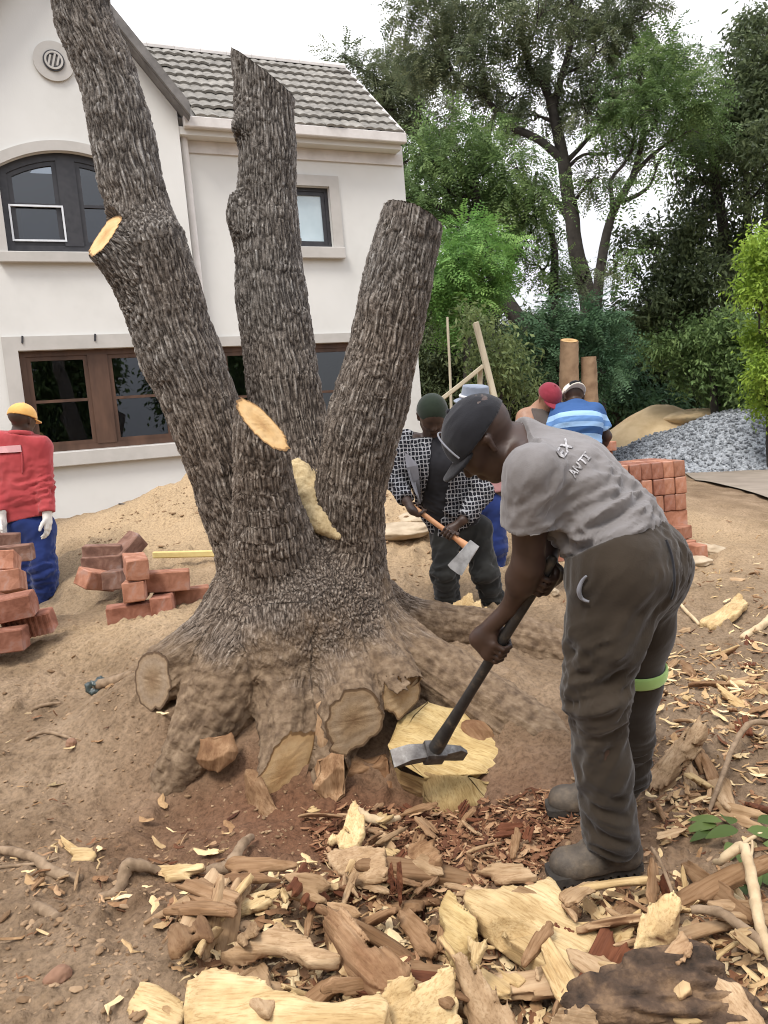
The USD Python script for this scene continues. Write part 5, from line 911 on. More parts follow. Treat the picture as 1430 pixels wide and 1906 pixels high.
# reflective strip across the shoulders
def back_at(px, py, off):
    d = unit(ray(px, py)); q = np.asarray(mj.vertices) - CC; al_ = q @ d; pe = np.linalg.norm(q - al_[:, None] * d, axis=1); c = np.nonzero(pe < .025)[0]; c = c if len(c) else [pe.argmin()]; return CC + d * (al_[c].min() - off)
def strip(rowa, rowb, n, off):
    A = [back_at(*lerp(np.array(rowa[0], float), np.array(rowa[1], float), t), off) for t in np.linspace(0, 1, n)]; B = [back_at(*lerp(np.array(rowb[0], float), np.array(rowb[1], float), t), off) for t in np.linspace(0, 1, n)]
    v = np.vstack([A, B, np.array(A) + FW * .008, np.array(B) + FW * .008]); f = [[i, i + 1, n + i + 1, n + i] for i in range(n - 1)] + [[2 * n + i, 3 * n + i, 3 * n + i + 1, 2 * n + i + 1] for i in range(n - 1)] + [[i, 2 * n + i, 2 * n + i + 1, i + 1] for i in range(n - 1)] + [[n + i, n + i + 1, 3 * n + i + 1, 3 * n + i] for i in range(n - 1)]
    return (v, np.array(f))
obj('reflective_strip', strip([(-14, 832), (38, 828)], [(-14, 844), (40, 841)], 10, .006), LOOK['pink_cloth'], jk)
obj('back_seam', tube([back_at(*q, .003) for q in ((40, 842), (42, 862), (41, 880))], .006, 5), LOOK['red_jacket'], jk, True)
legs_cloth(J, .011, LOOK['blue_trousers'], w, [], 72, g=.042, bulk=1.02)
for s in 'LR':
    q = open_hand(J['wr' + s], unit(J['wr' + s] - J['el' + s]) * .5 - .5 * CU, CR if s == 'L' else -CR, 1.18, .45, 1 if s == 'L' else -1); q.append(cap(J['wr' + s] + CU * .03, J['wr' + s], .040, .036, .01)); obj('glove', nets(blob(q), *bounds(q, .03), .007), LOOK['glove_cloth'], w, True)
simple_boots(J, w, {'L': (0, 1, 0), 'R': (.2, 1, 0)}); cap_parts(hc, hf, 1.06, LOOK['yellow_cap'], w)
# ------------------------------------------------------------------ bricks, timber, heaps
for nm_, a, b in (('brick_red', (.21, .084, .052), (.29, .128, .084)), ('brick_orange', (.27, .118, .070), (.355, .168, .106)), ('brick_brown', (.125, .064, .045), (.19, .105, .075))):
    surf(nm_, [(.25, tuple(x * .62 for x in a)), (.42, a), (.56, b), (.68, tuple(x * .8 + .07 for x in b)), (.8, (.42, .34, .27))], scale=11, dist=.6, rough=.92, bump=.5, bscale=45, bdist=.004, vary=.16)
def brick_mesh(size, seed, ribs=False, frog=False):
    sx, sy, sz = size; m = boxm((0, 0, 0), size, None, .006); m = subdiv(m); v = np.asarray(m.vertices); v = v + (fbm(v * 14 + seed * 7.7, 3, seed) - .5)[:, None] * .012; ms = [trimesh.Trimesh(v, m.faces, process=False)]
    if ribs:
        for x in np.linspace(-sx / 2 + .018, sx / 2 - .018, 9): ms.append(boxm((x, -sy / 2 - .003, 0), (sx / 16, .012, sz * .97), None, .003))
    return cat(ms)
BRK = 0
def brick(c, yaw, size, m, label, group=None, tilt=(0, 0), **k):
    global BRK; BRK += 1; R = rotz(yaw) @ rot((1, 0, 0), tilt[0]) @ rot((0, 1, 0), tilt[1]); b = brick_mesh(size, BRK, **k); b.vertices = np.asarray(b.vertices) @ R.T + np.asarray(c)
    return cd(obj('brick', b, LOOK[m]), label, 'brick', group)
bs_ = (.262, .130, .122); r = radians
for px, py, Y, yaw, m, lab, tl in (
    (242, 1142, 4.56, 18, 'brick_red', 'red brick at the front foot of the pile left of the tree', (0, 0)), (253, 1097, 4.62, 102, 'brick_orange', 'brick in the middle of the three high column left of the tree', (0, .05)), (253, 1054, 4.62, 112, 'brick_orange', 'top brick of the three high column left of the tree', (.06, -.06)),
    (305, 1123, 4.66, 100, 'brick_red', 'end on lower brick between the brick column and the tree root', (0, 0)), (313, 1080, 4.72, 14, 'brick_orange', 'upper brick resting across two others near the tree root', (0, .06)), (352, 1112, 4.82, 16, 'brick_orange', 'brick of the left pile that touches the tree root', (0, 0)),
    (190, 1050, 5.35, 14, 'brick_brown', 'brown brick lying lower at the back of the left pile', (0, .05)), (192, 1030, 5.4, 12, 'brick_brown', 'brown brick lying flat on another at the back of the left pile', (0, .08)), (236, 1026, 5.45, 50, 'brick_brown', 'brown brick tipped up steeply behind the left pile', (.2, -.7)), (180, 1078, 5.2, 60, 'brick_orange', 'half buried brick poking from the soil behind the left pile', (.3, .3)), (218, 1078, 5.1, 95, 'brick_brown', 'dark shaded brick between the soil and the column', (0, .1)),
    (56, 1162, 4.32, 10, 'brick_red', 'ribbed brick leaning beside the man in blue trousers', (.12, -.12)), (12, 1132, 4.22, 12, 'brick_red', 'wide smooth brick at the left edge of the photo', (.1, -.10)), (22, 1082, 4.5, 108, 'brick_orange', 'long brick with a hole in its end at the left edge', (0, .22)), (2, 1192, 4.12, 8, 'brick_red', 'lowest brick at the left edge, half in the soil', (0, 0)),
    (12, 1048, 4.75, 106, 'brick_orange', 'upper brick behind the holed one at the left edge', (.1, .3)), (26, 1030, 5.6, 10, 'brick_brown', 'flat dull brick behind the man in the red jacket', (0, 0)), (2, 1008, 5.7, 20, 'brick_brown', 'highest brick at the left edge behind the red jacketed man', (0, .1)), (-22, 1100, 4.6, 20, 'brick_red', 'brick cut off by the left edge of the picture', (0, 0))):
    brick(at(px, py, Y), r(yaw), (.30, .15, .13) if 'wide' in lab else bs_, m, lab, tilt=tl, ribs='ribbed' in lab)
surf('hole_dark', [(.3, (.02, .012, .01)), (.6, (.03, .02, .015))], scale=9)
# the tall stack behind the bending worker
so, yw = at(1196, 1028, 6.85), r(8); RZ = rotz(yw); rg = np.random.default_rng(5); L_, W_, H_ = .30, .145, .10
so[2] -= .06; z = 0.0; lay = 0; LAYER = ['bottom', 'second lowest', 'third lowest', 'fourth lowest', 'uppermost', 'top', 'top', 'top']
while z < .78:
    kind = ('stand', 'edge', 'head')[lay] if lay < 3 else 'head'
    hgt = {'edge': W_, 'stand': L_, 'head': W_}[kind]
    if kind == 'edge': place = [(x, y, (L_, H_)) for x in (-.16, .15) for y in np.arange(-.21, .25, .104)]
    elif kind == 'head': place = [(x, y, (H_, L_)) for x in np.arange(-.27, .29, .104) for y in (-.12, .19)]
    else: place = [(x, y, (W_, H_)) for x in np.arange(-.24, .26, .149) for y in np.arange(-.21, .25, .104)]
    sx_ = rg.normal(0, .012)
    for x, y, (a, b) in place:
        if y > .0 and abs(x) < .2 and z < .4: continue
        p = so + RZ @ P(x + sx_ + rg.normal(0, .003), y + rg.normal(0, .004), 0) + P(0, 0, z + hgt / 2)
        brick(p, yw + rg.normal(0, .02), (a, b, hgt - .002), rg.choice(['brick_red', 'brick_orange', 'brick_orange']), f'orange red brick in the {LAYER[lay]} layer of the tall stack behind the bending worker', f'bricks in the {LAYER[lay]} layer of the stack')
    z += hgt; lay += 1
for px, py, Y, yaw, lab in ((1268, 1018, 6.5, 20, 'lower loose brick at the right foot of the tall stack'), (1262, 992, 6.55, 30, 'upper loose brick at the right foot of the tall stack'), (1292, 1024, 6.4, 100, 'outermost loose brick by the pale rubble right of the stack')): brick(at(px, py, Y), r(yaw), (.24, .11, .11), 'brick_orange', lab)
for k, (px, py) in enumerate(((1108, 836), (1122, 832), (1116, 850))): brick(at(px, py, 7.4), r(10 + 9 * k), (.24, .12, .09), 'brick_orange', 'brick of the low pile in front of the striped shirt man', 'bricks in front of the striped shirt')
brick(at(1043, 1028, 5.3), r(4), (.30, .16, .10), 'brick_red', 'red block under the white bucket, seen past the worker’s arm'.replace('’', "'"))
# bucket
mat('bucket_plastic', {'p': ('principled_bsdf', {'base_color': (.62, .58, .48), 'roughness': .35, 'transmission_weight': .25, 'specular_ior_level': .4})}, [])
bc = at(1045, 1013, 5.3); pf = np.array([(.0, 0), (.085, 0), (.088, .004), (.112, .235), (.119, .237), (.119, .25), (.109, .25), (.083, .01), (0, .01)]); m = trimesh.creation.revolve(pf, sections=32); m.apply_translation(bc)
bk = thing('bucket', 'whitish plastic bucket standing on a red block behind the bending worker', 'bucket', bc); obj('shell', m, LOOK['bucket_plastic'], bk, 40)
obj('bail', tube([bc + P(.12 * np.cos(a), .05 * np.sin(a), .235 - .07 * np.sin(a)) for a in np.linspace(0, pi, 15)], .003, 6), LOOK['steel'], bk, True)
# timber
surf('old_timber', [(.3, (.30, .26, .19)), (.55, (.44, .39, .29)), (.75, (.54, .49, .38))], scale=6, vec=(1, 1, .2), rough=.9, bump=.4); surf('yellow_timber', [(.3, (.48, .36, .13)), (.6, (.62, .50, .23))], scale=6, rough=.85, bump=.3)
def plank(a, b, w, t, roll=0.0):
    x, y, z = frame(b - a); R = np.stack([x, y, z], 1) @ rotz(roll); m = boxm((0, 0, 0), (w, t, np.linalg.norm(b - a)), None, .008); m = subdiv(m); v = np.asarray(m.vertices); v = v + (fbm(v * 5, 2, int(a[0] * 10) % 50) - .5)[:, None] * P(.02, .02, 0); return trimesh.Trimesh(v @ R.T + (a + b) / 2, m.faces, process=False)
tf = thing('timber_frame', 'weathered timber trestle of a leaning post and brace before the hedge', 'trestle', at(900, 800, 9.0))
obj('post', plank(at(886, 600, 9.0), at(936, 800, 9.0), .115, .06), LOOK['old_timber'], tf); obj('brace', plank(at(814, 750, 9.15), at(900, 681, 9.1), .085, .05), LOOK['old_timber'], tf); obj('upright', plank(at(894, 684, 9.18), at(892, 800, 9.18), .10, .05), LOOK['old_timber'], tf)
cd(obj('garden_stake', tube([at(833, 590, 10.5), at(838, 700, 10.5), at(842, 830, 10.5)], [.016, .018, .02], 7, 9, .06, 3), LOOK['old_timber'], None, True), 'thin grey stake standing upright in front of the dark hedge', 'stake')
cd(obj('batten', plank(at(284, 1034, 5.7), at(440, 1030, 5.75), .035, .05), LOOK['yellow_timber']), 'long yellow timber batten lying on the soil behind the trunk', 'batten')
for k, (a, b) in enumerate((((222, 938), (254, 941)), ((225, 944), (256, 948)))): cd(obj('iron_rod', tube([at(*a, 8.5), at(*b, 8.3), at(b[0] + 40, b[1] + 14, 8.1)], .012, 7), LOOK['steel'], None, True), ('upper' if k == 0 else 'lower') + ' of two dark iron rods sticking out of the spoil mound by the wall', 'rod')
# gravel heap and sand heap, concrete strip
def mound(cx, cy, rx, ry, h, n, sd, rough=.06, pw=1.0, cut=.03):
    u = np.linspace(-1.25, 1.25, n); X, Y_ = np.meshgrid(u, u, indexing='ij'); q = np.column_stack([cx + X.ravel() * rx, cy + Y_.ravel() * ry]); rr = np.hypot(X, Y_).ravel(); rr = np.maximum(rr + .22 * (fbm(np.column_stack([q, q[:, 0] * 0]) * .5, 3, sd) - .5), .01)
    z = h * np.clip(1 - rr ** 1.25, -.3, 1) ** pw if pw == 1 else h * np.exp(-(rr * 1.6) ** 2); g = gbase(q); z = g + z - .04 + rough * (fbm(np.column_stack([q, q[:, 0] * 0]) * 2.2, 4, sd) - .5)
    I_ = np.arange(n * n).reshape(n, n); f = np.stack([I_[:-1, :-1], I_[1:, :-1], I_[1:, 1:], I_[:-1, 1:]], -1).reshape(-1, 4); return np.column_stack([q, z]), np.vstack([f[:, [0, 1, 2]], f[:, [0, 2, 3]]])
surf('gravel', [(.3, (.13, .14, .152)), (.5, (.225, .238, .255)), (.7, (.36, .375, .395))], scale=26, detail=3, rough=.9, bump=.8, bscale=22, bdist=.03, coord='position', vary=.35)
surf('building_sand', [(.3, (.50, .36, .20)), (.6, (.62, .47, .28))], scale=3, rough=.95, bump=.5, bscale=30, bdist=.02, coord='position')
surf('concrete', [(.3, (.19, .155, .12)), (.6, (.26, .215, .17))], scale=2, rough=.9, bump=.3, bscale=40, coord='position')
gh = cd(UsdGeom.Xform.Define(stage, '/World/gravel_heap').GetPrim(), 'wide heap of grey crushed stone at the right beyond the brick stack', 'gravel heap', kind='stuff')
gc = at(1530, 800, 16.0); gv, gf = mound(gc[0], gc[1], 5.6, 2.8, 1.5, 110, 3, .16); obj('heap', (gv, gf), LOOK['gravel'], gh, True)
def instancer(name, parent, protos, mats, pos, quat, scl, idx):
    path = numbered(str(parent.GetPath()), name); pi_ = UsdGeom.PointInstancer.Define(stage, path); rel = pi_.CreatePrototypesRel()
    off = TF.get('/'.join(path.split('/')[:3]), np.zeros(3))
    for i, (m, mt_) in enumerate(zip(protos, mats)): g = usdkit.mesh(stage, f'{path}/source_{"abcdefgh"[i]}', m, mt_); rel.AddTarget(g.GetPath())
    pi_.CreatePositionsAttr(Vt.Vec3fArray.FromNumpy((np.asarray(pos) - off).astype(np.float32))); pi_.CreateProtoIndicesAttr(Vt.IntArray.FromNumpy(np.asarray(idx, np.int32)))
    pi_.CreateOrientationsAttr(Vt.QuathArray([Gf.Quath(float(q[0]), float(q[1]), float(q[2]), float(q[3])) for q in quat])); pi_.CreateScalesAttr(Vt.Vec3fArray.FromNumpy(np.asarray(scl, np.float32)))
    return pi_.GetPrim()
def rquat(n, rg): q = rg.normal(size=(n, 4)); return q / np.linalg.norm(q, axis=1, keepdims=True)
rg = np.random.default_rng(9); stones = []
for k in range(3):
    m = trimesh.creation.icosphere(1, .5); v = np.asarray(m.vertices) * (1, .75, .6); v = v * (1 + .35 * (fbm(v * 3 + k * 9, 2, k) - .5))[:, None]; stones.append(trimesh.convex.convex_hull(np.round(v / .16) * .16 + rg.normal(0, .02, v.shape)))
n = 15000; ii = rg.integers(0, len(gv), n * 2); pos = gv[ii] + np.column_stack([rg.uniform(-.06, .06, (n * 2, 2)), rg.uniform(-.01, .02, n * 2)]); ok = pos[:, 2] > gbase(pos[:, :2]) - .02; pos = pos[ok & (pos[:, 1] < gc[1] + .9)][:n]
s_ = rg.uniform(.035, .085, len(pos)); instancer('stones', gh, stones, [LOOK['gravel']] * 3, pos, rquat(len(pos), rg), np.repeat(s_[:, None], 3, 1), rg.integers(0, 3, len(pos)))
sc_ = at(1236, 800, 17.8); sv, sf = mound(sc_[0], sc_[1], 2.5, 1.6, 1.34, 70, 8, .12)
cd(obj('sand_heap', (sv, sf), LOOK['building_sand'], None, True), 'heap of yellow building sand behind the gravel heap', 'sand heap', kind='stuff')
mb_ = at(1290, 765, 18.2); q = [at(x, y, 18.0) for x, y in ((1218, 790), (1240, 768), (1290, 764), (1335, 770))]
cd(obj('sack_cloth', trimesh.Trimesh(*(lambda m: (np.asarray(m.vertices), m.faces))(sweep_folds(nets(lambda p: (np.sqrt((((p - at(1292, 776, 17.4)) / P(.75, .7, .17)) ** 2).sum(1)) - 1) * .17, at(1292, 776, 17.4) - 1, at(1292, 776, 17.4) + 1, .03), [(at(1292, 768, 17.4), .8, unit(CR), .2, .06)], 3)), process=False), LOOK['building_sand'], None, True), 'tan sacking thrown over the top of the sand heap', 'sacking')
cr = [onz(1275, 882, .06), onz(1520, 866, .06), onz(1560, 962, .06), onz(1296, 902, .06)]; n = 24; g = np.array([[lerp(lerp(cr[0], cr[1], a), lerp(cr[3], cr[2], a), b) for b in np.linspace(0, 1, n)] for a in np.linspace(0, 1, n)]).reshape(-1, 3)
g[:, 2] = gbase(g[:, :2]) + .035 + .01 * fbm(g * 1.5, 2, 2); I_ = np.arange(n * n).reshape(n, n); f = np.stack([I_[:-1, :-1], I_[1:, :-1], I_[1:, 1:], I_[:-1, 1:]], -1).reshape(-1, 4); f = f[:, ::-1]
struct('pavement', (g, np.vstack([f[:, [0, 1, 2]], f[:, [0, 2, 3]]])), LOOK['concrete'], True)
wl = at(1382, 800, 21.0); cd(obj('low_wall', boxm((wl[0] + 3, wl[1] + .2, .9), (6, .3, 1.9), rotz(.05), .02), LOOK['brick_brown']), 'low brown wall at the right edge under the lime green bush', 'wall')
# ------------------------------------------------------------------ trees and hedge behind
def leafmat(name, a, b, c):
    mat(name, {'oi': ('object_info', {}), 'geo': ('geometry', {}), 'n': ('noise_texture', {'scale': .9, 'detail': 3}), 'ad': ('math', {'math_type': 'multiply_add', 'value2': .55}), 'sc': ('math', {'math_type': 'multiply', 'value2': .55}), 'r': ('rgb_ramp', {'ramp': [(.2, a), (.55, b), (.85, c)]}),
        'p': ('principled_bsdf', {'roughness': .55, 'specular_ior_level': .25}), 't': ('translucent_bsdf', {}), 'm': ('mix_closure', {'fac': .33})},
        [('geo.position', 'n.vector'), ('oi.random', 'sc.value1'), ('n.fac', 'ad.value1'), ('sc.value', 'ad.value3'), ('ad.value', 'r.fac'), ('r.color', 'p.base_color'), ('r.color', 't.color'), ('p.BSDF', 'm.closure1'), ('t.BSDF', 'm.closure2')], surface='m.closure')
leafmat('leaf_dark', (0.043, 0.061, 0.028), (0.081, 0.107, 0.046), (0.131, 0.161, 0.068)); leafmat('leaf_mid', (0.063, 0.102, 0.036), (0.116, 0.186, 0.061), (0.198, 0.279, 0.095)); leafmat('leaf_grey', (0.069, 0.091, 0.046), (0.122, 0.147, 0.076), (0.198, 0.217, 0.112))
leafmat('leaf_bright', (0.092, 0.196, 0.046), (0.158, 0.308, 0.076), (0.252, 0.413, 0.108)); leafmat('leaf_lime', (0.130, 0.212, 0.026), (0.225, 0.338, 0.041), (0.347, 0.474, 0.074)); leafmat('leaf_blue', (0.038, 0.081, 0.041), (0.069, 0.135, 0.065), (0.113, 0.194, 0.096)); leafmat('leaf_olive', (0.069, 0.098, 0.035), (0.122, 0.161, 0.059), (0.191, 0.237, 0.088))
surf('tree_bark', [(.3, (.028, .024, .020)), (.6, (.06, .052, .044))], scale=5, rough=.9, bump=.5, bscale=20, bdist=.02, coord='position'); surf('pole_bark', [(.3, (.17, .105, .062)), (.6, (.27, .18, .11))], scale=5, rough=.9, bump=.5, bscale=25, bdist=.01, coord='position')
def leaf_card(o, d, nrm, l, w):           # a bent leaf: two quads with a midrib fold
    d = unit(d); s = unit(np.cross(d, nrm)); n = np.cross(s, d); return np.array([o, o + d * l * .5 + s * w / 2 + n * w * .12, o + d * l, o + d * l * .5 - s * w / 2 + n * w * .12]), np.array([[0, 1, 2], [0, 2, 3]])
def sprig(kind, sd):
    rg = np.random.default_rng(sd); V, Fc, n = [], [], 0
    def add(v, f):
        nonlocal n; V.append(v); Fc.append(f + n); n += len(v)
    if kind == 'pinnate':
        for s in range(3):
            a0 = unit(P(1, rg.normal(0, .5), rg.normal(0, .35))); L = rg.uniform(.28, .42); pts = [a0 * L * t + P(0, 0, -.25 * L * t * t) for t in np.linspace(.12, 1, 8)]
            for i, p in enumerate(pts):
                for e in (-1, 1):
                    sd_ = unit(np.cross(a0, P(0, 0, 1))) * e; add(*leaf_card(p, sd_ + a0 * .5 + P(0, 0, -.2) + rg.normal(0, .15, 3), P(0, 0, 1) + rg.normal(0, .3, 3), rg.uniform(.06, .09) * (1 - .3 * abs(i - 3.5) / 3.5), .026))
    else:
        for s in range(17):
            o = rg.normal(0, .11, 3) + P(.1, 0, 0); add(*leaf_card(o, rg.normal(0, .6, 3) + P(.6, 0, -.45), rg.normal(0, .6, 3) + P(0, 0, 1), rg.uniform(.08, .13), rg.uniform(.03, .05)))
    return trimesh.Trimesh(np.vstack(V), np.vstack(Fc), process=False)
PIN, CLU = [sprig('pinnate', k) for k in (1, 2, 3)], [sprig('cluster', k) for k in (4, 5, 6)]
def quat_x(d, rg):                        # turns +x to d with a random roll that keeps leaves mostly upright
    d = d / (np.linalg.norm(d, axis=1, keepdims=True) + 1e-9); yaw = np.arctan2(d[:, 1], d[:, 0]); pit = -np.arcsin(np.clip(d[:, 2], -1, 1)); rol = rg.normal(0, .5, len(d))
    cy, sy, cp, sp_, cr_, sr = np.cos(yaw / 2), np.sin(yaw / 2), np.cos(pit / 2), np.sin(pit / 2), np.cos(rol / 2), np.sin(rol / 2)
    return np.column_stack([cr_ * cp * cy + sr * sp_ * sy, sr * cp * cy - cr_ * sp_ * sy, cr_ * sp_ * cy + sr * cp * sy, cr_ * cp * sy - sr * sp_ * cy])
def tree_at(name, label, cat_, Y, trunks, clumps, leaf, kind='pinnate', lai=1.0, size=1.0, seed=0, droop=.5, bark='tree_bark', group=None, depth=.9, limbs=True, thr=.445):
    """trunks: lists of (px, py, width px[, Y]); clumps: (px, py, rx, ry[, density[, Y offset]])."""
    rg = np.random.default_rng(seed); base = at(*trunks[0][0][:2], Y) if trunks else at(clumps[0][0], 800, Y); base = P(base[0], base[1], gbase(base[:2])[0] - .1)
    t = thing(name, label, cat_, base, group); polys = []; tm_ = []
    for i, tr in enumerate(trunks):
        pts = [np.append(at(q[0], q[1], q[3] if len(q) > 3 else Y), px2m(q[2], Y) / 2 * (.74 if name in ('tall_tree', 'forked_tree') else 1)) for q in tr]
        if i == 0: pts.insert(0, np.append(base, pts[0][3] * 1.2))
        q = spline(pts, 3 * len(pts) + 4); q[:, :3] += (fbm(q[:, :3] * 1.3, 2, seed)[:, None] - .5) * .12 * np.linspace(0, 1, len(q))[:, None]; polys.append(q); tm_.append(tube(q[:, :3], q[:, 3], 9, None, .05, seed + i))
    allp = np.vstack(polys) if polys else None; pos, dirs, scl = [], [], []; lm = []
    for ci, c in enumerate(clumps):
        px, py, rx, ry = c[:4]; de = c[4] if len(c) > 4 else 1.0; yo = c[5] if len(c) > 5 else rg.normal(0, .5) * depth; cen = at(px, py, Y + yo); ax, az = px2m(rx, Y), px2m(ry, Y); ay = .8 * (ax + az) / 2 * depth + .2
        n = int(pi * ax * az * 84 * lai * de / size ** 2) + 8; q = rg.normal(size=(n * 3, 3)); q /= np.linalg.norm(q, axis=1, keepdims=True); rr = rg.uniform(.15, 1, n * 3) ** .45; q = q * rr[:, None]
        w = cen + q[:, :1] * ax * CR + q[:, 1:2] * ay * P(0, 1, 0) + q[:, 2:] * az * CU; keep = fbm(w * 1.5 / size, 3, seed + ci) + .25 * q[:, 2] * 0 > thr; w, q = w[keep][:n], q[keep][:n]
        pos.append(w); d = q * P(1, 1, .5) + rg.normal(0, .45, q.shape); d[:, 2] -= droop * rg.uniform(.2, 1.2, len(d)); dirs.append(d); scl.append(rg.uniform(.75, 1.3, len(w)) * size * 1.15)
        if allp is not None and limbs:
            dd = np.linalg.norm(allp[:, :3] - cen, axis=1) + np.maximum(allp[:, 2] - cen[2] + .3, 0) * 3; j = dd.argmin(); a = allp[j]; r0_ = min(a[3] * .6, .05); mid = lerp(a[:3], cen, .5) + rg.normal(0, .12, 3) - P(0, 0, .1); lm.append(tube([a[:3], mid, cen], [r0_, r0_ * .6, r0_ * .3], 6, 8, .05, seed + ci))
            for _ in range(4): e = w[rg.integers(0, len(w))]; lm.append(tube([lerp(mid, cen, rg.uniform(.2, .9)), (e + cen) / 2 + rg.normal(0, .06, 3), e], [r0_ * .45, r0_ * .3, .006], 5, 6))
    if tm_: obj('trunk', cat(tm_), LOOK[bark], t, True)
    if lm: cd(obj('limbs', cat(lm), LOOK[bark], t, True), kind='stuff')
    pos, dirs, scl = np.vstack(pos), np.vstack(dirs), np.concatenate(scl); ok = pos[:, 2] > gbase(pos[:, :2]) + .02; pos, dirs, scl = pos[ok], dirs[ok], scl[ok]; src = PIN if kind == 'pinnate' else CLU
    instancer('crown', t, src, [LOOK[leaf]] * 3, pos, quat_x(dirs, rg), np.repeat(scl[:, None], 3, 1), rg.integers(0, 3, len(pos))); global NSP; NSP += len(pos); return t
NSP = 0
tree_at('tall_tree', 'tall airy tree with a dark forked trunk reaching above the picture', 'tree', 17.0,
    [[(1100, 640, 44), (1092, 546, 40), (1073, 470, 38), (1060, 380, 34), (1049, 299, 30), (1036, 240, 26), (1030, 203, 23), (1012, 160, 17), (984, 128, 13), (972, 68, 9), (978, 0, 6)], [(1030, 203, 20), (1044, 150, 17), (1060, 96, 14), (1068, 40, 11), (1063, -40, 8)], [(1050, 302, 22), (1022, 275, 20), (996, 256, 19), (952, 236, 16), (923, 203, 14), (885, 164, 11), (850, 150, 8), (835, 110, 6)], [(1056, 300, 14), (1095, 258, 10), (1131, 217, 8), (1165, 190, 5)], [(1066, 430, 18), (1040, 380, 13), (1010, 350, 9), (970, 345, 6)]],
    [(790, 30, 55, 45), (850, 25, 60, 45), (800, 100, 62, 50), (868, 95, 55, 40, .8), (935, 40, 60, 45), (1010, 15, 60, 35), (1080, 12, 60, 35), (1150, 18, 60, 40), (1200, 30, 30, 40, .6), (905, 130, 40, 30, .7), (1010, 95, 48, 50, 1.1), (1115, 95, 48, 45), (1140, 50, 50, 40), (960, 180, 58, 28, 1.1), (1000, 215, 45, 24, .8), (1065, 190, 36, 34, .9), (1130, 150, 55, 45), (870, 160, 45, 30, .8), (1090, 215, 40, 26, .7), (1170, 190, 45, 28, .9), (1105, 330, 30, 26, .5), (1130, 290, 36, 26, .6), (940, 215, 45, 24, .8), (985, 370, 40, 36, .6), (1085, 520, 40, 30, .6), (840, -40, 80, 40), (1000, -60, 90, 40), (1140, -50, 80, 40)], 'leaf_grey', lai=.85, seed=1, droop=.8, thr=.485)
tree_at('forked_tree', 'slim tree with a pale forked trunk leaning right against bright sky', 'tree', 16.0,
    [[(1110, 640, 30), (1118, 500, 24), (1145, 386, 20), (1179, 328, 17), (1194, 270, 13), (1203, 207, 9), (1210, 160, 5)], [(1181, 325, 12), (1213, 290, 10), (1250, 262, 8), (1290, 240, 5)], [(1140, 400, 10), (1137, 340, 9), (1165, 300, 8), (1182, 260, 6), (1165, 215, 4)]],
    [(1190, 140, 58, 48), (1245, 105, 62, 40), (1290, 92, 36, 36), (1215, 200, 72, 42), (1275, 175, 62, 56), (1200, 240, 50, 30, .6), (1150, 235, 42, 30, .7), (1310, 240, 50, 40, .8), (1140, 345, 26, 24, .5), (1150, 470, 26, 40, .4), (1225, 300, 26, 20, .35)], 'leaf_mid', lai=.95, seed=2, droop=.6, thr=.475)
tree_at('right_tree', 'dense tall dark tree with several thin trunks at the right edge', 'tree', 18.0,
    [[(1360, 640, 26), (1352, 480, 22), (1340, 380, 18), (1326, 300, 14), (1318, 220, 9)], [(1362, 620, 20), (1382, 470, 16), (1392, 380, 13), (1384, 270, 9)], [(1368, 600, 18), (1420, 440, 14), (1432, 330, 11), (1428, 220, 8)]],
    [(1420, 60, 46, 60), (1395, 120, 46, 60), (1440, 150, 60, 70), (1370, 195, 56, 56), (1330, 245, 52, 52), (1400, 255, 62, 62), (1450, 280, 60, 70), (1300, 300, 50, 44, .8), (1365, 320, 50, 44, .9), (1290, 370, 40, 38, .6), (1420, 360, 55, 44, .8), (1245, 455, 56, 46, .9), (1310, 440, 50, 44, .8), (1330, 520, 66, 50), (1250, 535, 56, 44), (1400, 470, 50, 56), (1210, 500, 40, 36, .7), (1420, 550, 50, 56), (1300, 570, 40, 26, .8), (1205, 565, 52, 36), (1170, 600, 46, 30), (1255, 590, 46, 30), (1185, 440, 34, 30, .6), (1365, 410, 50, 40)], 'leaf_dark', lai=1.25, seed=3, droop=.5, kind='cluster', thr=.46)
tree_at('far_tree', 'grey green tree showing above the roof ridge of the house', 'tree', 24.0, [[(760, 640, 34), (750, 400, 28), (735, 250, 20), (715, 160, 12)]],
    [(640, 108, 34, 16, .45), (665, 125, 40, 24, .7), (700, 150, 52, 40), (745, 120, 46, 44), (730, 200, 60, 44), (790, 190, 52, 50), (780, 120, 44, 36), (800, 250, 46, 40, .7), (690, 195, 40, 34), (760, 280, 50, 40, .7)], 'leaf_grey', lai=1.0, size=1.25, seed=4, droop=.6)
tree_at('spreading_tree', 'light green feathery tree spreading beside the corner of the house', 'tree', 15.0, [[(1040, 720, 40), (1022, 680, 36), (975, 610, 32), (935, 545, 28), (900, 440, 22), (880, 340, 14)], [(940, 552, 20), (962, 440, 14), (985, 380, 10), (1000, 320, 6)], [(1032, 700, 24), (1030, 560, 18), (1032, 470, 14), (1012, 400, 9)]],
    [(790, 300, 55, 50), (850, 265, 62, 46), (905, 240, 40, 30, .9), (825, 345, 62, 46), (900, 320, 66, 46), (960, 310, 46, 36), (770, 360, 44, 44), (880, 385, 62, 36), (960, 370, 50, 36), (1010, 350, 36, 30, .8), (790, 420, 44, 40), (985, 430, 44, 36, .8), (920, 430, 50, 36), (1010, 500, 50, 44, .8)], 'leaf_mid', lai=1.15, seed=5, droop=.9)
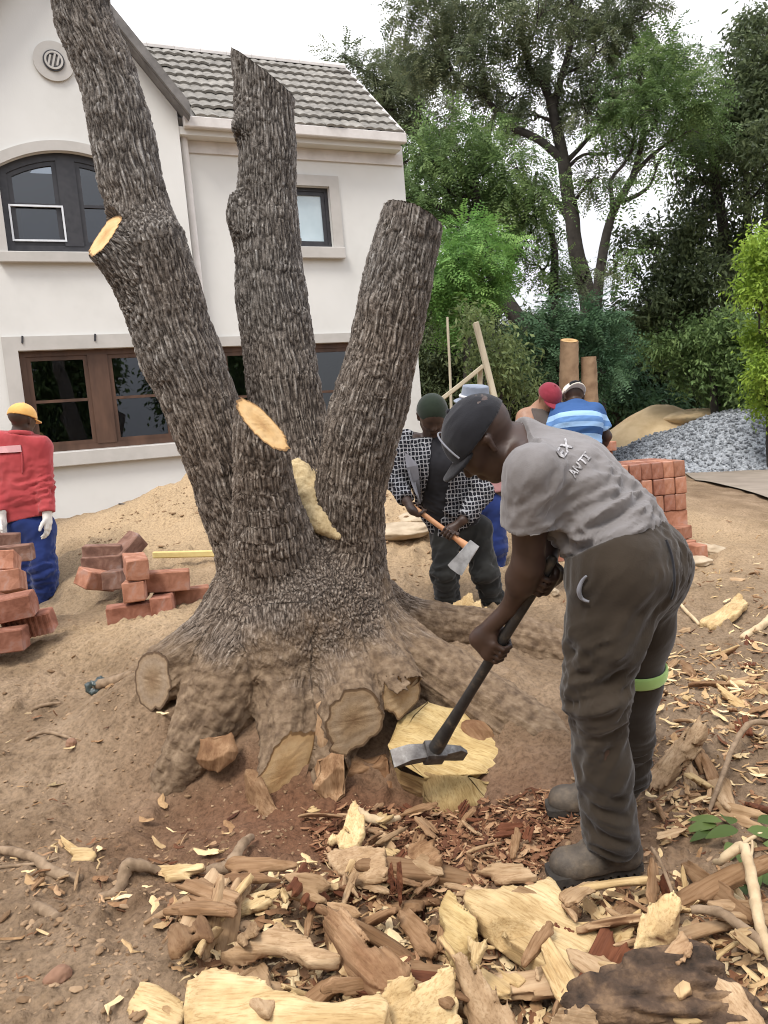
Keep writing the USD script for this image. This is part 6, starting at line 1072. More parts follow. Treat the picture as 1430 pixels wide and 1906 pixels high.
tree_at('drooping_shrub', 'bright green drooping shrub beside the house corner', 'shrub', 12.5, [[(870, 720, 16), (872, 560, 12), (872, 470, 7)]],
    [(872, 440, 56, 36), (905, 460, 50, 36), (850, 490, 56, 40), (895, 510, 56, 36), (832, 535, 50, 36), (870, 550, 50, 30, .8), (820, 585, 36, 36, .9), (810, 520, 26, 40)], 'leaf_bright', lai=1.3, size=.8, seed=6, droop=.7)
tree_at('ferny_shrub', 'bluish green ferny shrub in the shade behind the cut poles', 'shrub', 14.5, [[(1060, 740, 14), (1055, 640, 10), (1055, 590, 6)]], [(1055, 575, 62, 26), (1015, 600, 50, 26), (1100, 595, 56, 28), (1065, 625, 66, 30), (1130, 640, 50, 36), (1112, 685, 36, 36), (1000, 650, 40, 40, .8)], 'leaf_blue', lai=1.3, seed=7, droop=.9)
tree_at('lime_bush', 'lime green bush cut off by the right edge', 'bush', 13.5, [[(1435, 740, 18), (1432, 600, 12), (1430, 480, 7)]], [(1437, 450, 32, 42), (1424, 500, 32, 44), (1452, 520, 46, 60), (1416, 560, 30, 46), (1448, 610, 46, 56), (1424, 640, 32, 46), (1452, 690, 40, 44), (1428, 700, 30, 44), (1434, 745, 34, 30)], 'leaf_lime', lai=1.5, size=.7, seed=8, kind='cluster', droop=.2)
tree_at('leafy_climber', 'olive leaved climber hanging in front of the dark hedge left of the poles', 'climber', 11.5, [[(930, 790, 10), (935, 700, 8), (930, 620, 5)]], [(925, 640, 44, 46, .8), (955, 690, 44, 44, .8), (905, 690, 36, 44, .7), (950, 740, 50, 36, .7), (890, 600, 22, 30, .7)], 'leaf_olive', lai=.9, size=.75, seed=9, kind='cluster')
# the hedge: one continuous mass behind everything, with a leafy core
hc_ = []
for k, (px, py, rx, ry) in enumerate([(790, 640, 60, 90), (850, 660, 70, 90), (920, 670, 70, 100), (990, 680, 70, 100), (1060, 690, 70, 90), (1130, 690, 70, 90), (1200, 680, 70, 90), (1270, 680, 70, 84), (1340, 680, 70, 84), (1410, 690, 70, 84), (1480, 690, 80, 90), (760, 560, 50, 100), (860, 570, 60, 60), (1560, 690, 90, 90)]): hc_.append((px, py, rx, ry))
core = [cap(at(px, py + 20, 23.5) - P(.3, 0, 0), at(px, py + 20, 23.5) + P(.3, 0, 0), px2m(min(rx, ry) * .72, 23.5), k=.5) for px, py, rx, ry in hc_] + [cap(at(px, 780, 23.5), at(px, 780, 23.5) + P(.5, 0, 0), .8, k=.5) for px in range(760, 1560, 50)]
mc_ = nets(blob(core, 1.5), *bounds(core, .3), .13); vv = np.asarray(mc_.vertices); mc_ = trimesh.Trimesh(vv + vnormals(mc_) * ((fbm(vv * 1.6, 4, 3) - .5) * 1.0)[:, None], mc_.faces, process=False)
hg = tree_at('hedge', 'long dark hedge closing off the garden behind the men and heaps', 'hedge', 22.0, [], hc_ + [(px, 745, 60, 44) for px in range(790, 1520, 70)] + [(px, 640, 60, 50) for px in range(1120, 1500, 70)], 'leaf_dark', lai=1.5, seed=10, size=1.0, kind='cluster')
obj('thicket', mc_, LOOK['leaf_dark'], hg, False)
tree_at('trimmed_bush', 'mid green rounded bush rising before the hedge at the right', 'bush', 16.5, [[(1330, 760, 14), (1330, 640, 8)]], [(1300, 640, 60, 40), (1350, 620, 60, 36), (1390, 650, 56, 50), (1320, 690, 60, 40), (1370, 710, 60, 44), (1245, 650, 50, 36), (1410, 700, 50, 50)], 'leaf_mid', lai=1.3, seed=11, size=.9, kind='cluster')
tree_at('broad_leaf_plant', 'dark broad leaved plant at the foot of the hedge near the sand', 'plant', 20.0, [[(1150, 790, 8), (1150, 730, 5)]], [(1150, 730, 40, 36), (1190, 750, 40, 30), (1110, 755, 30, 26), (1230, 745, 36, 30), (1165, 690, 36, 30)], 'leaf_blue', lai=1.0, seed=12, size=1.3, kind='cluster')
# two cut poles of an earlier felled tree
for nm_, lab, px, top, bot, w_, yy in (('cut_pole', 'taller brown lopped trunk with a sawn top behind the men', 1060, 634, 800, 34, 13.0), ('cut_pole', 'shorter brown lopped trunk just right of the taller one', 1096, 664, 800, 29, 13.1)):
    a, b = at(px + (4 if px > 1080 else -2), bot, yy), at(px, top, yy); t = thing(nm_, lab, 'lopped trunk', a); n_ = unit(b - a + P(0, -.35, 0) * np.linalg.norm(b - a) * (1 if px < 1080 else .15)); rr = px2m(w_, yy) / 2
    tb = tube([a, lerp(a, b, .35), lerp(a, b, .75), b, b + (b - a) * .2], [rr * 1.2, rr * 1.06, rr, rr * .96, rr * .94], 22, 30, .03, px); mm = man(trimesh.Trimesh(tb.vertices, tb.faces, process=True)).trim_by_plane((-n_).tolist(), float(-(b @ n_))); obj('trunk', mm, LOOK['pole_bark'], t, 50)
    x, y, z = frame(n_); th = np.linspace(0, 2 * pi, 40, endpoint=False); R2 = np.linspace(0, 1, 6); V = [b + n_ * .006]; E = [0.0]; PP = [(0, 0, px)]
    for q in R2[1:]:
        for a_ in th: V.append(b + n_ * .006 + rr * .93 * q * (np.cos(a_) * x + np.sin(a_) * y / max(abs(n_ @ unit(b - at(px, bot, yy))), .6))); E.append(q); PP.append((rr * q * np.cos(a_), rr * q * np.sin(a_), px))
    f = [[0, 1 + j, 1 + (j + 1) % 40] for j in range(40)] + [tri_ for q in range(4) for j in range(40) for tri_ in ([1 + q * 40 + j, 1 + q * 40 + 40 + j, 1 + q * 40 + 40 + (j + 1) % 40], [1 + q * 40 + j, 1 + q * 40 + 40 + (j + 1) % 40, 1 + q * 40 + (j + 1) % 40])]
    obj('sawn_face', (np.array(V), np.array(f)), LOOK['sawn_wood'], t, True, {'ring': np.array(PP), 'edge': np.array(E), 'old': np.full(len(V), .2)})
# trees of the garden behind the viewer, which the lower windows mirror
for k, (x, y, hh) in enumerate(((-9, -9, 7.5), (-2.5, -12, 6.0), (4.5, -10, 8.0), (10, -7, 6.5))):
    b = P(x, y, gbase([[x, y]])[0] - .1); t = thing('garden_tree', 'leafy garden tree behind the viewer, mirrored in the windows', 'tree', b, 'garden trees mirrored in the windows'); rg = np.random.default_rng(60 + k)
    obj('trunk', tube([b, b + P(.1, .1, hh * .5), b + P(.2, 0, hh * .85)], [.2, .14, .05], 9, 10, .05, k), LOOK['tree_bark'], t, True); n = 2600; q = rg.normal(size=(n, 3)); q /= np.linalg.norm(q, axis=1, keepdims=True); q *= rg.uniform(.2, 1, (n, 1)) ** .4; w = b + P(0, 0, hh * .58) + q * P(2.4, 2.0, hh * .42); ok = fbm(w * .9, 3, k) > .42; w, q = w[ok], q[ok]
    instancer('crown', t, CLU, [LOOK['leaf_mid']] * 3, w, quat_x(q + rg.normal(0, .4, q.shape), rg), np.full((len(w), 3), 2.2), rg.integers(0, 3, len(w)))
print('sprigs', NSP)
# ------------------------------------------------------------------ wood chips and litter
def poly_sd(p, poly):
    d = np.full(len(p), 1e9); s = np.zeros(len(p), bool); n = len(poly)
    for i in range(n):
        a, b = poly[i], poly[(i + 1) % n]; e = b - a; w = p - a; t = np.clip(w @ e / max(e @ e, 1e-12), 0, 1); d = np.minimum(d, ((w - t[:, None] * e) ** 2).sum(1))
        c = (a[1] <= p[:, 1]) != (b[1] <= p[:, 1]); x = a[0] + (p[:, 1] - a[1]) * e[0] / np.where(e[1] == 0, 1e-9, e[1]); s ^= c & (p[:, 0] < x)
    d = np.sqrt(d); return np.where(s, -d, d)
def biggest(m):
    f = np.asarray(m.faces); g = sp.coo_matrix((np.ones(len(f) * 2), (np.r_[f[:, 0], f[:, 1]], np.r_[f[:, 1], f[:, 2]])), shape=(len(m.vertices),) * 2); _, lab = connected_components(g, False); f = f[lab[f[:, 0]] == np.bincount(lab[f[:, 0]]).argmax()]
    v, f = compact(np.asarray(m.vertices), f); return trimesh.Trimesh(v, f, process=False)
def chip_mesh(poly, zfun, T, g, seed, h=.007, ridge=.010, feather=.03, facet=.012, hole=None):
    """A split piece of wood: an outline on the ground plane with a height, thickness T, grain along angle g."""
    poly = np.asarray(poly, float); G = P(cos(g), sin(g)); N = P(-sin(g), cos(g)); c0 = poly.mean(0)
    zz = [zfun(q[None])[0] for q in poly]
    def f(p):
        q = p[:, :2] - c0; al, ac = q @ G, q @ N; st = np.column_stack([al * 5, ac * 70, p[:, 2] * 30 + seed * 5]); jag = (fbm(np.column_stack([al * 3, ac * 46, 0 * al + seed]), 2, seed) - .5)
        d2 = poly_sd(p[:, :2], poly) + jag * feather + (fbm(np.column_stack([q * 9, 0 * al + seed]), 2, seed + 5) - .5) * .014
        up = zfun(p[:, :2]); t = T * (.55 + .9 * fbm(np.column_stack([al * 4, ac * 9, 0 * al + seed * 2.2]), 2, seed + 1)) * sstep(.05, -.06, d2) ** .5
        dz = np.abs(p[:, 2] - up - (fbm(np.column_stack([al * 5, ac * 7, 0 * al + seed]), 2, seed + 2) - .5) * T * .5) - t / 2; d = np.maximum(d2, dz) - (ridged(st, 3, seed) - .6) * ridge * 1.25 - (ridged(st * (2.5, 3, 2), 1, seed + 4) - .5) * ridge * .4
        if hole is not None: hc, hr = hole; e = (p - hc) / hr; d = np.maximum(d, (1 - np.linalg.norm(e, axis=1)) * min(hr))
        return d * .7
    lo = np.append(poly.min(0) - .05, min(zz) - T * 1.1 - .03); hi = np.append(poly.max(0) + .05, max(zz) + T * 1.1 + .03)
    m = biggest(nets(f, lo, hi, h)); v = np.asarray(m.vertices); n = vnormals(m); q = v[:, :2] - c0
    gr = np.column_stack([q @ N, v[:, 2], q @ G]) + seed * 1.37
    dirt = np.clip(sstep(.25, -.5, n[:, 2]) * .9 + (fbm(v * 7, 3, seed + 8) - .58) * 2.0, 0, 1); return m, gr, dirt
HERO = 0
def hero(name, label, catg, pts, T, g, mt, bend=0.0, group=None, dirt0=0.0, hole=None, h=.0066, feather=.03, ridge=.010):
    """pts: (px, py, z) seen outline points with a height; g: grain direction as two pixels."""
    global HERO; HERO += 1; W = np.array([onz(*q) for q in pts]); A = np.column_stack([W[:, :2], np.ones(len(W))]); co = np.linalg.lstsq(A, W[:, 2], rcond=None)[0]; c0 = W[:, :2].mean(0)
    a, b = onz(*g[0], W[:, 2].mean()), onz(*g[1], W[:, 2].mean()); ga = math.atan2(*(b - a)[[1, 0]])
    zf = lambda q: q @ co[:2] + co[2] - T * .35 + bend * ((q - c0) @ P(cos(ga), sin(ga))) ** 2
    if hole: hc = onz(*hole[0]); hole = (hc, np.asarray(hole[1]))
    m, gr, di = chip_mesh(W[:, :2], zf, T, ga, HERO, h, ridge, feather, hole=hole)
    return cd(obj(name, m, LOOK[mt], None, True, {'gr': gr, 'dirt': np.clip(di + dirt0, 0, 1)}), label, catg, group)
def Z(z, *pts): return [(a, b, z) for a, b in pts]
hero('split_log', 'broad smooth pale split log at the bottom edge, left of centre', 'split log', [(345, 1838, .09), (392, 1800, .13), (470, 1803, .14), (530, 1838, .13), (610, 1846, .13), (712, 1852, .12), (728, 1885, .10), (715, 1960, .07), (340, 1960, .06)], .10, ((350, 1870), (700, 1880)), 'pale_wood', feather=.008, ridge=.006)
hero('wood_chip', 'leaf shaped pale chip at the bottom left, pointing left', 'wood chip', [(203, 1848, .02), (252, 1822, .04), (300, 1830, .05), (345, 1888, .03), (340, 1925, .02), (262, 1915, .02)], .035, ((205, 1850), (340, 1900)), 'pale_wood')
hero('wood_chip', 'long flat pinkish tan chip lying above the broad split log', 'wood chip', [(395, 1765, .10), (440, 1738, .13), (522, 1714, .15), (575, 1738, .15), (630, 1764, .14), (618, 1786, .12), (572, 1790, .11), (505, 1768, .11), (430, 1790, .09)], .05, ((400, 1760), (620, 1775)), 'tan_wood', ridge=.012)
hero('wood_lump', 'knobbly brown lump of root wood in the middle of the foreground heap', 'root lump', [(592, 1698, .12), (642, 1694, .16), (684, 1736, .18), (766, 1784, .14), (735, 1850, .10), (690, 1842, .10), (642, 1782, .13)], .12, ((600, 1700), (740, 1850)), 'brown_wood', ridge=.02, dirt0=.1)
hero('wood_chip', 'biggest pale chip, star shaped with a dark hollow, in front of the boots', 'wood chip', [(868, 1652, .10), (932, 1647, .11), (992, 1651, .11), (1019, 1622, .14), (1045, 1652, .12), (1056, 1700, .11), (1124, 1743, .10), (1091, 1771, .09), (1137, 1780, .08), (1124, 1816, .07), (1056, 1820, .07), (982, 1772, .09), (902, 1712, .10), (864, 1672, .10)], .065, ((870, 1660), (1120, 1790)), 'pale_wood', feather=.02, ridge=.006, hole=((948, 1714, .115), (.075, .036, .075)))
hero('split_log', 'left blade of the fan shaped split log at the bottom centre', 'split log', [(640, 1905, .05), (735, 1850, .10), (838, 1798, .15), (852, 1812, .15), (858, 1870, .10), (850, 1940, .05), (650, 1940, .03)], .08, ((650, 1910), (845, 1805)), 'pale_wood', ridge=.014, feather=.04)
hero('split_log', 'right blade of the fan shaped split log, pinkish and straight grained', 'split log', [(838, 1768, .17), (866, 1764, .17), (908, 1812, .14), (965, 1910, .08), (960, 1945, .05), (880, 1945, .05), (862, 1850, .12)], .09, ((850, 1770), (930, 1930)), 'tan_wood', ridge=.016, feather=.03)
surf('log_bark', [(.3, (.020, .014, .010)), (.5, (.075, .047, .030)), (.7, (.20, .125, .07))], scale=16, rough=.9, bump=.8, bscale=60, bdist=.01, coord='position')
la, lb, lc = onz(1100, 1890, .05), onz(1225, 1858, .06), onz(1350, 1890, .04); lq = [cap(la, lb, .060, .075, .03), cap(lb, lc, .075, .062, .03), cap(lb, onz(1300, 1800, .10), .07, .05, .04)]
lm_ = nets(blob(lq), *bounds(lq, .04), .0062); vv = np.asarray(lm_.vertices); g_ = unit(lc - la); qq = vv - .88 * (vv @ g_)[:, None] * g_; f1, f2 = worley(qq * 34, 3); vv = vv + vnormals(lm_) * ((sstep(0, .4, f2 - f1) - .6) * .014 + (ridged(qq * 22, 3, 2) - .55) * .035 + (fbm(vv * 5, 3, 2) - .5) * .07)[:, None]
cd(obj('dark_log', trimesh.Trimesh(vv, lm_.faces, process=False), LOOK['log_bark'], None, True), 'dark barked knotty log in the bottom right corner', 'log')
hero('log_end', 'tan cut end of wood at the left of the dark knotty log', 'log', [(1000, 1892, .09), (1040, 1868, .12), (1090, 1856, .14), (1112, 1880, .12), (1120, 1940, .06), (1000, 1940, .04)], .10, ((1000, 1890), (1110, 1900)), 'tan_wood', ridge=.008)
hero('wood_chip', 'upright pale splinter block right of the star shaped chip', 'wood chip', [(1180, 1754, .13), (1192, 1700, .17), (1244, 1656, .22), (1262, 1671, .22), (1255, 1708, .19), (1200, 1752, .13)], .07, ((1180, 1750), (1255, 1660)), 'pale_wood', ridge=.012)
hero('wood_lump', 'brown wedge of wood leaning below the upright splinter block', 'wood wedge', [(1138, 1800, .12), (1200, 1765, .17), (1270, 1722, .18), (1278, 1756, .16), (1250, 1792, .13), (1200, 1798, .12)], .09, ((1140, 1800), (1270, 1730)), 'tan_wood', ridge=.014, dirt0=.1)
hero('wood_lump', 'pinkish square block of wood in the bottom right corner', 'wood block', [(1328, 1834, .10), (1376, 1816, .14), (1392, 1850, .12), (1424, 1910, .07), (1420, 1945, .05), (1340, 1940, .05)], .12, ((1330, 1840), (1420, 1930)), 'tan_wood', ridge=.006)
hero('wood_chip', 'narrow pale curved chip on bare soil above the long pinkish chip', 'wood chip', [(375, 1702, .03), (440, 1672, .05), (500, 1662, .07), (504, 1678, .06), (470, 1692, .05), (386, 1726, .03)], .03, ((380, 1710), (500, 1668)), 'pale_wood', bend=.3)
hero('wood_chip', 'forked pale chip standing up at the foot of the sawn root', 'wood chip', [(604, 1560, .02), (638, 1538, .06), (660, 1490, .12), (671, 1522, .10), (682, 1556, .05), (648, 1572, .03)], .04, ((605, 1560), (665, 1495)), 'pale_wood', feather=.045)
hero('wood_chip', 'dark red rotten chip standing in the middle of the heap', 'wood chip', [(718, 1640, .06), (724, 1612, .10), (738, 1588, .15), (752, 1624, .12), (744, 1662, .06)], .05, ((720, 1650), (740, 1590)), 'red_wood')
hero('wood_lump', 'yellowish lump of wood left of the star shaped chip', 'wood lump', [(816, 1700, .08), (834, 1644, .14), (852, 1664, .14), (892, 1708, .11), (886, 1750, .08), (838, 1762, .07)], .10, ((820, 1700), (880, 1740)), 'yellow_wood', ridge=.014, dirt0=.1)
hero('wood_chip', 'tan plate of wood under the forked chip', 'wood chip', [(610, 1590, .03), (660, 1575, .07), (715, 1580, .10), (720, 1625, .08), (680, 1640, .05), (630, 1620, .03)], .035, ((610, 1600), (715, 1610)), 'tan_wood', ridge=.012)
hero('wood_chip', 'flat brown square chip left of the bare soil patch by the chopped root', 'wood chip', [(752, 1565, .04), (805, 1562, .08), (818, 1602, .07), (770, 1612, .03)], .04, ((752, 1590), (815, 1585)), 'brown_wood')
hero('wood_chip', 'curled shaving of tan wood above the fan shaped split log', 'wood chip', [(872, 1745, .14), (900, 1738, .18), (915, 1750, .17), (892, 1790, .15), (872, 1800, .13)], .03, ((875, 1795), (905, 1742)), 'pale_wood')
hero('wood_chip', 'thick banana shaped pale chip on the soil at the right', 'wood chip', [(1302, 1156, .03), (1338, 1132, .06), (1374, 1103, .08), (1391, 1118, .07), (1372, 1142, .05), (1322, 1168, .03)], .06, ((1304, 1160), (1385, 1110)), 'pale_wood', h=.008)
hero('wood_chip', 'long shredded splinter bundle behind the bending worker\'s boots', 'splintered wood', [(1185, 1458, .03), (1232, 1416, .08), (1302, 1338, .16), (1316, 1352, .16), (1274, 1408, .10), (1228, 1474, .04)], .07, ((1188, 1462), (1310, 1345)), 'tan_wood', ridge=.022, feather=.06)
hero('wood_chip', 'pale bird shaped chip at the right, above the curled strip', 'wood chip', [(1334, 1238, .02), (1352, 1258, .05), (1392, 1256, .05), (1424, 1272, .03), (1398, 1284, .03), (1358, 1276, .03)], .03, ((1336, 1245), (1420, 1275)), 'pale_wood', h=.008)
hero('wood_chip', 'curled tan strip of wood at the right below the bird shaped chip', 'wood chip', [(1324, 1306, .05), (1340, 1318, .07), (1378, 1340, .04), (1372, 1366, .03), (1338, 1362, .04)], .025, ((1326, 1308), (1375, 1360)), 'tan_wood', h=.008)
hero('wood_chip', 'small thick cream chip alone on the soil at the left', 'wood chip', [(134, 1580, .02), (160, 1576, .03), (183, 1588, .02), (158, 1602, .01), (134, 1598, .01)], .03, ((134, 1590), (183, 1590)), 'pale_wood')
hero('wood_chip', 'long weathered chip beside the big one at the lower left of the roots', 'wood chip', [(255, 1610, .02), (320, 1598, .04), (385, 1606, .03), (380, 1616, .03), (318, 1622, .03), (262, 1622, .01)], .03, ((255, 1615), (385, 1608)), 'pale_wood')
hero('wood_lump', 'pale block of chopped wood on the root behind the mattock handle', 'wood block', [(818, 1165, .12), (835, 1118, .26), (872, 1112, .28), (908, 1130, .24), (900, 1168, .14), (850, 1176, .10)], .16, ((820, 1165), (900, 1130)), 'pale_wood', h=.010, ridge=.015)
hero('wood_chip', 'pale wide plate lying left of the near boot', 'wood chip', [(882, 1622, .03), (930, 1602, .05), (985, 1606, .05), (1000, 1628, .03), (940, 1640, .02)], .03, ((884, 1622), (995, 1616)), 'tan_wood')
hero('wood_chip', 'ragged brown chip behind the upright splinter block', 'wood chip', [(1150, 1712, .06), (1165, 1668, .12), (1215, 1650, .14), (1240, 1668, .10), (1190, 1720, .06)], .04, ((1150, 1705), (1230, 1655)), 'brown_wood', ridge=.014)
hero('wood_chip', 'rust brown torn chip above the upright splinter block', 'wood chip', [(1222, 1650, .08), (1240, 1618, .14), (1262, 1650, .13), (1275, 1690, .08), (1250, 1690, .06)], .04, ((1230, 1680), (1245, 1625)), 'red_wood')
# medium chips: a few shapes, each copy a thing of its own
rg = np.random.default_rng(77); PROT = []
def chip_proto(k):
    L, w = (.17, .055, ) if k % 3 else (.12, .075); L *= rg.uniform(.8, 1.15); n = 9; ang = np.sort(rg.uniform(0, 2 * pi, n)); poly = np.column_stack([np.cos(ang) * L / 2 * rg.uniform(.75, 1.1, n), np.sin(ang) * w / 2 * rg.uniform(.6, 1.2, n)]); b = rg.uniform(-2.5, 2.5)
    return chip_mesh(poly, lambda q: b * q[:, 0] ** 2, rg.uniform(.012, .026), 0.0, 40 + k, .0046, .011, .05)
CM = ['pale_wood', 'tan_wood', 'brown_wood', 'pale_wood', 'tan_wood', 'tan_wood', 'brown_wood', 'pale_wood', 'tan_wood', 'red_wood', 'pale_wood', 'brown_wood']
WORD = {'pale_wood': 'pale', 'tan_wood': 'tan', 'brown_wood': 'brown', 'red_wood': 'reddish', 'yellow_wood': 'yellowish'}
def med(k, p, yaw, tilt, roll, s, zone):
    sx_ = .8 + .55 * ((k * 7 + int(abs(p[0]) * 1000)) % 10) / 10
    first = k not in [x[0] for x in PROT]; path = numbered('/World', 'wood_splinter'); x = UsdGeom.Xform.Define(stage, path)
    if not first: x.GetPrim().GetReferences().AddInternalReference(dict(PROT)[k]); 
    x.ClearXformOpOrder() if not first else None
    x.AddTranslateOp().Set(Gf.Vec3d(*map(float, p))) if first else x.GetPrim().GetAttribute('xformOp:translate').Set(Gf.Vec3d(*map(float, p)))
    e = Gf.Vec3f(math.degrees(roll), math.degrees(tilt), math.degrees(yaw))
    if first:
        x.AddRotateXYZOp().Set(e); x.AddScaleOp().Set(Gf.Vec3f(s * sx_, s, s * .72)); m, gr, di = chip_proto(k); g = usdkit.mesh(stage, path + '/splinter', m, LOOK[CM[k]], smooth=True); api = UsdGeom.PrimvarsAPI(g)
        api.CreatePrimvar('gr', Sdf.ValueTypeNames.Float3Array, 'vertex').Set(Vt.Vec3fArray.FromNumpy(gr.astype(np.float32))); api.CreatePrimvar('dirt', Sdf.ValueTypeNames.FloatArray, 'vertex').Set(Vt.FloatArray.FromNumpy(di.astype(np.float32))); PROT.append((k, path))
    else:
        x.GetPrim().GetAttribute('xformOp:rotateXYZ').Set(e); x.GetPrim().GetAttribute('xformOp:scale').Set(Gf.Vec3f(s * sx_, s, s * .72)); x.SetXformOpOrder([UsdGeom.XformOp(x.GetPrim().GetAttribute('xformOp:' + t)) for t in ('translate', 'rotateXYZ', 'scale')]); x.GetPrim().SetInstanceable(True)
    w_ = WORD[CM[k]]; sz_ = ('big ' if s > 1.1 else 'small ' if s < .72 else '') + ('long narrow' if k % 3 else 'short broad'); cd(x.GetPrim(), f'{sz_} {w_} split wood splinter among others {zone[0]}', 'wood chip', f'{sz_} {w_} {zone[1]}')
ZONES = [(('in the foreground heap', 'splinters in the foreground heap'), [(300, 1700), (560, 1600), (900, 1620), (1430, 1680), (1430, 1906), (380, 1906)], 105, .03, .13), (('between the roots and the boots', 'splinters between roots and boots'), [(560, 1500), (740, 1470), (1000, 1470), (1090, 1500), (1000, 1620), (640, 1680)], 60, .02, .07),
         (('behind the bending worker', 'splinters behind the bending worker'), [(1190, 1230), (1430, 1180), (1430, 1500), (1230, 1580), (1190, 1450)], 42, .0, .03), (('on the far soil at the right', 'splinters on the far soil'), [(1240, 1060), (1430, 1030), (1430, 1200), (1250, 1230)], 16, .0, .02), (('on the bare soil at the left', 'splinters on the bare soil'), [(20, 1560), (430, 1480), (480, 1640), (300, 1700), (60, 1680)], 12, .0, .015)]
def in_zone(poly, n):
    pg = Polygon(poly); x0, y0, x1, y1 = pg.bounds; out = []
    while len(out) < n:
        q = rg.uniform((x0, y0), (x1, y1))
        if pg.contains(Point(q)): out.append(q)
    return out
heapz = lambda x, y: .07 * np.exp(-(((x - .25) / .75) ** 2 + ((y - 1.72) / .28) ** 2))
for zi, (zone, poly, n, z0, z1) in enumerate(ZONES):
    for q in in_zone(poly, n):
        p = onz(*q, .03); p[2] = gz(p[0], p[1]) + rg.uniform(z0, z1) * .8 + .006; k = int(rg.integers(0, 12)) if zi != 1 else int(rg.choice([0, 1, 2, 4, 5, 6, 9, 9, 4, 11])); s = rg.uniform(.5, 1.0) + (rg.random() < .45) * rg.uniform(.2, .9) * (zi in (0, 2)); s *= (1.1, .95, .95, .8, .7)[zi]
        if any(np.linalg.norm((p[:2] - c) / (np.array(w_) * 1.25)) < 1 for c, w_ in FEET): continue
        med(k, p, rg.uniform(0, 2 * pi), rg.normal(0, .3), rg.normal(0, .5), s, zone)
# fine shavings and soil clods: more than anyone could count
def sliver(sd, l=1.0, w=.14, t=.05):
    r2 = np.random.default_rng(sd); n = 5; x = np.linspace(-.5, .5, n) * l; c = r2.normal(0, .06, n); wd = w * np.array([.35, .9, 1, .8, .15]) * r2.uniform(.7, 1.2, n); v = []
    for i in range(n): v += [[x[i], c[i] - wd[i], 0], [x[i], c[i] + r2.normal(0, .02), t * r2.uniform(.6, 1.2)], [x[i], c[i] + wd[i], 0], [x[i], c[i], -t]]
    f = []
    for i in range(n - 1):
        for j in range(4): a, b = i * 4 + j, i * 4 + (j + 1) % 4; f += [[a, a + 4, b + 4], [a, b + 4, b]]
    f += [[0, 1, 2], [0, 2, 3], [16, 18, 17], [16, 19, 18]]; v = np.array(v); v[:, 2] += r2.uniform(-.5, .5) * v[:, 0] ** 2; return trimesh.Trimesh(v, np.array(f)[:, ::-1], process=False)
def litter_mat(name, ramp): return mat(name, {'oi': ('object_info', {}), 'geo': ('geometry', {}), 'n': ('noise_texture', {'scale': 90, 'detail': 4}), 'a': ('math', {'math_type': 'multiply_add', 'value2': .3}), 's': ('math', {'math_type': 'multiply', 'value2': .85}), 'r': ('rgb_ramp', {'ramp': ramp}), 'p': ('principled_bsdf', {'roughness': .9, 'specular_ior_level': .15})},
    [('geo.position', 'n.vector'), ('oi.random', 's.value1'), ('n.fac', 'a.value1'), ('s.value', 'a.value3'), ('a.value', 'r.fac'), ('r.color', 'p.base_color')])
litter_mat('shaving', [(.1, (.10, .045, .022)), (.35, (.22, .12, .06)), (.6, (.40, .26, .13)), (.85, (.58, .43, .23)), (1.1, (.66, .53, .33))]); litter_mat('shaving_red', [(.1, (.05, .02, .012)), (.4, (.13, .055, .028)), (.7, (.24, .125, .065)), (1.0, (.42, .27, .15))]); litter_mat('clod', [(.1, (.13, .078, .042)), (.5, (.22, .14, .078)), (.9, (.31, .21, .125))])
ws = cd(UsdGeom.Xform.Define(stage, '/World/wood_shavings').GetPrim(), 'fine shavings and splinters strewn over the soil around the roots', 'shavings', kind='stuff')
pos, red_ = [], []
for zi, (zone, poly, n, z0, z1) in enumerate(ZONES):
    for q in in_zone(poly, (1900, 2600, 620, 90, 40)[zi]): p = onz(*q, .02); pos.append(p); red_.append(zi == 1 or rg.random() < .25)
for q in in_zone([(1000, 1100), (1430, 950), (1430, 1906), (1200, 1906)], 260) + in_zone([(0, 1300), (500, 1500), (350, 1906), (0, 1906)], 70): p = onz(*q, .0); pos.append(p); red_.append(rg.random() < .4)
pos = np.array(pos); pos[:, 2] = gzs(pos[:, :2]) + np.random.default_rng(4).uniform(0, .02, len(pos)); red_ = np.array(red_); sc_ = rg.uniform(.02, .085, len(pos)) * np.where(red_, .8, 1)
def flatquat(n, rg, tl=.35): a, t, r_ = rg.uniform(0, pi, n), rg.normal(0, tl, n), rg.uniform(0, pi, n); c, s = np.cos(a), np.sin(a); ct, st_ = np.cos(t / 2), np.sin(t / 2); return np.column_stack([c * ct, -s * st_, c * st_, s * ct])
SL = [sliver(k, 1, w, .05) for k, w in ((1, .10), (2, .16), (3, .06), (4, .22))]
instancer('slivers', ws, SL + SL, [LOOK['shaving']] * 4 + [LOOK['shaving_red']] * 4, pos, flatquat(len(pos), rg), np.repeat(sc_[:, None], 3, 1), rg.integers(0, 4, len(pos)) + 4 * red_)
sc2 = cd(UsdGeom.Xform.Define(stage, '/World/soil_clods').GetPrim(), 'crumbs and clods of soil scattered over the dug ground', 'soil clods', kind='stuff'); pos = []
for q in in_zone([(-40, 1230), (400, 1130), (700, 1500), (1000, 1500), (1430, 1000), (1470, 1906), (-40, 1906)], 4500): pos.append(onz(*q, .02))
for q in in_zone([(110, 1050), (330, 890), (620, 900), (820, 920), (1000, 1000), (980, 1140), (760, 1120), (420, 1000), (200, 1120)], 2600): d = ray(*q); t = np.linspace(3.5, 10, 60); w = CC + d * t[:, None]; b = np.nonzero(w[:, 2] < gbase(w[:, :2]))[0]; pos.append(w[b[0]] if len(b) else w[-1])
